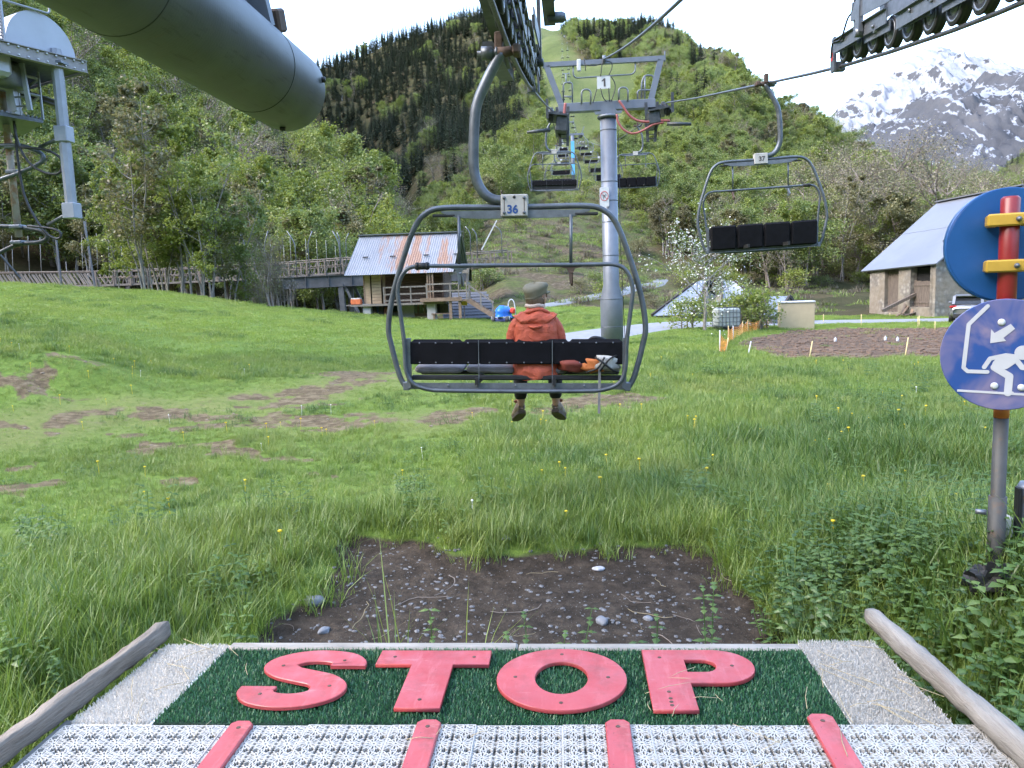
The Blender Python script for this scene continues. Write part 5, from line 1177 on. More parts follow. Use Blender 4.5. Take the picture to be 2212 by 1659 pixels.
    # mast outside the picture that carries it
    m0 = E+ab*.8; MB().lathe([(.5, H1(m0.x, m0.y)-.5), (.45, z+.0), (.01, z+.01)], (m0.x, m0.y, 0), 'z', 20).build('mast', TOWERM, t)
    MB().beam(Vector((m0.x, m0.y, z-.2)), A.lerp(E, .5)-Vector((0, 0, .2)), .3, .3).build('mast_arm', TOWERM, t)
drive_station()
# ================================================================ ROADS
ASPH = plain('pale worn asphalt', (.20, .205, .22), .9, 0, .15, 2, c2=(.22, .22, .23), patch=(.5, .5, .7), bumps=.2, bscale=40)
ASPHD = plain('grey path asphalt', (.17, .18, .19), .9, 0, .15, 2)
def strip(name, pts, w, mat, label, lift=.05):
    P = bez([(x, y, 0) for x, y in pts], 10); V = []; F = []; m = 7
    for i, p in enumerate(P):
        d = P[min(i+1, len(P)-1)]-P[max(i-1, 0)]; d.normalize(); s = Vector((d.y, -d.x, 0))
        for k in range(m):
            u = (k/(m-1)-.5); ww = w*(1+.10*float(fbm(np.array([p.x*.4+k]), np.array([p.y*.4]), 1)[0])); q = p+s*u*ww; V.append((q.x, q.y, H1(q.x, q.y)+lift-(.12 if k in (0, m-1) else 0)))
    for i in range(len(P)-1):
        for k in range(m-1): a = i*m+k; F.append((a, a+m, a+m+1, a+1))
    me = bpy.data.meshes.new(name); me.from_pydata(V, [], F); me.materials.append(mat); me.polygons.foreach_set('use_smooth', [True]*len(F)); o = link(name, me); tag(o, label, None, None, 'structure'); return o
strip('road', ROAD, 4.6, ASPH, 'pale asphalt road passing behind the tower and the ploughed plot')
strip('path', [tuple(GH(a, b)[:2]) for a, b in ((1150, 668), (1215, 655), (1290, 642), (1360, 626), (1430, 606))], 1.7, ASPHD, 'narrow grey path climbing the bank behind the passenger', .10)
# ================================================================ WOODEN FOOTBRIDGE
OLDWOOD = plain('grey weathered wood', (.20, .175, .15), .9, 0, .35, 4, stretch=(6, 6, .8), bumps=.4, bscale=20)
LOG = plain('grey brown log', (.17, .14, .115), .9, 0, .35, 4)
STEELB = plain('dark bridge steel', (.085, .09, .10), .6, .3, .3, 2)
def bridge():
    t = thing('footbridge', 'long wooden footbridge with leaning slat railings crossing behind the meadow and the hut', 'bridge')
    px = [(-70, 615.5, 63), (0, 615, 63), (210, 613, 62), (370, 607, 62), (605, 595, 62), (743, 585, 62), (880, 580, 62.5), (1010, 574, 63), (1098, 568, 64)]
    A = [atY(*q) for q in px]
    for q in A: q.z -= .05
    B = [q+Vector((.1, 2.6, 0)) for q in A]
    def along(P, step):
        out = []; acc = 0.0
        for a, b in zip(P[:-1], P[1:]):
            d = (b-a); L = d.length; s = acc
            while s < L: out.append((a+d*(s/L), d.normalized())); s += step
            acc = s-L
        return out
    mb = MB()
    for i in range(len(A)-1): mb.beam((A[i]+B[i])/2-Vector((0, 0, .1)), (A[i+1]+B[i+1])/2-Vector((0, 0, .1)), 2.7, .16)
    mb.build('deck', OLDWOOD, t)
    sl = MB().beam((-.30, 0, 0), (.30, 0, .98), .10, .055, (0, 1, 0)).mesh('slat', OLDWOOD); sl2 = MB().beam((-.12, 0, 0), (.10, 0, .95), .09, .05, (0, 1, 0)).mesh('slat', OLDWOOD)
    nsl = 0
    for side, P, st in ((0, A, .36), (1, B, .5)):
        for k, (p, d) in enumerate(along(P, st)):
            left = p.x < A[2].x; dens = True
            o = link('slat', sl if left or k % 3 else sl2, t, (p.x, p.y+random.uniform(-.02, .02), p.z+random.uniform(-.03, .03)), math.atan2(d.y, d.x)); nsl += 1
            if not left: o.scale = (random.choice((1, 1, -1))*random.uniform(.3, .7), 1, random.uniform(.85, 1.05))
            else: o.scale = (1*-1, 1, random.uniform(.93, 1.05))
    for P in (A, B):
        mb = MB(); mb.tube([q+Vector((0, -.06, 1.08)) for q in P], .055, 8)
        mb.build('top_rail', LOG, t)
        MB().tube([q+Vector((0, -.06, .55)) for q in P[2:]], .04, 6).build('middle_rail', LOG, t)
        for k, (p, d) in enumerate(along(P[2:], 1.5)): MB().box((p.x, p.y-.10, p.z+.45), (.12, .12, 1.35)).build('post', LOG, t)
    g0, g1 = atY(612, 612, 61.2), A[-2]+Vector((0, -.8, -.6)); g0.z = A[4].z-.62
    mb = MB()
    for oy in (0, 3.2):
        a, b = g0+Vector((0, oy, 0)), Vector((g1.x, g1.y+oy, A[6].z-.62)); mb.beam(a, b, .03, .9); mb.beam(a+Vector((0, 0, .45)), b+Vector((0, 0, .45)), .36, .04); mb.beam(a-Vector((0, 0, .45)), b-Vector((0, 0, .45)), .36, .04)
        for k in range(9): q = a.lerp(b, k/8); mb.beam(q-Vector((0, .08, .43)), q+Vector((0, -.08, .43)), .16, .03)
    mb.build('girder', STEELB, t)
    mb = MB(); f = atY(737, 620, 61.6)
    for s in (0, 2.6): mb.beam((f.x, f.y+s, A[5].z-1.0), (f.x+.15, f.y+s, H1(f.x, f.y)-.5), .42, .42); mb.beam((f.x+.3, f.y+s, A[5].z-1.1), (f.x+2.6, f.y+s, H1(f.x+2.6, f.y)-.3), .2, .2)
    mb.build('pier', STEELB, t)
    mb = MB()
    for q in (250, 300, 360, 420, 480, 540, 580):
        p = atY(q, 600, 62.6); mb.beam((p.x, p.y+.6, A[3].z-.1), (p.x, p.y+.6, H1(p.x, p.y)-.5), .28, .28)
    mb.build('trestle', LOG, t)
    # net poles and stakes that stand along the bridge
    def zz(x): return np.interp(x, [q.x for q in A], [q.z for q in A])
    def yy(x): return np.interp(x, [q.x for q in A], [q.y for q in A])
    K = .336; bent = [(1540, 1590, -1), (1728, 1712, 1), (1850, 1908, -1), (2012, 1990, 1), (2142, 2190, -1), (880, 925, -1)]
    for i, (a, b, s) in enumerate(bent):
        for far in (0,):
            p = atY(b*K, 560, 62); top = atY(a*K, 484+45*K, 62); z0 = zz(p.x); h = top.z-z0
            pts = [(p.x, yy(p.x)-.2, z0-.3), (p.x-.05*s*0, yy(p.x)-.2, z0+h*.72), (top.x, yy(p.x)-.2, z0+h)]
            tag(MB().tube(fillet(pts, .5), .04, 7).build('net_pole', GALV), ('bent grey net pole on the footbridge, top leaning left' if s < 0 else 'bent grey net pole on the footbridge, top leaning right')+', '+['left of the girder', 'second from the girder end', 'third from the girder end', 'fourth from the girder end', 'nearest to the hut roof', 'among the slender trees'][i], 'pole', 'bent net poles on the footbridge')
    for i, (tx, ty, bx, by) in enumerate([(1005, 489, 1017, 542), (1020, 494, 1031, 541), (1067, 486, 1084, 535), (728, 502, 736, 560), (753, 504, 749, 560)]):
        p, q = atY(bx, by, 63), atY(tx, ty, 63); tag(MB().tube(fillet([p-Vector((0, 0, .6)), Vector((p.x, p.y, p.z+(q.z-p.z)*.75)), q], .5), .04, 7).build('net_pole', GALV), ['bent net pole just right of the hut gable', 'second bent net pole right of the hut gable', 'bent net pole at the right end of the footbridge', 'bent net pole left of the hut roof leaning left', 'bent net pole touching the left of the hut roof'][i], 'pole', 'bent net poles on the footbridge')
    p, q = atY(1040, 540, 62.4), atY(1073, 476, 62.4); tag(MB().beam(p, q, .09, .09).build('leaning_pole', WHITE), 'white pole leaning right at the end of the footbridge behind the hut', 'pole')
    for i, (a, b, y0, y1, lab) in enumerate([(541, 612, 0, 400, 'tall grey post left of the slender trees'), (360, 395, 95, 392, 'grey post under the looped cable guides')]):
        p, q = atY(b*K, 484+y1*K, 58), atY(a*K, 484+y0*K-(6 if i == 0 else 0), 58); tag(MB().beam(p-Vector((0, 0, .6)), q, .12, .12).build('net_post', GALV), lab, 'post', 'tall square posts beside the footbridge')
    p, q = atY(-12, 536, 55), atY(45, 602, 57); tag(MB().beam(p, q, .12, .12).build('stay_pole', GALV), 'slanting grey stay in front of the footbridge at the left edge', 'pole')
    for i, (x, y0, y1) in enumerate([(80, 75, 300), (185, 75, 300), (262, 85, 305), (430, 240, 390), (530, 105, 300), (625, 60, 290), (700, 85, 270), (738, 160, 270), (785, 140, 270), (908, 130, 280), (1030, 140, 270), (1240, 110, 260), (1320, 150, 260), (1430, 175, 260), (1530, 150, 260), (1630, 130, 260), (1660, 110, 250), (1745, 125, 245), (1828, 135, 245), (1870, 85, 240), (1970, 95, 235), (2040, 100, 235), (2100, 105, 230), (2160, 140, 225)]):
        p, q = atY(x*K, 484+y1*K, 65.2), atY((x-6)*K, 484+y0*K, 65.2); tag(MB().tube([p-Vector((0, 0, .8)), q], .017, 6).build('snow_stake', plain('weathered stake white', (.30, .30, .29), .7)), 'thin white stake standing on the far side of the footbridge railing', 'stake', 'white stakes along the footbridge')
bridge()
# ================================================================ HUT ON PILLARS
def corrugated(name, a, b, c, d, waves, mat, parent, amp=.02):
    """sheet between eave a-b and ridge d-c with ribs running up the slope"""
    a, b, c, d = map(Vector, (a, b, c, d)); n = (b-a).cross(d-a).normalized(); k = waves*4; V = []; F = []
    for i in range(k+1):
        u = i/k; o = n*amp*math.cos(u*waves*2*math.pi); V += [a.lerp(b, u)+o, d.lerp(c, u)+o]
    for i in range(k): F.append((2*i, 2*i+2, 2*i+3, 2*i+1))
    m = len(V); V += [v-n*.03 for v in V[:m]]
    F += [tuple(reversed([q+m for q in f])) for f in F[:k]]
    F += [(0, 1, m+1, m), (2*k+1, 2*k, m+2*k, m+2*k+1)]
    for i in range(k): F += [(2*i, m+2*i, m+2*i+2, 2*i+2), (2*i+1, 2*i+3, m+2*i+3, m+2*i+1)]
    return MB().add(V, F).build(name, mat, parent)
def rusty_roof():
    m, t, b = NT('rusty roof sheet'); v = coords(t, 'Object', (1, .25, .25)); v1 = coords(t, 'Object')
    base = ramp(t, noise(t, .8, 4, .6, v1), [(.3, (.175, .185, .21)), (.7, (.225, .235, .26))])
    n1 = noise(t, 2.6, 5, .7, v); n2 = noise(t, .9, 2, .5, coords(t, 'Object', (1, .12, .12)))
    mu = N(t, 'ShaderNodeMath', operation='MULTIPLY'); t.links.new(n1, mu.inputs[0]); t.links.new(n2, mu.inputs[1])
    f = ramp(t, mu.outputs[0], [(.25, 0.0), (.33, .8)])
    c = mixc(t, f, base, ramp(t, noise(t, 9, 5, .6, v1), [(.3, (.20, .085, .035)), (.7, (.30, .155, .08))]))
    t.links.new(c, b.inputs['Base Color']); b.inputs['Roughness'].default_value = .5; b.inputs['Metallic'].default_value = .25
    return m
def hut():
    E1, E2 = atY(743, 594.5, 46.6), atY(979, 588, 47.0); R1, R2 = atY(777, 511, 49.2), atY(997, 501, 49.4)
    E1.z = E2.z = (E1.z+E2.z)/2; R1.z = R2.z = (R1.z+R2.z)/2
    G1, G2 = Vector((E1.x+.4, 52.0, E1.z+.1)), Vector((E2.x+.35, 52.0, E2.z+.1))
    t = thing('hut', 'wooden hut on concrete pillars under a rust streaked metal roof', 'hut')
    rf = corrugated('roof', E1, E2, R2, R1, 46, rusty_roof(), t, .009); corrugated('roof', G2, G1, R1, R2, 46, GALV, t)
    MB().beam(R1+Vector((-.05, 0, .05)), R2+Vector((.05, 0, .05)), .35, .06).build('ridge_cap', GALV, t)
    LOGD = plain('dark brown log wall', (.085, .052, .035), .85, 0, .4, 3, stretch=(1, 4, 8), bumps=.4, bscale=14); PALE = plain('fresh pale boards', (.36, .26, .165), .75, 0, .2, 3, stretch=(1, 1, 5)); BRN = plain('brown timber', (.21, .145, .10), .85, 0, .3, 4); DARKW = plain('black brown timber', (.04, .032, .027), .9, 0, .3, 4)
    CONC = plain('pale concrete', (.40, .39, .38), .9, 0, .12, 2, c2=(.30, .29, .28), patch=(1, .55, .7)); GLASS = plain('dark window glass', (.03, .045, .045), .08, 0, .1)
    Yw = 47.6; H = lambda x, y, Y=Yw: atY(x, y, Y); zf = H(880, 654).z; zg = H1(E1.x+2, Yw); ze = E1.z
    x0, x1 = H(787, 640).x, H(955, 640).x
    mb = MB()
    for (x, y, sx, sy) in ((x0+.08, Yw, .12, .1),): mb.box((x, y, (zf+ze)/2), (sx, sy, ze-zf))
    # log walls: courses of logs are parts
    hz = .17; nlog = int((ze+.2-zf)/hz); xa = H(829, 640).x
    lg = MB().beam((0, 0, 0), (1, 0, 0), .14, hz-.015, bev=.02).mesh('log', LOGD)
    for k in range(nlog):
        o = link('log', lg, t, (xa-.2, Yw+.75, zf+hz*(k+.5))); o.scale = (x1-xa+.3, 1, 1)
    MB().box(((x0+x1)/2, 51.2, (zf+ze)/2+.2), (x1-x0, .14, ze-zf+.5)).build('back_wall', LOGD, t); MB().box((x1, 49.6, (zf+ze)/2), (.14, 3.3, ze-zf)).build('side_wall', LOGD, t); MB().box((x0+.02, 49.6, (zf+ze)/2), (.12, 3.4, ze-zf)).build('side_wall', LOGD, t)
    gx = x1-.1
    MB().add([(gx, E2.y+.5, ze+.1), (gx, G2.y-.2, ze+.1), (gx, R2.y, R2.z-.15), (gx-.1, E2.y+.5, ze+.1), (gx-.1, G2.y-.2, ze+.1), (gx-.1, R2.y, R2.z-.15)], [(0, 1, 2), (5, 4, 3), (0, 3, 4, 1), (1, 4, 5, 2), (2, 5, 3, 0)]).build('gable', DARKW, t)
    for k in range(9):
        u = (k+.5)/9; z = ze+.2+u*(R2.z-ze-.4); w = (1-u)*(G2.y-E2.y-.9)/2+.05; MB().box((gx+.03, R2.y+.02, z), (.03, 2*w, .16)).build('gable_board', DARKW, t)
    # pale box of boards on the left
    xb = H(826, 640).x
    for k in range(9):
        z0 = zf+(ze-zf)*k/9; MB().box(((x0+.45+xb)/2, Yw, z0+(ze-zf)/18), (xb-x0-.55, .03, (ze-zf)/9-.012)).build('board', PALE, t)
    MB().box((x0+.24, Yw-.01, (zf+ze)/2), (.36, .05, ze-zf)).build('board', PALE, t); MB().box((x0+.03, Yw, (zf+ze)/2), (.08, .12, ze-zf)).build('corner_post', BRN, t); MB().box((xb+.12, Yw+.1, (zf+ze)/2), (.16, .1, ze-zf)).build('corner_post', BRN, t)
    # floor, balcony, right hand deck and its stairs
    xd = H(1013, 650).x
    MB().box(((x0-.6+x1)/2, Yw+.9, zf-.07), (x1-x0+.9, 3.0, .12)).build('floor', OLDWOOD, t)
    MB().box((x0-.45, Yw-.2, zf-.04), (1.2, .7, .06)).build('shelf', OLDWOOD, t)
    MB().box(((x1-1.0+xd)/2, Yw-.1, zf+.05), (xd-x1+1.2, 1.7, .10)).build('deck', BRN, t)
    MB().box(((x1-1.2+xd)/2-.15, Yw-.96, zf+.14), (xd-x1+.9, .05, .22)).build('fascia', BRN, t)
    def rail(pts, hs, posts, w=.07):
        for a, b in zip(pts[:-1], pts[1:]):
            for h in hs: MB().beam(Vector(a)+Vector((0, 0, h)), Vector(b)+Vector((0, 0, h)), .045, .09).build('rail', OLDWOOD, t)
        for q in posts: MB().box((q[0], q[1], q[2]+.5), (w, w, 1.05)).build('rail_post', OLDWOOD, t)
    xs, xm = H(833, 640).x, H(928, 640).x
    rail([(xs, Yw-.45, zf), (xm, Yw-.45, zf)], (.98, .55, .16), [(xs, Yw-.45, zf), ((xs+xm)/2+.3, Yw-.45, zf), (xm, Yw-.45, zf)])
    rail([(xm, Yw-.95, zf+.1), (xd, Yw-.95, zf+.1), (xd, Yw+.7, zf+.1)], (.98, .55), [(xm, Yw-.95, zf+.1), (H(978, 640).x, Yw-.95, zf+.1), (xd, Yw-.95, zf+.1), (xd, Yw+.7, zf+.1), (H(996, 640).x, Yw-.95, zf+.1)])
    for px in (927, 932, 938): x = H(px, 620).x; MB().box((x, Yw-.5, (zf+ze)/2), (.09, .09, ze-zf+.1)).build('roof_post', BRN, t)
    a, b = Vector((xd+.05, Yw-.9, zf+.05)), H(1068, 684, Yw-.9)
    for s in (0, .9): MB().beam(a+Vector((0, s, 0)), b+Vector((0, s, 0)), .06, .26).build('stair_stringer', BRN, t)
    for k in range(8): q = a.lerp(b, (k+.5)/8); MB().box((q.x, q.y+.45, q.z+.05), (.26, .86, .04)).build('stair_tread', BRN, t)
    MB().beam(a+Vector((0, 0, .95)), b+Vector((0, 0, .85)), .05, .09).build('handrail', OLDWOOD, t)
    for u in (.05, .5, .95): q = a.lerp(b, u); MB().box((q.x, q.y, q.z+.45), (.07, .07, .95)).build('rail_post', OLDWOOD, t)
    for px in (978, 998): x = H(px, 670).x; MB().box((x, Yw-.8, (zf+zg)/2), (.16, .16, zf-zg+.6)).build('deck_post', BRN, t)
    MB().beam((H(972, 600).x, Yw-.3, ze-.1), (H(1012, 600).x, Yw-.3, ze+.02), .08, .2).build('eave_beam', OLDWOOD, t); MB().beam((H(1008, 600).x, Yw, zf+1.0), (H(1012, 600).x, Yw, ze+.2), .2, .14).build('brace', OLDWOOD, t)
    # ground floor under the hut
    for px0, px1 in ((788, 804), (925, 943)):
        xa_, xb_ = H(px0, 670).x, H(px1, 670).x; MB().box(((xa_+xb_)/2, Yw-.1, (zg+zf)/2-.2), (xb_-xa_, .6, zf-zg+.4)).build('pillar', CONC, t)
    xa_, xb_ = H(862, 670).x, H(884, 670).x; MB().box(((xa_+xb_)/2, Yw+.9, (zg+zf)/2-.2), (xb_-xa_+.3, .3, zf-zg+.3)).build('cellar_wall', CONC, t)
    xa_, xb_ = H(832, 670).x, H(862, 670).x; MB().box(((xa_+xb_)/2, Yw+1.0, (zg+zf)/2), (xb_-xa_, .2, zf-zg)).build('cellar_wall', plain('grey render', (.26, .25, .25), .9), t)
    w = MB().box((H(850, 664).x, Yw+.86, (zg+zf)/2+.15), (.55, .06, .75)).build('window', BRN, t); MB().box((H(850, 664).x, Yw+.82, (zg+zf)/2+.15), (.45, .02, .65)).build('pane', GLASS, w)
    xa_, xb_ = H(885, 670).x, H(924, 670).x
    d = MB().box(((xa_+xb_)/2, Yw+.9, (zg+zf)/2-.1), (xb_-xa_, .08, zf-zg+.1)).build('double_door', BRN, t)
    for k in range(3): MB().box((xa_+(xb_-xa_)*(k+.5)/3, Yw+.84, (zg+zf)/2-.05), ((xb_-xa_)/3-.12, .03, zf-zg-.2)).build('pane', GLASS, d)
    MB().box((xa_+(xb_-xa_)*.64, Yw+.80, (zg+zf)/2-.1), (.04, .05, .22)).build('handle', WHITE, d)
    MB().box((H(955, 670).x, Yw+.9, (zg+zf)/2-.05), (.55, .08, zf-zg)).build('cellar_door', plain('olive boards', (.13, .12, .08), .85), t)
    MB().box(((x0+x1)/2, Yw+1.3, (zg+zf)/2), (x1-x0, .1, zf-zg)).build('cellar_back', DARKW, t)
    for px, py in ((792, 572), (850, 571), (921, 568), (985, 561)):
        u = (px-760)/225; q = E1.lerp(E2, u).lerp(R1.lerp(R2, u), .42); MB().box(q+Vector((0, -.08, .05)), (.34, .06, .07)).build('snow_hook', BLACK, t)
    ob = MB().box((0, 0, .17), (.62, .42, .34), None, .03).build('tub', plain('orange plastic', (.62, .16, .06), .5)); o = thing('crate', 'orange plastic tub with pale lid on the hut shelf', 'crate', (x0-.45, Yw-.25, zf-.01)); ob.parent = o
    MB().box((0, 0, .37), (.56, .4, .08), None, .02).build('lid', plain('pale lid', (.55, .53, .5), .6), o)
    tb = thing('bench', 'small wooden bench by the cellar door of the hut', 'bench', (H(958, 684).x, Yw-.4, H1(H(958, 684).x, Yw-.4))); MB().box((0, 0, .42), (1.3, .4, .06)).build('seat', BRN, tb)
    for s in (-.5, .5): MB().box((s, 0, .2), (.1, .34, .42)).build('leg', BRN, tb)
    j = thing('garden_tool_pile', 'dark clutter of tools and folded chairs beneath the hut', 'clutter', (H(818, 680).x, Yw+.2, H1(H(818, 680).x, Yw+.2)))
    for k, (dx, h, c) in enumerate([(-.35, 1.1, DARKW), (-.1, .9, plain('dark blue cloth', (.03, .045, .12), .8)), (.15, .6, BLACK), (.45, .5, plain('brick red tub', (.25, .09, .06), .7)), (.7, .7, DARKW)]):
        MB().box((dx, .1*(k % 2), h/2), (.3, .25, h), Matrix.Rotation(R(-12+7*k), 3, 'Y'), .04).build(['folded_chair', 'sack', 'tub', 'bucket', 'board'][k], c, j)
hut()
def tile_shed():
    TILE = plain('grey roof tile', (.075, .078, .09), .8, 0, .2, 4)
    t = thing('tiled_shed', 'low shed with a grey tiled roof behind the hut stairs', 'shed')
    a, b, c, d = atY(958, 690, 51), atY(1075, 686, 51), atY(1050, 640, 54.5), atY(950, 622, 54.5); a.z = b.z = (a.z+b.z)/2; c.z = d.z = (c.z+d.z)/2
    rows, cols = 9, 16; me = MB().box((0, 0, 0), (.36, .5, .045), None, .015).mesh('tile', TILE); n = (b-a).cross(d-a).normalized(); e = (b-a).normalized(); u = n.cross(e); M = Matrix((e, u, n)).transposed().to_4x4()
    MB().add([a-n*.06, b-n*.06, c-n*.06, d-n*.06, a-n*.2, b-n*.2, c-n*.2, d-n*.2], [(0, 1, 2, 3), (7, 6, 5, 4), (0, 4, 5, 1), (1, 5, 6, 2), (2, 6, 7, 3), (3, 7, 4, 0)]).build('roof_deck', DARKM, t)
    for r in range(rows):
        for k in range(cols):
            p = a.lerp(b, (k+.5+.25*(r % 2))/cols).lerp(d.lerp(c, (k+.5+.25*(r % 2))/cols), (r+.5)/rows); o = link('tile', me, t); o.matrix_local = Matrix.Translation(p+n*(.02*(r % 2))) @ M @ Matrix.Rotation(R(4), 4, 'X'); o.scale = ((b-a).length/cols/.37,)*3
    MB().box((a.lerp(b, .5)+Vector((.2, .6, -.9))), (3.2, .2, 1.8)).build('wall', plain('grey render', (.26, .25, .25)), t)
    w = thing('yellow_sign', 'small yellow notice board below the hut deck', 'sign', atY(1002, 655, 47.2)); MB().box((0, 0, 0), (.42, .03, .26)).build('board', plain('yellow board', (.62, .42, .05), .6), w)
    MB().box((0, .03, -.5), (.05, .04, 1.3)).build('post', LOG, w)
tile_shed()
def covered_machine():
    p = atY(1087, 690, 46.0); g = H1(p.x, p.y); t = thing('covered_machine', 'small machine under a bright blue tarpaulin on the meadow beside the hut stairs', 'machine', (p.x, p.y, g), -.2)
    TARP = plain('blue tarpaulin', (.02, .16, .62), .45, 0, .25, 3, bumps=.4, bscale=8); rg = np.random.default_rng(3)
    V = []; F = []; n, m = 18, 9
    for i in range(m):
        a = i/(m-1)*math.pi/2
        for k in range(n):
            b = 2*math.pi*k/n; r = math.cos(a)**.55*(1+.10*rg.normal()*(1-i/m)+.10*math.sin(3*b)); V.append((.46*r*math.cos(b), .7*r*math.sin(b), .42+.62*math.sin(a)**.9+.04*rg.normal()*(i < m-1)))
    for i in range(m-1):
        for k in range(n): F.append((i*n+k, i*n+(k+1) % n, (i+1)*n+(k+1) % n, (i+1)*n+k))
    MB().add(V, F, True).build('tarpaulin', TARP, t)
    MB().tube(bez([(.30, .1, .5), (.33, .1, 1.2), (.48, .1, 1.42), (.66, .1, 1.3), (.74, .1, .8), (.74, .1, .3)], 5), .03, 8).build('hoop', WHITE, t)
    mb = MB()
    for z in (.40, .3): mb.box((0, -.55, z), (1.15, .05, .04))
    for x in (-.55, -.2, .2, .55): mb.box((x, -.55, .35), (.04, .05, .2))
    mb.build('rear_rack', WHITE, t)
    mb = MB(); mb.box((0, 0, .22), (.8, 1.3, .22), None, .05); mb.build('chassis', plain('navy plastic', (.03, .04, .14), .5), t)
    for s in (-1, 1):
        for yy in (-.5, .5): MB().lathe([(.05, -.1), (.2, -.1), (.22, -.05), (.22, .05), (.2, .1), (.05, .1)], (s*.42, yy, .22), 'x', 16).build('wheel', BLACK, t)
    MB().box((.60, .0, .75), (.3, .3, .35), Matrix.Rotation(R(15), 3, 'Y'), .08).build('red_bag', plain('red bag', (.6, .05, .03), .6), t)
covered_machine()
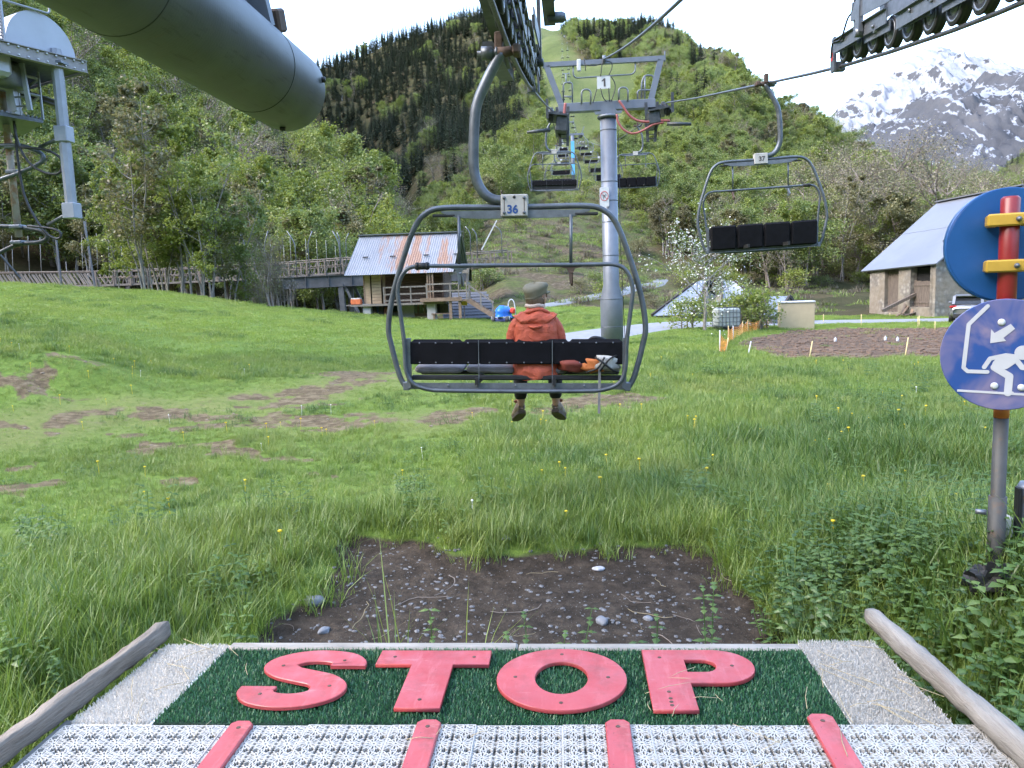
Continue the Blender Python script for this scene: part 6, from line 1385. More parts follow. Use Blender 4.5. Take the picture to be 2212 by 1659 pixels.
# ================================================================ STONE BARN
def barn():
    P1_, P2_ = atY(1859, 586, 60), atY(2022, 569, 52.5); e = (P2_-P1_); e.z = 0; L = e.length; e.normalize(); n = Vector((-e.y, e.x, 0))
    if n.y < 0: n = -n
    best = min((abs(1106+FPX*float(np.dot(_rt2, np.array(P1_+n*w+Vector((0, 0, 5)))-CAM)/np.dot(_f, np.array(P1_+n*w+Vector((0, 0, 5)))-CAM))-2025), w) for w in np.arange(2, 14, .1))
    Wd = min(best[1], 7.5); q = P1_+n*Wd; R1 = atY(2025, 437.6, q.y); hr = R1.z-P1_.z; R1 = Vector((q.x, q.y, R1.z)); R2 = Vector(((P2_+n*Wd).x, (P2_+n*Wd).y, R1.z+.2))
    t = thing('stone_barn', 'old stone barn with a large pale metal roof behind the round signs', 'barn')
    ROOF = plain('pale metal barn roof', (.165, .172, .195), .5, .2, .07, .6, c2=(.14, .147, .17), patch=(.4, .5, .7))
    B1, B2 = P1_+n*2*Wd, P2_+n*2*Wd
    def slab(a, b, c, d, nm):
        nn = (b-a).cross(d-a).normalized()*.10; MB().add([a, b, c, d, a-nn, b-nn, c-nn, d-nn], [(0, 1, 2, 3), (7, 6, 5, 4), (0, 4, 5, 1), (1, 5, 6, 2), (2, 6, 7, 3), (3, 7, 4, 0)]).build(nm, ROOF, t)
    m1, m2 = P1_.lerp(R1, .55), P2_.lerp(R2, .55); up = Vector((0, 0, .02))
    slab(P1_, P2_, m2, m1, 'roof_sheet'); slab(m1-(R1-P1_).normalized()*.15+up, m2-(R2-P2_).normalized()*.15+up, R2+up, R1+up, 'roof_sheet'); slab(B2, B1, R1, R2, 'roof_sheet')
    MB().beam(R1+Vector((0, 0, .06)), R2+Vector((0, 0, .06)), .5, .08).build('ridge_cap', ROOF, t)
    for u in (.80, .87, .94):
        q = P1_.lerp(P2_, u).lerp(R1.lerp(R2, u), .30); MB().box(q+Vector((0, 0, .1)), (.22, .2, .16)).build('snow_hook', GALV, t)
    m, tt, b = NT('rubble stone wall'); v = coords(tt, 'Object')
    vo = N(tt, 'ShaderNodeTexVoronoi'); vo.inputs['Scale'].default_value = 3.2; tt.links.new(v, vo.inputs['Vector'])
    st = mixc(tt, .6, ramp(tt, noise(tt, 4, 5, .6, v), [(.3, (.17, .15, .13)), (.7, (.33, .30, .26))]), ramp(tt, vo.outputs['Distance'], [(.1, (.34, .31, .27)), (.6, (.10, .09, .08))]))
    c = mixc(tt, ramp(tt, noise(tt, .7, 5, .6, v), [(.45, 0.0), (.55, 1.0)]), st, ramp(tt, noise(tt, 2, 6, .65, v), [(.3, (.17, .14, .105)), (.7, (.24, .21, .17))]))
    tt.links.new(c, b.inputs['Base Color']); b.inputs['Roughness'].default_value = .95; bump(tt, b, vo.outputs['Distance'], .5, .05); WALL = m
    zg = H1(P1_.x, P1_.y)-.4; o = .55; A = P1_+e*.7+n*o; Bq = P2_-e*.6+n*o; th = .5
    def wall(a, b, z0, z1, name='wall', mat=None, thick=.5):
        d = (b-a); d.z = 0; mb = MB(); c_ = (a+b)/2; ang = math.atan2(d.y, d.x); mb.box((c_.x, c_.y, (z0+z1)/2), (d.length, thick, z1-z0), Matrix.Rotation(ang, 3, 'Z')); return mb.build(name, mat or WALL, t)
    zt = P1_.z+.1
    def onwall(px):   # where a sight line meets the front wall, as a fraction along it
        for u in np.linspace(0, 1, 401):
            p = A.lerp(Bq, u); s = 1106+FPX*float(np.dot(_rt2, np.array((p.x, p.y, .8))-CAM)/np.dot(_f, np.array((p.x, p.y, .8))-CAM))
            if s > px: return u
        return 1.0
    us = [0, onwall(1917), onwall(1947), onwall(1973), onwall(2017), 1]
    at_ = lambda u: A.lerp(Bq, u)
    wall(at_(us[0]), at_(us[1]), zg, zt); wall(at_(us[2]), at_(us[3]), zg, zt); wall(at_(us[4]), at_(us[5]), zg, zt+.2)
    OLD = plain('old dark door wood', (.12, .095, .078), .9, 0, .4, 3, stretch=(8, 8, .6)); DK = plain('dark interior', (.01, .01, .01), .9)
    ang = math.atan2(e.y, e.x); Mz = Matrix.Rotation(ang, 3, 'Z')
    for (ua, ub, zb, ztop, nm) in ((us[1], us[2], zg+.5, zt, 'barn_door'), (us[3], us[4], zg+.9, zt-.9, 'half_door')):
        L_ = (at_(ub)-at_(ua)).length; k = max(5, int(L_/.2)); c_ = (at_(ua)+at_(ub))/2+n*.12; d = MB().box((c_.x, c_.y, (zb+ztop)/2), (L_, .03, ztop-zb), Mz).build(nm, DK, t)
        for i in range(k):
            p = at_(ua).lerp(at_(ub), (i+.5)/k)+n*.07; MB().box((p.x, p.y, (zb+ztop)/2+random.uniform(-.04, .04)), (L_/k-.015, .04, ztop-zb+random.uniform(-.1, .05)), Mz).build('plank', OLD, d)
        for zz in (zb+.3, ztop-.3): c2 = c_-n*.09; MB().box((c2.x, c2.y, zz), (L_, .04, .12), Mz).build('ledge', OLD, d)
    c_ = (at_(us[3])+at_(us[4]))/2+n*.3; MB().box((c_.x, c_.y, zt-.5), ((at_(us[4])-at_(us[3])).length, .05, .9), Mz).build('opening', DK, t)
    c_ = (at_(us[3])+at_(us[4]))/2; MB().box((c_.x, c_.y, zg+.45), ((at_(us[4])-at_(us[3])).length, .5, .9), Mz).build('wall', WALL, t)
    c_ = (at_(us[1])+at_(us[2]))/2; MB().box((c_.x, c_.y, zg+.2), ((at_(us[2])-at_(us[1])).length, .5, .6), Mz).build('wall', WALL, t)
    Cq = Bq+n*(2*Wd-2*o); wall(Bq-n*.25, Cq, zg, zt+.3); Dq = A+n*(2*Wd-2*o); wall(A, Dq, zg, zt+.2); wall(Dq, Cq, zg, zt+.2)
    for a, b, r in ((Bq, Cq, R2), (A, Dq, R1)):
        mm = (a+b)/2; k = Vector((0, 0, 1)); V = [Vector((a.x, a.y, zt+.2)), Vector((b.x, b.y, zt+.2)), Vector((mm.x, mm.y, r.z-.3))]; V += [v-e*.3*(1 if r is R2 else -1) for v in V]
        MB().add(V, [(0, 1, 2), (5, 4, 3), (0, 3, 4, 1), (1, 4, 5, 2), (2, 5, 3, 0)]).build('gable', OLD, t)
    # heap of old boards and a tarpaulin against the wall
    g = at_(us[3])-n*1.4; gz = H1(g.x, g.y); h = thing('board_heap', 'heap of old boards and beams leaning on the barn wall below the half door', 'board heap', (g.x, g.y, gz))
    rg = random.Random(2)
    for i in range(16):
        a = Vector((rg.uniform(-.6, 2.8), rg.uniform(-.6, .3), .05+rg.uniform(0, .2))); b = a+Vector((rg.uniform(.3, 2.2), rg.uniform(.2, .9), rg.uniform(.3, 1.3))); MB().beam(a, b, .16, .05).build('plank', OLD if i % 3 else plain('brown timber', (.21, .145, .10)), h)
    MB().add([(1.6, -1.2, .1), (3.0, -1.0, .05), (2.8, .2, 1.0), (1.8, 0, 1.1), (1.62, -1.18, .05), (3.0, -.95, 0), (2.8, .25, .95), (1.8, .05, 1.05)], [(0, 1, 2, 3), (7, 6, 5, 4), (0, 4, 5, 1), (1, 5, 6, 2), (2, 6, 7, 3), (3, 7, 4, 0)]).build('metal_sheet', GALV, h)
    MB().beam((-.9, -.2, .5), (1.9, .3, 1.75), .2, .2).build('beam', OLD, h)
barn()
# ================================================================ SHEDS, TANK, CABINET
def shed(name, label, e1, e2, r1, r2, Ye, Yr, wallpts, slats=True, cat='shed'):
    t = thing(name, label, cat); a, b, c, d = atY(*e1, Ye), atY(*e2, Ye), atY(*r2, Yr), atY(*r1, Yr)
    BLUE = plain('pale blue roof sheet', (.25, .27, .31), .45, .25, .1, 2)
    corrugated('roof', a, b, c, d, 24, BLUE, t, .007)
    back = [d, c, c+(c-b)*Vector((1, 1, 1)), d+(d-a)]; bz = Vector((0, 0, 0)); dk = [d, c, Vector((c.x+(c.x-b.x), c.y+(c.y-b.y), b.z)), Vector((d.x+(d.x-a.x), d.y+(d.y-a.y), a.z))]
    corrugated('roof', dk[2], dk[3], d, c, 24, BLUE, t, .015)
    W_ = plain('grey shed boards', (.22, .205, .19), .9, 0, .3, 4, stretch=(6, 6, .6)); g = H1((a.x+b.x)/2, (a.y+b.y)/2)-.3
    for (p, q) in (((a*.9+b*.1), (a*.1+b*.9)), ((dk[3]*.9+dk[2]*.1), (dk[3]*.1+dk[2]*.9))):
        v = q-p; n_ = max(4, int(v.length/.22)); ang = math.atan2(v.y, v.x)
        off = Vector((0, .15 if p.y < c.y else -.15, 0)); pm = MB().box((0, 0, 0), (.2, .04, max(.3, a.z-g))).mesh('plank', W_)
        for i in range(n_): s = p.lerp(q, (i+.5)/n_)+off; link('plank', pm, t, (s.x, s.y, (a.z+g)/2), ang)
    for (p, q, r) in ((b, dk[2], c), (a, dk[3], d)):
        ins = (a-b).normalized()*.3*(1 if p is b else -1); mm = [p+ins, q+ins, r+ins-Vector((0, 0, .1))]; V = mm+[Vector((p.x, p.y, g))+ins, Vector((q.x, q.y, g))+ins]
        MB().add(V, [(0, 1, 2), (0, 3, 4, 1)]).build('gable', W_, t)
        MB().beam(p+Vector((0, 0, .02)), r+Vector((0, 0, .02)), .12, .2).build('barge_board', plain('black brown timber', (.04, .032, .027)), t); MB().beam(q+Vector((0, 0, .02)), r+Vector((0, 0, .02)), .12, .2).build('barge_board', MATS['black brown timber'], t)
    return t
shed('shed', 'low shed with a large pale blue metal roof behind the blossoming tree', (1408, 682), (1500, 680), (1500, 612), (1530, 600), 52, 55.5, None)
shed('shed', 'grey board shed with a dark gable edge right of the blossoming tree', (1560, 662), (1662, 672), (1560, 606), (1590, 610), 49, 51.5, None)
shed('shed', 'small low shed with a blue ribbed roof left of the beige cabinet', (1636, 682), (1678, 684), (1660, 640), (1706, 640), 48, 50.5, None)
def ibc():
    p = atY(1569, 703, 40.5); g = H1(p.x, p.y); t = thing('ibc_tank', 'white plastic water tank in a wire cage on the verge beside the blossoming tree', 'water tank', (p.x, p.y, g+.02), R(8))
    MB().box((0, 0, .62), (1.12, .96, .92), None, .06).build('tank', plain('milky plastic', (.42, .44, .43), .4, 0, .08, 3), t); MB().lathe([(.1, 1.08), (.1, 1.13), (.01, 1.13)], (0, 0, 0), 'z', 14).build('cap', BLACK, t)
    for k in range(7):
        MB().box((-.56+k*1.12/6, -.505, .62), (.022, .022, .98)).build('cage_bar', GALV, t); MB().box((-.56+k*1.12/6, .505, .62), (.022, .022, .98)).build('cage_bar', GALV, t)
    for k in range(5):
        z = .16+k*.24; MB().tube([(-.58, -.52, z), (.58, -.52, z), (.58, .52, z), (-.58, .52, z)], .013, 6, closed=True).build('cage_ring', GALV, t)
    mb = MB()
    for y in (-.4, 0, .4): mb.box((0, y, .03), (1.15, .12, .06))
    mb.box((0, 0, .1), (1.18, 1.0, .04)); mb.build('pallet', BLACK, t)
ibc()
def cabinet():
    a, b = atY(1686, 700, 43), atY(1759, 697, 43); c = (a+b)/2; g = H1(c.x, c.y); w = b.x-a.x; h = atY(1720, 656, 43).z-g; t = thing('utility_cabinet', 'beige utility cabinet with a white top beside the road', 'cabinet', (c.x, c.y, g), R(-3))
    MB().box((0, .35, h/2), (w, .7, h+.1), None, .01).build('body', plain('beige render', (.40, .335, .22), .8, 0, .06, 3), t)
    MB().box((0, .35, h+.09), (w+.06, .8, .09), None, .02).build('top', WHITE, t)
cabinet()
# ================================================================ BLOSSOMING TREE
def blossom():
    p = atY(1522, 706, 38.5); tm, cm = leafy_meshes(300, 4.6, 5.0, 1700, .11, LEAF_A, BIRCH, .3, 2, 1, 1.0)
    t = thing('fruit_tree', 'fruit tree in white blossom with a forked pale trunk beside the tank', 'tree', (p.x, p.y, H1(p.x, p.y)), .7)
    link('trunk', tm, t); link('crown', cm, t); _, pm = leafy_meshes(300, 4.6, 5.0, 1100, .10, PETAL, BIRCH, .3, 2, 1, 1.05); link('blossom', pm, t)
    for (px, py, Y, h, v) in [(1493, 706, 39.5, 1.5, 1), (1625, 704, 42, 1.9, 1), (1605, 705, 43, 1.6, 0), (1648, 706, 41, 1.3, 0), (1545, 702, 43, 1.4, 0)]:
        q = atY(px, py, Y); place_tree('shrub', v, q.x, q.y, h, px, 'leafy green shrub growing at the foot of the blossoming tree or the tank', 'shrubs round the blossoming tree')
blossom()
# ================================================================ PLOT FENCE
def plot_fence():
    Z5 = lambda x, y: (1560/1.1573+x*.3907, 640/1.1573+y*.3907)
    YS = plain('yellow stake wood', (.55, .44, .22), .8); ORN = plain('orange net', (.75, .30, .06), .6)
    L = [(530, 410, 545), (577, 385, 480), (603, 385, 466), (565, 452, 546), (655, 362, 432), (685, 352, 430), (742, 350, 415), (800, 340, 400), (690, 472, 560), (1030, 470, 575), (1560, 450, 570), (1103, 322, 372), (1312, 322, 392), (1470, 315, 340), (1625, 335, 400), (1632, 330, 398), (1720, 360, 410)]
    lab = ['stake at the left corner of the orange net', 'leaning stake in the orange net', 'tall white topped stake in the orange net', 'slanting yellow stake before the orange net', 'stake at the back of the orange net', 'second stake at the back of the orange net', 'slanting stake near the green shrub', 'stake at the end of the orange net', 'white slanting stake at the front left of the ploughed plot', 'yellow slanting stake at the front middle of the ploughed plot', 'tall yellow stake at the front right of the ploughed plot', 'thin stake below the beige cabinet', 'thin stake at the back of the plot by the road', 'short stake by the barn verge', 'thin stake before the parked car', 'thin stake touching the one before the car', 'stake right of the plot beneath the blue sign']
    tops = []
    for i, (x, y0, y1) in enumerate(L):
        gx, gy = Z5(x, y1)
        # distance from the ground the stake stands on
        Y = 20.0
        for _ in range(60):
            q = atY(gx, gy, Y)
            if q.z-H1(q.x, q.y) > 0.0: Y += .6
            else: break
        ln = 12*(i in (3, 6, 8, 9, 10)); a = atY(*Z5(x-ln, y1), Y); b = atY(*Z5(x+ln, y0), Y+.1); o = MB().tube([a-Vector((0, 0, .15)), b], .018, 6).build('stake', WHITE if i in (8, 2, 0) else YS); tag(o, 'thin '+lab[i] if 'thin' not in lab[i] else lab[i], 'stake', 'stakes around the ploughed plot'); tops.append((a, b))
    # sagging orange mesh between the stakes on the left
    mb = MB(); order = [0, 3, 1, 2, 4, 5, 6, 7]
    for i, j in zip(order[:-1], order[1:]):
        (a, b), (c, d) = tops[i], tops[j]
        for k in range(7): u = .08+.8*k/6; mb.tube([a.lerp(b, u), (a.lerp(b, u)+c.lerp(d, u))/2-Vector((0, 0, .10)), c.lerp(d, u)], .009, 3, cap=False)
        for k in range(9): v = k/8; p, q = a.lerp(c, v)-Vector((0, 0, .1*math.sin(math.pi*v))), b.lerp(d, v)-Vector((0, 0, .1*math.sin(math.pi*v))); mb.tube([p.lerp(q, .08), p.lerp(q, .88)], .009, 3, cap=False)
    tag(mb.build('plot_net', ORN), 'sagging orange plastic net fence at the left corner of the ploughed plot', 'net fence')
    for i, (x, y) in enumerate([(1168, 475), (1445, 470), (1512, 475)]):
        gx, gy = Z5(x, y); Y = 20.0
        for _ in range(80):
            q = atY(gx, gy, Y)
            if q.z-H1(q.x, q.y) > 0: Y += .5
            else: break
        o = MB().lathe([(.05, 0), (.055, .02), (.055, .13), (.02, .16), (.02, .19), (.001, .19)], (q.x, q.y, H1(q.x, q.y)-.01), 'z', 12).build('canister', WHITE); tag(o, ['white plastic can left of the middle of the ploughed plot', 'white plastic can right of the middle of the ploughed plot', 'rightmost white plastic can on the ploughed plot'][i], 'can', 'white cans on the plot')
plot_fence()
# ================================================================ PARKED CAR
def car():
    p = atY(2092, 690, 46.5); g = H1(p.x, p.y)+.03; t = thing('parked_car', 'silver grey hatchback parked by the barn seen from behind', 'car', (p.x, p.y, g), R(-28))
    PAINT = plain('silver car paint', (.22, .22, .23), .28, .55, .04, 2); GL = plain('car glass', (.02, .022, .025), .06); TL = plain('tail light red', (.35, .02, .02), .25); PL = plain('black car plastic', (.02, .02, .022), .6)
    # half outline sections along the length (y, half width, z list): lofted body
    prof = [(-2.12, .70, .42, .75, .80), (-2.05, .84, .30, .80, 1.02), (-1.85, .90, .28, .86, 1.10), (-1.2, .92, .26, .92, 1.06), (0, .92, .26, .94, 1.02), (1.1, .91, .26, .92, 1.0), (1.75, .86, .28, .80, .93), (2.1, .70, .36, .66, .74)]
    V = []; F = []; n = 8
    for (y, w, z0, zm, z1) in prof: V += [(-w*.9, y, z0), (-w, y, (z0+zm)/2), (-w*.98, y, zm), (-w*.86, y, z1), (w*.86, y, z1), (w*.98, y, zm), (w, y, (z0+zm)/2), (w*.9, y, z0)]
    for i in range(len(prof)-1):
        for k in range(n): F.append((i*n+k, i*n+(k+1) % n, (i+1)*n+(k+1) % n, (i+1)*n+k))
    F += [tuple(range(n)), tuple(reversed([(len(prof)-1)*n+k for k in range(n)]))]
    b = MB().add(V, [tuple(reversed(f)) for f in F], True).build('body', PAINT, t); md = b.modifiers.new('soft', 'SUBSURF'); md.levels = md.render_levels = 2
    cab = [(-1.95, .70, 1.06), (-1.55, .64, 1.50), (-.7, .62, 1.57), (.2, .62, 1.53), (1.05, .72, 1.0)]; V = []; F = []
    for (y, w, z) in cab: V += [(-w-.12, y*1.0, 1.0), (-w, y, z), (w, y, z), (w+.12, y, 1.0)]
    for i in range(4):
        for k in range(3): F.append((i*4+k, i*4+k+1, i*4+k+5, i*4+k+4))
    F += [(0, 1, 2, 3)]
    MB().add(V, F).build('cabin', GL, t)
    mb = MB(); mb.add([(-.66, -1.62, 1.49), (.66, -1.62, 1.49), (.64, -.7, 1.59), (-.64, -.7, 1.59), (.64, .2, 1.55), (-.64, .2, 1.55), (-.66, -1.62, 1.45), (.66, -1.62, 1.45)], [(0, 1, 2, 3), (3, 2, 4, 5), (6, 7, 1, 0)]); mb.build('roof', PAINT, t)
    for s in (-1, 1):
        mb = MB(); mb.beam((s*.70, -1.95, 1.05), (s*.655, -1.58, 1.5), .14, .1); mb.beam((s*.76, -.45, 1.02), (s*.64, -.45, 1.55), .06, .1); mb.beam((s*.74, 1.0, 1.02), (s*.63, .2, 1.54), .06, .07); mb.beam((s*.66, -1.6, 1.5), (s*.64, .2, 1.555), .05, .05); mb.build('pillar', PAINT, t)
        MB().box((s*.70, -2.0, .93), (.36, .14, .13), Matrix.Rotation(R(-12*s), 3, 'Z'), .03).build('tail_light', TL, t)
        MB().box((s*.98, .75, 1.08), (.2, .1, .14), None, .04).build('mirror', PAINT, t)
        for y in (-1.3, 1.3):
            w = thing('wheel', None, None); w.parent = t; w.location = (s*.82, y, .33); MB().lathe([(.2, -.11), (.32, -.11), (.335, -.06), (.335, .06), (.32, .11), (.2, .11)], (0, 0, 0), 'x', 22).build('tyre', BLACK, w); MB().lathe([(.001, .1*s), (.06, .105*s), (.1, .07*s), (.19, .09*s), (.21, .09*s)], (0, 0, 0), 'x', 18).build('rim', GALV, w)
    MB().box((0, -2.1, .42), (1.4, .12, .26), None, .04).build('bumper', PL, t); MB().box((0, -2.1, .80), (.52, .02, .12)).build('licence_plate', WHITE, t)
    MB().box((0, -1.68, 1.53), (1.2, .28, .05), None, .02).build('spoiler', PAINT, t)
    MB().box((0, -2.02, 1.0), (.3, .02, .05)).build('badge', GALV, t)
car()
# ================================================================ LOADING PLATFORM
PINK = None
def platform():
    m, tt, b = NT('faded red plastic'); v = coords(tt, 'Object')
    c = ramp(tt, noise(tt, 2.2, 5, .6, v), [(.3, (.33, .04, .043)), (.7, (.42, .075, .08))])
    c = mixc(tt, ramp(tt, noise(tt, 26, 4, .7, coords(tt, 'Object', (1, .15, 1))), [(.55, 0.0), (.75, .5)]), c, (.50, .16, .165))
    c = mixc(tt, ramp(tt, noise(tt, 5, 8, .75, v), [(.50, 0.0), (.66, .7)]), c, (.22, .045, .042)); c = mixc(tt, ramp(tt, noise(tt, 3, 8, .78, coords(tt, 'Object', (1, 3, 1))), [(.58, 0.0), (.70, .6)]), c, (.50, .24, .22)); c = mixc(tt, ramp(tt, noise(tt, 90, 3, .6, v), [(.68, 0.0), (.72, .7)]), c, (.10, .035, .03))
    tt.links.new(ramp(tt, noise(tt, 8, 5, .7, v), [(.35, .28), (.65, .6)]), b.inputs['Roughness'])
    tt.links.new(c, b.inputs['Base Color']); bump(tt, b, noise(tt, 60, 3, .6, coords(tt, 'Object', (1, .1, 1))), .08, .004); RED = m
    GRN = leafmat('green brush bristles', [(.014, .065, .024), (.026, .105, .040), (.044, .145, .058), (.07, .19, .085)], .25); WBR = leafmat('white brush bristles', [(.47, .435, .375), (.56, .525, .47), (.63, .60, .55), (.68, .66, .62)], .5)
    GB = plain('green mat base', (.006, .03, .015), .9); WB = plain('white mat base', (.7, .68, .64), .9, 0, .2, 8); DW = plain('weathered plank', (.27, .25, .22), .85, 0, .22, 3, stretch=(.8, 5, 5), c2=(.22, .19, .16), patch=(1.2, .55, .7), bumps=.5, bscale=14)
    DWY = plain('weathered beam', (.21, .175, .14), .9, 0, .35, 3, stretch=(7, .7, 7), c2=(.14, .11, .085), patch=(1.4, .52, .68), bumps=.9, bscale=12); PLW = plain('white plastic grid', (.40, .385, .355), .45, 0, .08, 5, c2=(.25, .22, .17), patch=(1.5, .54, .75))
    t = thing('loading_platform', 'lift loading platform with STOP in red letters on a green brush mat', 'platform', (0, 0, 0))
    rng = np.random.default_rng(4)
    def brush(name, base, mat, x0, x1, y0, y1, xf0, xf1, n, h, w, pitch):
        """mat whose sides run from x0,x1 at the back to xf0,xf1 at the front; rows of bristle tufts"""
        o = MB().add([(xf0, y0, .0), (xf1, y0, .0), (x1, y1, .0), (x0, y1, .0), (xf0, y0, -.02), (xf1, y0, -.02), (x1, y1, -.02), (x0, y1, -.02)], [(0, 1, 2, 3), (7, 6, 5, 4), (0, 4, 5, 1), (1, 5, 6, 2), (2, 6, 7, 3), (3, 7, 4, 0)]).build(name, base, t)
        nr = int((y1-y0)/pitch); V = []; T = []
        for r in range(nr):
            y = y0+(r+.5)*pitch; u = (y-y0)/(y1-y0); a, b_ = xf0+(x0-xf0)*u, xf1+(x1-xf1)*u; k = int((b_-a)/pitch); xs = a+(np.arange(k)+.5*(1+(r % 2))*.5)*pitch+rng.normal(size=k)*pitch*.18
            for j in range(n):
                ax = rng.uniform(0, 6.283, k); ln = rng.uniform(.1, .75, k)*h; hh = h*rng.uniform(.7, 1.15, k); bx, by = xs+rng.normal(size=k)*pitch*.15, y+rng.normal(size=k)*pitch*.2
                p0 = np.stack([bx-np.sin(ax)*w, by+np.cos(ax)*w, np.zeros(k)], 1); p1 = np.stack([bx+np.sin(ax)*w, by-np.cos(ax)*w, np.zeros(k)], 1); tp = np.stack([bx+np.cos(ax)*ln, by+np.sin(ax)*ln, hh], 1)
                p2 = tp+np.stack([np.sin(ax)*w*.6, -np.cos(ax)*w*.6, np.zeros(k)], 1); p3 = tp-np.stack([np.sin(ax)*w*.6, -np.cos(ax)*w*.6, np.zeros(k)], 1)
                V.append(np.stack([p0, p1, p2, p3], 1).reshape(-1, 3)); pat = .45+.9*fbm(bx*2, np.full(k, y*3), 1); T.append(np.clip(rng.uniform(0, 1, k)*.6+pat*.5, 0, 1))
        V = np.concatenate(V); s = link('bristles', mesh_np('bristles', V, np.arange(len(V)), 4, mat, np.concatenate(T)), o); s['kind'] = 'stuff'
        return o
    brush('brush_mat', GB, GRN, -1.655, 1.0, 2.735, 3.35, -1.68, 1.003, 3, .017, .0022, .0125)['label'] = 'green brush mat'
    brush('brush_mat', WB, WBR, -1.97, -1.66, 2.72, 3.40, -2.01, -1.683, 4, .016, .0024, .010)['label'] = 'white brush mat on the left'
    brush('brush_mat', WB, WBR, 1.003, 1.34, 2.76, 3.43, 1.006, 1.375, 4, .016, .0024, .010)['label'] = 'white brush mat on the right'
    # letters cut from thick plastic
    def letter(ch, loops, label):
        cu = bpy.data.curves.new('letter', 'CURVE'); cu.dimensions = '2D'; cu.fill_mode = 'BOTH'; cu.extrude = .0065; cu.bevel_depth = .0028; cu.bevel_resolution = 1
        for L in loops:
            s = cu.splines.new('POLY'); s.points.add(len(L)-1); s.use_cyclic_u = True
            for q, p in zip(s.points, L): q.co = (p[0], p[1], 0, 1)
        ob = bpy.data.objects.new('x', cu); COL.objects.link(ob); dg = bpy.context.evaluated_depsgraph_get(); dg.update(); me = bpy.data.meshes.new_from_object(ob.evaluated_get(dg)); bpy.data.objects.remove(ob); bpy.data.curves.remove(cu)
        me.materials.clear(); me.materials.append(RED); o = link('letter', me, t, (0, 0, .024)); o['label'] = label; return o
    G = lambda x, y: atZ(x, y, .03)
    yb, yt = 2.805, 3.285; H_ = yt-yb
    def screws(o, pts):
        for (x, y) in pts: MB().lathe([(.0085, .0094), (.008, .0105), (.001, .0098)], (x, y, 0), 'z', 10).build('screw', RUST, o)
    # S
    x0, x1 = G(501, 1518).x, G(778, 1446).x; w_ = x1-x0
    ctr = bez([(x0+w_*u, yb+H_*v_, 0) for u, v_ in [(.86, .70), (.855, .77), (.77, .855), (.58, .895), (.38, .875), (.23, .79), (.21, .68), (.32, .585), (.50, .52), (.68, .455), (.79, .34), (.76, .21), (.61, .125), (.41, .105), (.23, .15), (.14, .24), (.135, .33)]], 6)
    V = []; F = []; prof = [(-1, -.0065), (-1, .0065), (-.95, .0093), (.95, .0093), (1, .0065), (1, -.0065)]; n = 6
    for i, p in enumerate(ctr):
        d = ctr[min(i+1, len(ctr)-1)]-ctr[max(i-1, 0)]; d.normalize(); nx, ny = -d.y*.078, d.x*.052
        V += [(p.x+nx*a, p.y+ny*a, z) for a, z in prof]
    for i in range(len(ctr)-1): F += [(i*n+k, i*n+(k+1) % n, (i+1)*n+(k+1) % n, (i+1)*n+k) for k in range(n)]
    F += [tuple(range(n-1, -1, -1)), tuple((len(ctr)-1)*n+k for k in range(n))]
    o = MB().add(V, F).build('letter', RED, t, (0, 0, .024)); o['label'] = 'letter S'; screws(o, [(x0+w_*.8, yb+H_*.80), (x0+w_*.22, yb+H_*.70), (x0+w_*.8, yb+H_*.34), (x0+w_*.2, yb+H_*.2)])
    # T
    x0, x1 = G(806, 1448).x, G(1053, 1444).x; s0, s1 = G(843, 1551).x, G(942, 1551).x
    o = letter('T', [[(s0, yb), (s1, yb), (s1, yt-.125), (x1, yt-.125), (x1, yt), (x0, yt), (x0, yt-.125), (s0, yt-.125)]], 'letter T'); screws(o, [(x0+.07, yt-.06), (x1-.07, yt-.06), ((s0+s1)/2, yb+.06)])
    # O
    x0, x1 = G(1071, 1484).x, G(1355, 1480).x; cx, rx = (x0+x1)/2, (x1-x0)/2; cy, ry = (yb+yt)/2+.004, H_/2+.012
    E_ = lambda a, b_: [(cx+a*math.cos(q), cy+b_*math.sin(q)) for q in np.linspace(0, 2*math.pi, 57)[:-1]]
    o = letter('O', [E_(rx, ry), E_(rx*.42, ry*.54)], 'letter O'); screws(o, [(cx, cy+ry*.8), (cx, cy-ry*.8), (cx+rx*.72, cy), (cx-rx*.72, cy)])
    # P
    x0, x1 = G(1400, 1470).x, G(1632, 1448).x; w_ = x1-x0; bt = yt+.008; r_ = H_*.295
    out = [(x0, yb), (x0+w_*.37, yb), (x0+w_*.37, bt-2*r_)]+[(x1-r_*1.12+r_*1.12*math.sin(q), bt-r_-r_*math.cos(q)) for q in np.linspace(0, math.pi, 17)]+[(x0, bt)]
    ir = H_*.115; inn = [(x0+w_*.37, bt-r_-ir)]+[(x0+w_*.37+w_*.17+ir*math.sin(q), bt-r_-ir*math.cos(q)) for q in np.linspace(0, math.pi, 11)]+[(x0+w_*.37, bt-r_+ir)]
    o = letter('P', [out, inn], 'letter P'); screws(o, [(x0+w_*.15, bt-.07), (x1-.09, bt-r_), (x0+w_*.16, yb+.03), (x0+w_*.16, yb+.055), (x0+w_*.16, yb+.08), (x0+w_*.16, yb+.13)])
    # red guide strips on the white grid
    for i, (cx, yt_, wd) in enumerate([(-1.30, 2.715, .088), (-.573, 2.735, .092), (.14, 2.745, .092), (.895, 2.795, .095)]):
        pts = [(-wd/2, -1.5), (wd/2, -1.5), (wd/2, -.02), (wd/2-.02, 0), (-wd/2+.02, 0), (-wd/2, -.02)]
        o = MB().prism(pts, .016, None, (0, 0, 0), .004).build('red_strip', RED, t, (cx, yt_, .012)); o['label'] = ['red strip below the letter S', 'red strip below the letter T', 'red strip below the letter O', 'red strip below the letter P'][i]
        MB().lathe([(.009, .016), (.008, .0175), (.001, .0165)], (0, -.05, 0), 'z', 10).build('screw', RUST, o)
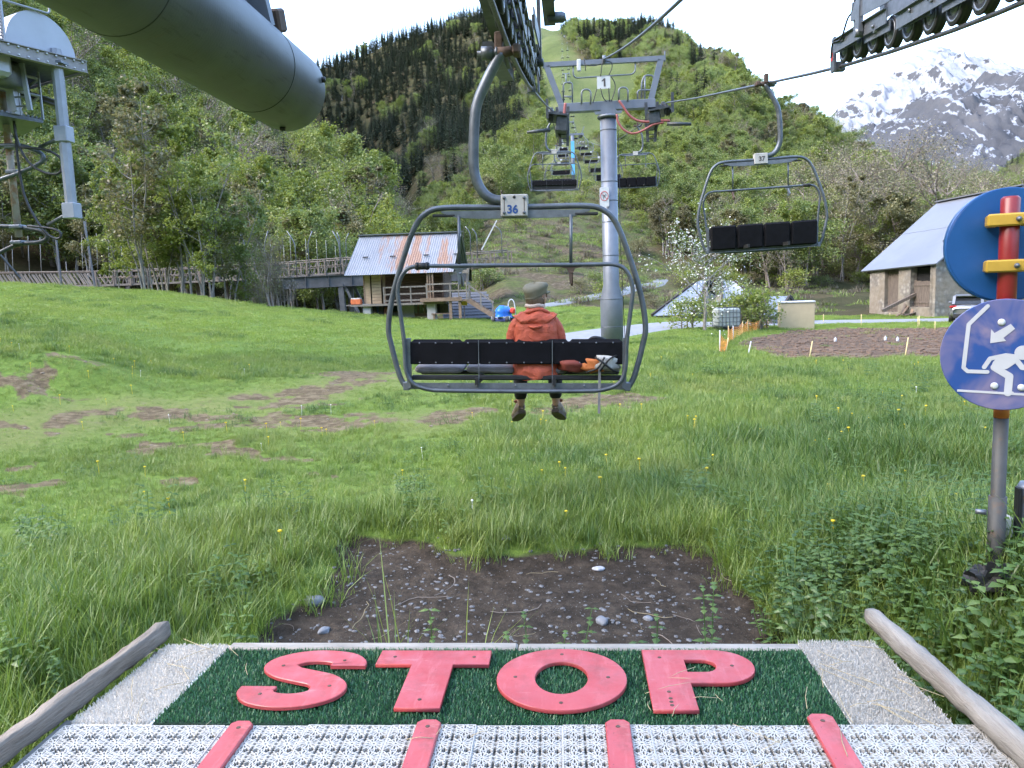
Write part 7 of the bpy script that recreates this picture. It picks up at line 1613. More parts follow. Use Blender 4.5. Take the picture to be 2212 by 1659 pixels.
    # white lattice tiles: rosettes of twelve spokes
    mb = MB(); q = .0815; hgt = .012; nq = 4; k8 = lambda a: (math.cos(a), math.sin(a))
    for i in range(nq):
        for j in range(nq):
            cx, cy = (i-nq/2+.5)*q, (j-nq/2+.5)*q
            for k in range(12):
                a = k*math.pi/6+math.pi/12; c, s_ = k8(a); r1 = q*.5/max(abs(c), abs(s_)); r1 = min(r1, q*.60); w = .0024
                mb.box((cx+c*(.010+r1)/2, cy+s_*(.010+r1)/2, -hgt/2), (r1-.010, w*2, hgt), Matrix.Rotation(a, 3, 'Z'))
            for k in range(12):
                a0, a1 = k*math.pi/6+math.pi/12, (k+1)*math.pi/6+math.pi/12; rr_ = .029 if k % 2 else .034
                am = (a0+a1)/2; tip = (cx+math.cos(am)*rr_*1.22, cy+math.sin(am)*rr_*1.22)
                for aa in (a0, a1):
                    p = (cx+math.cos(aa)*rr_*.8, cy+math.sin(aa)*rr_*.8); L = math.hypot(tip[0]-p[0], tip[1]-p[1]); mb.box(((p[0]+tip[0])/2, (p[1]+tip[1])/2, -hgt/2-.0004), (L, .0038, hgt), Matrix.Rotation(math.atan2(tip[1]-p[1], tip[0]-p[0]), 3, 'Z'))
            mb.lathe([(.012, -hgt), (.012, -.001), (.0115, 0), (.005, 0), (.005, -hgt)], (cx, cy, 0), 'z', 8, smooth=False)
    for (x, y, sx, sy) in ((0, -nq*q/2+.002, nq*q-.004, .004), (0, nq*q/2-.002, nq*q-.004, .004), (-nq*q/2+.002, 0, .004, nq*q-.008), (nq*q/2-.002, 0, .004, nq*q-.008)): mb.box((x, y, -hgt/2-.0008), (sx, sy, hgt))
    tm = mb.mesh('grid tile', PLW); W_ = nq*q
    for r in range(4):
        for k in range(11):
            x = -2.02+W_*(k+.5); 
            if x > 1.52: continue
            y = 2.725-W_*(r+.5); o = link('grid_tile', tm, t, (x, y+.0157*(x+.3)+.002*math.sin(x*5), .012+.002*math.sin(x*7+r)), R(.9)); o.rotation_euler = (R(random.uniform(-.6, .6)), R(random.uniform(-.6, .6)), R(.9+random.uniform(-.1, .1)))
    MB().box((-.32, 2.05, -.035), (3.5, 1.45, .04)).build('under_sheet', plain('dirty under sheet', (.22, .205, .18), .95, 0, .4, 5), t)
    # boards and beams
    mb = MB()
    for i, (xa, xb, z) in enumerate([(-1.66, -.28, .004), (-.275, 1.0, .0)]):
        o = MB().box(((xa+xb)/2, 3.385, z-.02), (xb-xa, .058, .055), None, .008).build('front_board', DW, t)
    MB().box((-.33, 3.30, -.075), (3.4, .1, .1)).build('joist', DWY, t); MB().box((-.33, 2.75, -.085), (3.4, .1, .1)).build('joist', DWY, t)
    for x in (-1.8, -.35, 1.2): MB().box((x, 3.30, -.38), (.12, .12, .55)).build('leg', DWY, t)
    MB().box((-.33, 3.36, -.085), (3.4, .03, .13)).build('front_fascia', DWY, t)
    rg = np.random.default_rng(8)
    def beam_(name, pts, w, h, ro, mat):
        """hand hewn beam: a swept rounded section that wavers along its length"""
        P = bez(pts, 10); V = []; F = []; n = 12
        for i, p in enumerate(P):
            d = P[min(i+1, len(P)-1)]-P[max(i-1, 0)]; d.normalize(); s_ = d.cross(Vector((0, 0, 1))).normalized(); u = s_.cross(d)
            for k in range(n):
                a = 2*math.pi*k/n+.26; ex = ro; cx_, sy_ = math.copysign(abs(math.cos(a))**ex, math.cos(a)), math.copysign(abs(math.sin(a))**ex, math.sin(a)); g = 1+.06*rg.normal()+.07*math.sin(i*.5+k)
                e = .75 if i in (0, len(P)-1) else 1; V.append(p+s_*cx_*w/2*g*e+u*sy_*h/2*g*e)
        for i in range(len(P)-1):
            for k in range(n): F.append((i*n+k, i*n+(k+1) % n, (i+1)*n+(k+1) % n, (i+1)*n+k))
        F += [tuple(range(n-1, -1, -1)), tuple((len(P)-1)*n+k for k in range(n))]
        return MB().add(V, F, True).build(name, mat, t)
    beam_('side_beam', [(-2.03, 3.50, .045), (-2.07, 3.0, .04), (-2.105, 2.5, .045), (-2.14, 1.9, .04), (-2.16, 1.2, .04)], .05, .095, .38, DWY)['label'] = 'split grey beam along the left side'
    beam_('side_beam', [(1.395, 3.62, .05), (1.435, 3.1, .05), (1.48, 2.6, .05), (1.52, 2.0, .045), (1.55, 1.2, .045)], .088, .09, .85, plain('pale weathered log', (.24, .215, .185), .9, 0, .3, 3, stretch=(7, .7, 7), c2=(.17, .14, .115), patch=(1.3, .55, .7), bumps=.8, bscale=12))['label'] = 'round weathered log along the right side'
    # straw blown onto the mats
    st = MB().tube([(-.06, 0, .0), (0, .006, .004), (.06, 0, .002)], .0014, 4).mesh('straw', plain('straw', (.42, .34, .2), .8))
    for i in range(46):
        x, y = (rng.uniform(1.0, 1.35), rng.uniform(2.75, 3.4)) if i < 16 else ((rng.uniform(-1.98, -1.68), rng.uniform(2.75, 3.35)) if i < 26 else ((rng.uniform(.3, 1.3), rng.uniform(2.45, 3.2)) if i < 38 else (rng.uniform(-1.6, 1), rng.uniform(2.5, 3.3))))
        o = link('straw', st, None, (x, y, .030), rng.uniform(0, 3.14)); o.scale = (rng.uniform(.4, 2.0), 1, 1); tag(o, 'dry straw lying on the platform mats', 'straw', 'straws on the platform')
platform()
# ================================================================ ROUND SIGNS ON THEIR POST
def signs():
    Y = 4.05; base = atY(2150, 1190, Y); top = atY(2184, 424, Y); cx = (base.x+top.x)/2; k = float(np.dot(_f, np.array((cx, Y, 1))-CAM))/FPX
    gz = H1(cx, Y); t = thing('sign_post', 'post painted red on top carrying two round blue signs at the right edge', 'sign post', (cx, Y, 0), R(-22))
    zr = atY(2160, 878, Y).z; zo = atY(2150, 902, Y).z; zsl = atY(2155, 1072, Y).z; r = 18*k
    REDG = plain('dark red post paint', (.20, .014, .014), .35, 0, .15, 4); ORG = plain('faded orange paint', (.50, .13, .03), .5); GP = plain('stained zinc post', (.06, .06, .057), .6, .35, .25, 5, c2=(.10, .065, .04), patch=(1.5, .55, .65))
    rp = 14.5*k; MB().lathe([(rp*.9, gz-.3), (rp, gz-.29), (rp, zo), (.001, zo)], (0, 0, 0), 'z', 24).build('post', GP, t); MB().lathe([(rp+.001, zo), (rp+.0015, zr+.02)], (0, 0, 0), 'z', 24).build('orange_band', ORG, t)
    MB().lathe([(r+.001, zr+.02), (r+.001, top.z-.012), (r-.01, top.z), (.001, top.z)], (0, 0, 0), 'z', 24).build('red_sleeve', REDG, t)
    MB().lathe([(rp+.008, gz-.2), (rp+.008, zsl), (rp+.001, zsl)], (0, 0, 0), 'z', 24).build('socket', GP, t); MB().lathe([(.001, 0), (.014, 0), (.014, .05), (.001, .05)], (-r-.055, 0, zsl-.09), 'x', 8).build('clamp_bolt', GALV, t)
    M = Matrix(((1, 0, 0), (0, 0, -1), (0, 1, 0)))   # sign plane facing -Y
    def disc(R_, z, y, th, mat, name):
        pts = [(R_*math.cos(a), R_*math.sin(a)) for a in np.linspace(0, 2*math.pi, 49)[:-1]]; return MB().prism(pts, th, M, (0, y, z), .003).build(name, mat, t)
    # lower sign, front towards us
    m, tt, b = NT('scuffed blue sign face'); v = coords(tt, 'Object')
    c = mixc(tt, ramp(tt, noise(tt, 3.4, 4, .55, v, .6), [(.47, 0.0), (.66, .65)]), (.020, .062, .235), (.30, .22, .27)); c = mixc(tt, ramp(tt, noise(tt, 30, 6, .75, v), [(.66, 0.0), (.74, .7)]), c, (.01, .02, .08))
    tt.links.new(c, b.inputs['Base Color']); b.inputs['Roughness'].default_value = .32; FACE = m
    WH = plain('worn white sign film', (.45, .45, .48), .4, 0, .08, 6); BL = plain('blue sign back', (.008, .062, .16), .5, 0, .12, 3)
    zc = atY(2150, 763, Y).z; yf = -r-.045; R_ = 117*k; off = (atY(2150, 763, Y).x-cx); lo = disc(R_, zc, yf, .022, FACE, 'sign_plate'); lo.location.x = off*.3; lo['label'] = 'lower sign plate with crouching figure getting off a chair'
    q = lambda x, y: Vector(((1348+.3907*x-2150)*k, yf-.0235, zc-(553+.3907*y-763)*k))
    def stroke(pts, w, nm='pictogram', round_=True):
        P = [q(*p) for p in pts]; mb = MB(); W = w*.3907*k
        for i, (a, b_) in enumerate(zip(P[:-1], P[1:])):
            mb.beam(a+Vector((0, -.0003*i, 0)), b_+Vector((0, -.0003*i, 0)), .002, W, (0, -1, 0) if False else Vector((b_-a)).cross(Vector((0, 1, 0))))
        for i, p in enumerate(P):
            mb.lathe([(W/2, .0011), (W/2, -.0011-.0002*i)], p+Vector((0, -.0001, 0)), 'y', 16, smooth=False)
        return mb.build(nm, WH, lo)
    stroke([(1970, 275), (1885, 372), (1868, 608), (1888, 628), (1980, 630)], 20, 'chair_pictogram')
    A = [(2078, 372), (2098, 398), (2047, 446), (2060, 462), (1988, 474), (1990, 400), (2006, 420)]; P = [((1348+.3907*x-2150)*k, -(553+.3907*y-763)*k) for x, y in A]
    MB().prism(list(reversed(P)), .003, M, (0, yf-.022, zc)).build('arrow', WH, lo)
    MB().lathe([(38*.3907*k, .001), (38*.3907*k, -.0022)], q(2138, 525), 'y', 24, smooth=False).build('figure_head', WH, lo)
    B_ = [(2060, 528), (2110, 535), (2120, 570), (2070, 612), (2020, 625), (1995, 610), (2005, 575), (2030, 545)]; P = [((1348+.3907*x-2150)*k, -(553+.3907*y-763)*k) for x, y in B_]
    MB().prism(list(reversed(P)) if False else P[::-1], .0033, M, (0, yf-.022, zc)).build('figure_body', WH, lo)
    stroke([(2058, 540), (1990, 558), (1965, 604)], 22, 'figure_arm'); stroke([(2104, 556), (2138, 604), (2196, 612)], 26, 'figure_arm'); stroke([(2012, 605), (2082, 652), (2078, 742)], 36, 'figure_leg'); stroke([(2072, 742), (2098, 742)], 16, 'figure_foot')
    a, b_ = q(1842, 735), q(2235, 752); MB().beam(a, b_, .002, 12*.3907*k, (b_-a).cross(Vector((0, 1, 0)))).build('ground_line', WH, lo)
    for p in ((2036, 362), (2162, 366), (2015, 705), (2138, 711)): MB().lathe([(.017, 0), (.017, -.004), (.010, -.008), (.001, -.008)], q(*p), 'y', 14).build('bolt_cap', WHITE, lo)
    for z in (zc+.17, zc-.17): MB().box((0, -r-.012, z), (.24, .03, .04)).build('bracket', GALV, t)
    # upper sign, back towards us, behind the post
    zu = atY(2190, 527, Y).z; R2_ = 121*k; up = thing('sign_plate', None, None); up.parent = t; up.location = (.005, r+.075, zu); up.rotation_euler = (0, 0, R(14)); up['label'] = 'upper sign plate seen from its plain blue back'
    pts = [(R2_*math.cos(a), R2_*math.sin(a)) for a in np.linspace(0, 2*math.pi, 49)[:-1]]
    MB().prism(pts, .004, M, (0, .0, 0)).build('plate_back', BL, up); RIM = plain('blue sign rim', (.010, .075, .24), .4, 0, .1)
    MB().lathe([(R2_-.003, -.007), (R2_+.003, -.007), (R2_+.003, .03), (R2_-.006, .03), (R2_-.006, -.012)], (0, 0, 0), 'y', 48).build('rim', RIM, up)
    YEL = plain('yellow clamp', (.40, .25, .03), .5, 0, .15, 8)
    for py in (475, 574):
        z = atY(2190, py, Y).z
        cl = MB().box((0, -r-.008, z), (.20, .03, .062), None, .008).box((-.075, r*.4-.01, z), (.05, 2*r+.06, .06), None, .008).box((.075, r*.4-.01, z), (.05, 2*r+.06, .06), None, .008).build('clamp', YEL, t)
        MB().lathe([(.013, 0), (.013, -.012), (.007, -.016), (.007, -.03), (.001, -.03)], (.03, -r-.022, z), 'y', 8).build('clamp_bolt', GALV, cl)
        mb = MB(); mb.box((-.10, r+.05, z-.012), (.16, .012, .014)); mb.box((-.10, r+.05, z+.012), (.16, .012, .014)); mb.build('channel', BL, t)
    # foot of the post and its neighbour at the picture's edge
    g = thing('gate_post', 'stubby grey metal post with round yellow badge at the right edge', 'post', (atY(2218, 1080, Y+.1).x, Y+.1, 0)); zt_ = atY(2215, 1052, Y).z; g0 = H1(g.location.x, Y)
    MB().lathe([(.05, g0-.2), (.05, zt_-.03), (.035, zt_), (.001, zt_)], (0, 0, 0), 'z', 18).build('post', GALV, g); MB().lathe([(.03, 0), (.03, -.006), (.02, -.007), (.02, -.003), (.001, -.003)], (-.015, -.05, zt_-.07), 'y', 16).build('badge', YEL, g); MB().box((-.055, -.02, zt_-.16), (.02, .05, .28), None, .006).build('strap', BLACK, g); MB().box((-.12, 0, zt_-.24), (.09, .07, .12), None, .012).build('block', plain('cream block', (.45, .42, .36), .7), g)
    rg = np.random.default_rng(6); bm = bmesh.new(); bmesh.ops.create_icosphere(bm, subdivisions=3, radius=.11)
    for v_ in bm.verts: v_.co = Vector((v_.co.x*1.1, v_.co.y*.8, v_.co.z*.8))*(1+.16*rg.normal())
    me = bpy.data.meshes.new('bag'); bm.to_mesh(me); bm.free(); me.materials.append(BLACK); tag(link('bag', me, None, (cx-.10, Y-.16, gz+.05)), 'crumpled black plastic bag at the foot of the sign post', 'bag')
signs()
# ================================================================ PASSENGER AND BACKPACK
def skin(name, V, E, Rr, mat, parent, root=0, sub=2):
    me = bpy.data.meshes.new(name); me.from_pydata([tuple(v) for v in V], E, []); me.materials.append(mat); o = link(name, me, parent)
    sk = o.modifiers.new('skin', 'SKIN'); sk.use_smooth_shade = True
    for i, r in enumerate(Rr):
        d = me.skin_vertices[0].data[i]; d.radius = (r, r) if isinstance(r, (int, float)) else r; d.use_root = (i == root); d.use_loose = False
    md = o.modifiers.new('sub', 'SUBSURF'); md.levels = md.render_levels = sub
    dg = bpy.context.evaluated_depsgraph_get(); dg.update(); m2 = bpy.data.meshes.new_from_object(o.evaluated_get(dg)); o.modifiers.clear(); o.data = m2; m2.materials.clear(); m2.materials.append(mat); m2.polygons.foreach_set('use_smooth', [True]*len(m2.polygons)); return o
def chain(V, E, Rr, pts, rs, start=None):
    prev = start; idx = []
    for p, r in zip(pts, rs):
        V.append(Vector(p)); Rr.append(r); i = len(V)-1; idx.append(i)
        if prev is not None: E.append((prev, i))
        prev = i
    return idx
def passenger():
    SKIN = plain('skin', (.50, .30, .22), .5, 0, .12, 9, c2=(.56, .26, .20), patch=(1.2, .55, .75))
    m, tt, b = NT('red jacket cloth'); v = coords(tt, 'Object'); c = ramp(tt, noise(tt, 3, 4, .6, v), [(.3, (.44, .085, .045)), (.7, (.53, .12, .068))]); tt.links.new(c, b.inputs['Base Color']); b.inputs['Roughness'].default_value = .6; b.inputs['Specular IOR Level'].default_value = .3
    bump(tt, b, noise(tt, 5.5, 5, .6, coords(tt, 'Object', (1, 1, 1.3)), 1.2), .9, .035); JAC = m
    t = thing('person', 'person in red hooded jacket and khaki cap seated on the nearest chair, facing away', 'person', (-.305, 6.86, .925), R(2))
    t.scale = (1.04, 1.0, 1.03)
    # one body: hips at the origin, facing +Y (away), head turned to the right
    V, E, Q = [], [], []
    sp = chain(V, E, Q, [(0, 0, .06), (0, -.02, .20), (0, -.03, .36), (0, -.02, .47), (0.005, .0, .53), (.01, .015, .57)], [(.16, .12), (.15, .10), (.16, .105), (.13, .085), (.055, .055), (.052, .055)])
    hd = chain(V, E, Q, [(.013, .02, .615), (.016, .022, .65), (.014, .018, .675)], [(.06, .07), (.06, .07), (.04, .045)], sp[-1])
    for s in (-1, 1):
        leg = chain(V, E, Q, [(s*.10, .03, .045), (s*.14, .25, .07), (s*.155, .47, .05), (s*.158, .49, -.02), (s*.16, .46, -.20), (s*.162, .45, -.345)], [.10, .085, .065, .058, .055, .036], sp[0])
        chain(V, E, Q, [(s*.165, .44, -.40), (s*.175, .53, -.425), (s*.18, .60, -.435)], [.036, .036, .024], leg[-1])
        arm = chain(V, E, Q, [(s*.12, -.02, .43), (s*.165, -.01, .39), (s*.212, .03, .20), (s*.185, .20, .14), (s*.13, .33, .165)], [.06, .052, .044, .038, .028], sp[3])
        hand = chain(V, E, Q, [(s*.10, .375, .17), (s*.085, .41, .165)], [(.036, .02), (.036, .018)], arm[-1])
        for f in range(4):
            ox = (f-1.5)*.018; chain(V, E, Q, [(s*.085+ox, .435, .155), (s*.08+ox, .455-.004*abs(f-1), .135), (s*.08+ox, .455, .112+.006*abs(f-1.5))], [.0095, .009, .008], hand[-1])
        chain(V, E, Q, [(s*.065, .39, .155), (s*.05, .42, .14), (s*.055, .44, .122)], [.012, .0105, .0095], hand[0])
    body = skin('body', V, E, Q, SKIN, t, 0, 2)
    # head details: turned 35 degrees to the right and tipped up a little
    hm = Matrix.Rotation(R(-38), 3, 'Z') @ Matrix.Rotation(R(8), 3, 'X'); hc = Vector((.015, .022, .645)); HP = lambda x, y, z: hc+hm @ Vector((x, y, z))
    bm = bmesh.new(); bmesh.ops.create_uvsphere(bm, u_segments=28, v_segments=18, radius=1)
    for v_ in bm.verts:
        x, y, z = v_.co; yy = y*.098+(.012 if y > 0 and z < -.2 else 0); xx = x*.078*(1-.18*max(0, -z)); zz = z*(.118 if z < 0 else .092)
        if y > .75 and abs(x) < .28 and -.35 < z < .12: yy += .022*(1-abs(x)/.28)      # nose
        if y > .8 and z < -.62: yy += .008                                              # chin
        v_.co = HP(xx, yy, zz)
    me = bpy.data.meshes.new('face'); bm.to_mesh(me); bm.free(); me.polygons.foreach_set('use_smooth', [True]*len(me.polygons)); me.materials.append(SKIN); link('face', me, t)
    for s in (-1, 1):
        MB().lathe([(.001, -.008), (.011, -.006), (.012, .0), (.008, .006), (.001, .007)], HP(s*.031, .088, .012), 'y', 12).build('eye', WHITE, t); MB().lathe([(.001, 0), (.006, .001), (.001, .004)], HP(s*.031, .095, .012), 'y', 8).build('iris', DARKM, t)
        e = MB(); pts = [HP(s*.077, -.005+.018*math.cos(a), .0+.031*math.sin(a)) for a in np.linspace(0, 6.283, 15)[:-1]]; e.tube(pts, .0085, 7, closed=True); e.lathe([(.001, -.006), (.02, -.005), (.022, .004), (.001, .005)], HP(s*.076, -.004, .002), 'x', 10); e.build('ear', SKIN, t)
        MB().beam(HP(s*.047, .086, .036), HP(s*.016, .096, .04), .008, .008).build('eyebrow', plain('grey brown hair', (.20, .15, .11), .8), t)
    MB().beam(HP(-.022, .094, -.052), HP(.022, .094, -.052), .008, .007).build('mouth', plain('lips', (.42, .16, .13), .5), t)
    # hair below the cap: short locks over the nape
    HAIR = plain('light brown hair', (.15, .10, .065), .7, 0, .35, 40, stretch=(3, 3, .4)); mb = MB(); rg = np.random.default_rng(1)
    for i in range(70):
        a = rg.uniform(-2.5, 2.5); q0 = HP(math.sin(a)*.079, -math.cos(a)*.098, .02+rg.uniform(-.01, .03)); q1 = HP(math.sin(a)*.076, -math.cos(a)*.098-.004, -.045+rg.uniform(-.02, .02)); q2 = HP(math.sin(a)*.068+.01*rg.normal(), -math.cos(a)*.088, -.085+rg.uniform(-.02, .02))
        if abs(a) > 1.75: q2 = q1*.6+q0*.4; q1 = (q0+q2)/2
        mb.tube([q0, q1, q2], [.011, .010, .003], 5)
    mb.build('hair', HAIR, t)
    # khaki cap with soft crown, band and stub peak
    KH = plain('khaki cap cloth', (.20, .18, .125), .85, 0, .15, 6, bumps=.5, bscale=22); KB = plain('darker cap band', (.15, .135, .095), .85)
    V = []; F = []; n = 30; rows = [(.92, .018), (.98, .03), (1.0, .06), (1.09, .075), (1.09, .092), (.97, .108), (.6, .119), (.2, .123), (.02, .124)]
    for i, (r, z) in enumerate(rows):
        for k in range(n):
            a = 2*math.pi*k/n; w = 1+(.025*math.sin(5*a+i)+.02*math.sin(9*a+2*i))*(i in (3, 4, 5)); V.append(HP(.094*r*w*math.cos(a), .112*r*w*math.sin(a)-.004, z-.012-.03*(math.sin(a) < 0)*(-math.sin(a))*(1-i/9)+.006*math.sin(a*2+1)))
    for i in range(len(rows)-1):
        for k in range(n): F.append((i*n+k, i*n+(k+1) % n, (i+1)*n+(k+1) % n, (i+1)*n+k))
    cp = MB().add(V, F, True).build('cap', KH, t)
    pts = [HP(.086*1.0*math.cos(a), .106*math.sin(a)-.004, .018-.03*(math.sin(a) < 0)*(-math.sin(a))) for a in np.linspace(0, 6.283, 31)[:-1]]; MB().tube(pts, .007, 6, closed=True).build('cap_band', KB, cp)
    V = []; F = []; n = 15
    for k in range(n):
        a = R(15+150*k/(n-1)); V += [HP(.086*math.cos(a), .104*math.sin(a), .026), HP(.088*math.cos(a), .104*math.sin(a)+.055*math.sin((a-R(15))*1.2)**.5 if 0 < k < n-1 else .104*math.sin(a)+.005, .010)]
    for k in range(n-1): F.append((2*k, 2*k+2, 2*k+3, 2*k+1))
    V += [v_-Vector((0, 0, .006)) for v_ in V]; m_ = 2*n
    F += [tuple(reversed([i+m_ for i in f])) for f in F[:n-1]]+[(2*k+1, 2*k+3, 2*k+3+m_, 2*k+1+m_) for k in range(n-1)]
    MB().add(V, F, True).build('peak', KH, cp)
    # jacket: body shell, sleeves, hood gathered on the back
    rows = [(-.065, .205, .18, .03), (-.04, .213, .185, .025), (.04, .212, .178, .015), (.12, .196, .150, .0), (.20, .186, .14, -.012), (.30, .190, .142, -.02), (.38, .192, .14, -.022), (.43, .178, .125, -.02), (.475, .142, .10, -.012), (.505, .100, .082, -.004), (.53, .076, .074, .004), (.555, .070, .072, .008)]
    V = []; F = []; n = 36; rg = np.random.default_rng(12)
    for i, (z, w, d, y0) in enumerate(rows):
        for k in range(n):
            a = 2*math.pi*k/n; ex = .72; cx, sy = math.copysign(abs(math.cos(a))**ex, math.cos(a)), math.copysign(abs(math.sin(a))**ex, math.sin(a)); wr = 1+(.018*math.sin(3*a+z*30)+.014*math.sin(7*a-z*21)+.01*rg.normal())*(i < 9)
            V.append((w*cx*wr, y0+d*sy*wr, z+(.012*math.sin(4*a) if i == 0 else 0)))
    for i in range(len(rows)-1):
        for k in range(n): F.append((i*n+k, i*n+(k+1) % n, (i+1)*n+(k+1) % n, (i+1)*n+k))
    jk = MB().add(V, F, True).build('jacket', JAC, t); md = jk.modifiers.new('soft', 'SUBSURF'); md.levels = md.render_levels = 1
    for s in (-1, 1):
        V, E, Q = [], [], []; chain(V, E, Q, [(s*.09, -.02, .445), (s*.155, -.02, .41), (s*.195, -.01, .33), (s*.212, .0, .24), (s*.218, .03, .165), (s*.205, .12, .13), (s*.175, .22, .145), (s*.135, .315, .165)], [.075, .074, .066, .058, .056, .054, .050, .045]); skin('sleeve', V, E, Q, JAC, jk)
    V = []; F = []; n, m_ = 21, 9
    for i in range(m_):
        u = i/(m_-1)
        for k in range(n):
            a = -math.pi*.62+math.pi*1.24*k/(n-1); fall = .165*(math.cos(a*.80))**1.4*u; w = .105+.060*math.sin(u*math.pi*.9); puff = .030+.062*math.sin(math.pi*min(1, u*1.05))**.8*(math.cos(a*.7))
            V.append((w*math.sin(a)*(1.22-.12*u), -.02-.085*math.cos(a)*.6-puff*.95-.02*u, .528-.02*abs(a)-fall+.012*math.sin(5*a+3*u)))
    for i in range(m_-1):
        for k in range(n-1): F.append((i*n+k, i*n+k+1, (i+1)*n+k+1, (i+1)*n+k))
    hood = MB().add(V, [tuple(reversed(f)) for f in F], True).build('hood', JAC, jk); md = hood.modifiers.new('thick', 'SOLIDIFY'); md.thickness = .012; md = hood.modifiers.new('soft', 'SUBSURF'); md.levels = md.render_levels = 2
    MB().tube(bez([(.125*math.sin(a), -.025-.088*math.cos(a), .53-.03*abs(a)+.008*math.sin(3*a)) for a in np.linspace(-2.1, 2.1, 12)], 4), .017, 8).build('hood_rim', JAC, jk)
    MB().tube(bez([(.10*math.sin(a), -.045-.135*math.cos(a)**2, .455-.075*math.cos(a)) for a in np.linspace(-1.35, 1.35, 9)], 4), .012, 8).build('hood_fold', JAC, jk)
    MB().tube([(.070*math.sin(a), .005-.068*math.cos(a), .558+.004*math.sin(4*a)) for a in np.linspace(0, 6.283, 25)[:-1]], .020, 8, closed=True).build('scarf', plain('pale neck scarf', (.52, .42, .36), .85, 0, .15, 20, bumps=.4, bscale=60), t)
    # leggings and shoes
    LEG = plain('black leggings', (.012, .012, .015), .7)
    for s in (-1, 1):
        V, E, Q = [], [], []; chain(V, E, Q, [(s*.09, .0, .05), (s*.14, .25, .07), (s*.157, .465, .05), (s*.16, .495, -.02), (s*.16, .475, -.12), (s*.161, .462, -.24), (s*.162, .452, -.335)], [.11, .095, .082, .075, .072, .068, .060]); skin('legging', V, E, Q, LEG, t)
        SH = plain('brown beige shoe', (.26, .19, .14), .75, 0, .2, 9, c2=(.36, .30, .25), patch=(1.6, .5, .6)); SO = plain('dark shoe sole', (.10, .075, .06), .8)
        o = thing('shoe', None, None); o.parent = t; o.location = (s*.168, .46, -.44); o.rotation_euler = (R(-22), 0, R(-14*s)); o.scale = (1.18, 1.12, 1.18)
        rows = [(-.055, .022, .012, .055), (-.045, .034, .0, .075), (0, .040, -.002, .088), (.06, .042, -.002, .070), (.13, .046, -.002, .050), (.19, .042, .004, .040), (.225, .022, .014, .028)]; V = []; F = []; n = 12
        for (y, w, z0, z1) in rows:
            for k in range(n): a = 2*math.pi*k/n; V.append((w*math.cos(a), y, (z0+z1)/2+(z1-z0)/2*math.sin(a)))
        for i in range(len(rows)-1):
            for k in range(n): F.append((i*n+k, i*n+(k+1) % n, (i+1)*n+(k+1) % n, (i+1)*n+k))
        F += [tuple(range(n)), tuple((len(rows)-1)*n+k for k in reversed(range(n)))]
        MB().add(V, [tuple(reversed(f)) for f in F], True).build('upper', SH, o)
        MB().prism([(-.03, -.06), (.03, -.06), (.042, 0), (.046, .13), (.036, .2), (.012, .235), (-.012, .235), (-.036, .2), (-.046, .13), (-.042, 0)], .026, None, (0, 0, -.022), .004).build('sole', SO, o)
        MB().tube([(.036*math.cos(a), -.005+.042*math.sin(a), .092) for a in np.linspace(0, 6.283, 15)[:-1]], .009, 6, closed=True).build('collar', plain('red brown shoe lining', (.26, .09, .06), .8), o)
        mb = MB()
        for k in range(4): mb.beam((-.02, .07+k*.022, .074-k*.006), (.02, .078+k*.022, .074-k*.006), .005, .004)
        mb.build('laces', plain('pale lace', (.5, .46, .4), .8), o)
passenger()
def creases():
    tx = bpy.data.textures.new('cloth creases', 'CLOUDS'); tx.noise_scale = .075; tx.noise_depth = 2; tx.noise_type = 'HARD_NOISE'
    for o in [q for q in bpy.data.objects if q.type == 'MESH' and q.name.split('.')[0] in ('jacket', 'sleeve', 'hood')]:
        if o.name.startswith('jacket'): o.modifiers['soft'].levels = o.modifiers['soft'].render_levels = 2
        d = o.modifiers.new('creases', 'DISPLACE'); d.texture = tx; d.strength = .017 if not o.name.startswith('hood') else .016; d.mid_level = .45; d.texture_coords = 'LOCAL'
creases()
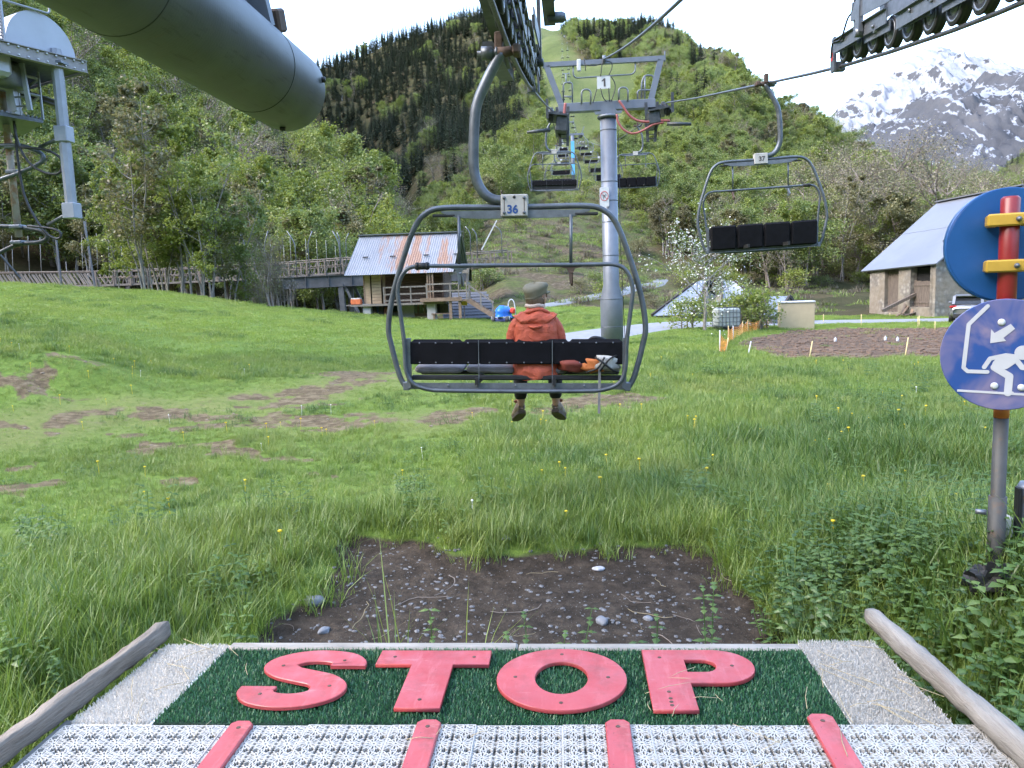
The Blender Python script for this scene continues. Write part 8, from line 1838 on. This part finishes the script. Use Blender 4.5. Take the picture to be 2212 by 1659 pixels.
def backpack():
    t = thing('backpack', 'orange and grey backpack lying on the last seat beside the passenger', 'backpack', (.15, 6.86, .985), 0)
    OR = plain('orange pack cloth', (.55, .16, .04), .7, 0, .2, 5, bumps=.6, bscale=16); GRY = plain('pale grey pack cloth', (.42, .41, .39), .75, 0, .2, 6, bumps=.6, bscale=18); MAR = plain('dark red pack cloth', (.22, .045, .03), .75, 0, .3, 6, bumps=.7, bscale=14)
    def lump(name, mat, c, s, seed, sub=3):
        rg = np.random.default_rng(seed); bm = bmesh.new(); bmesh.ops.create_icosphere(bm, subdivisions=sub, radius=1); ph = rg.uniform(0, 6, 6)
        for v in bm.verts:
            x, y, z = v.co; k = 1+.10*math.sin(3*x+ph[0])*math.sin(4*y+ph[1])+.08*math.sin(7*z+ph[2]+2*x)+.05*math.sin(9*x+5*z+ph[3]); e = .8
            v.co = Vector((math.copysign(abs(x)**e, x)*s[0], math.copysign(abs(y)**e, y)*s[1], math.copysign(abs(z)**e, z)*s[2]))*k+Vector(c)
        me = bpy.data.meshes.new(name); bm.to_mesh(me); bm.free(); me.polygons.foreach_set('use_smooth', [True]*len(me.polygons)); me.materials.append(mat); return link(name, me, t)
    lump('lower_bag', MAR, (-.13, -.05, .0), (.15, .16, .075), 1); lump('main_bag', OR, (.04, -.05, -.005), (.13, .17, .085), 2); lump('front_pocket', GRY, (.17, -.07, .01), (.13, .15, .09), 3); lump('top_lid', GRY, (.08, .16, .11), (.11, .10, .07), 5); lump('body_side', OR, (.02, .2, .07), (.15, .1, .10), 6)
    for pts in ([(.06, -.21, .06), (.12, -.24, .02), (.2, -.22, -.05), (.26, -.18, -.08)], [(.1, -.22, -.06), (.18, -.23, .04), (.25, -.18, .07)], [(-.02, -.21, -.07), (.08, -.24, -.03), (.14, -.23, .06)]): MB().tube(bez(pts, 5), .009, 6).build('strap', BLACK, t)
    MB().box((.09, -.22, -.22), (.022, .004, .42), Matrix.Rotation(R(2), 3, 'Y')).build('hanging_strap', plain('grey webbing', (.22, .21, .20), .8), t)
    mb = MB(); mb.tube(bez([(.0, .15, .16), (.05, .10, .205), (.12, .10, .20), (.2, .15, .16)], 5), .018, 8); mb.build('grab_handle', BLACK, t)
backpack()
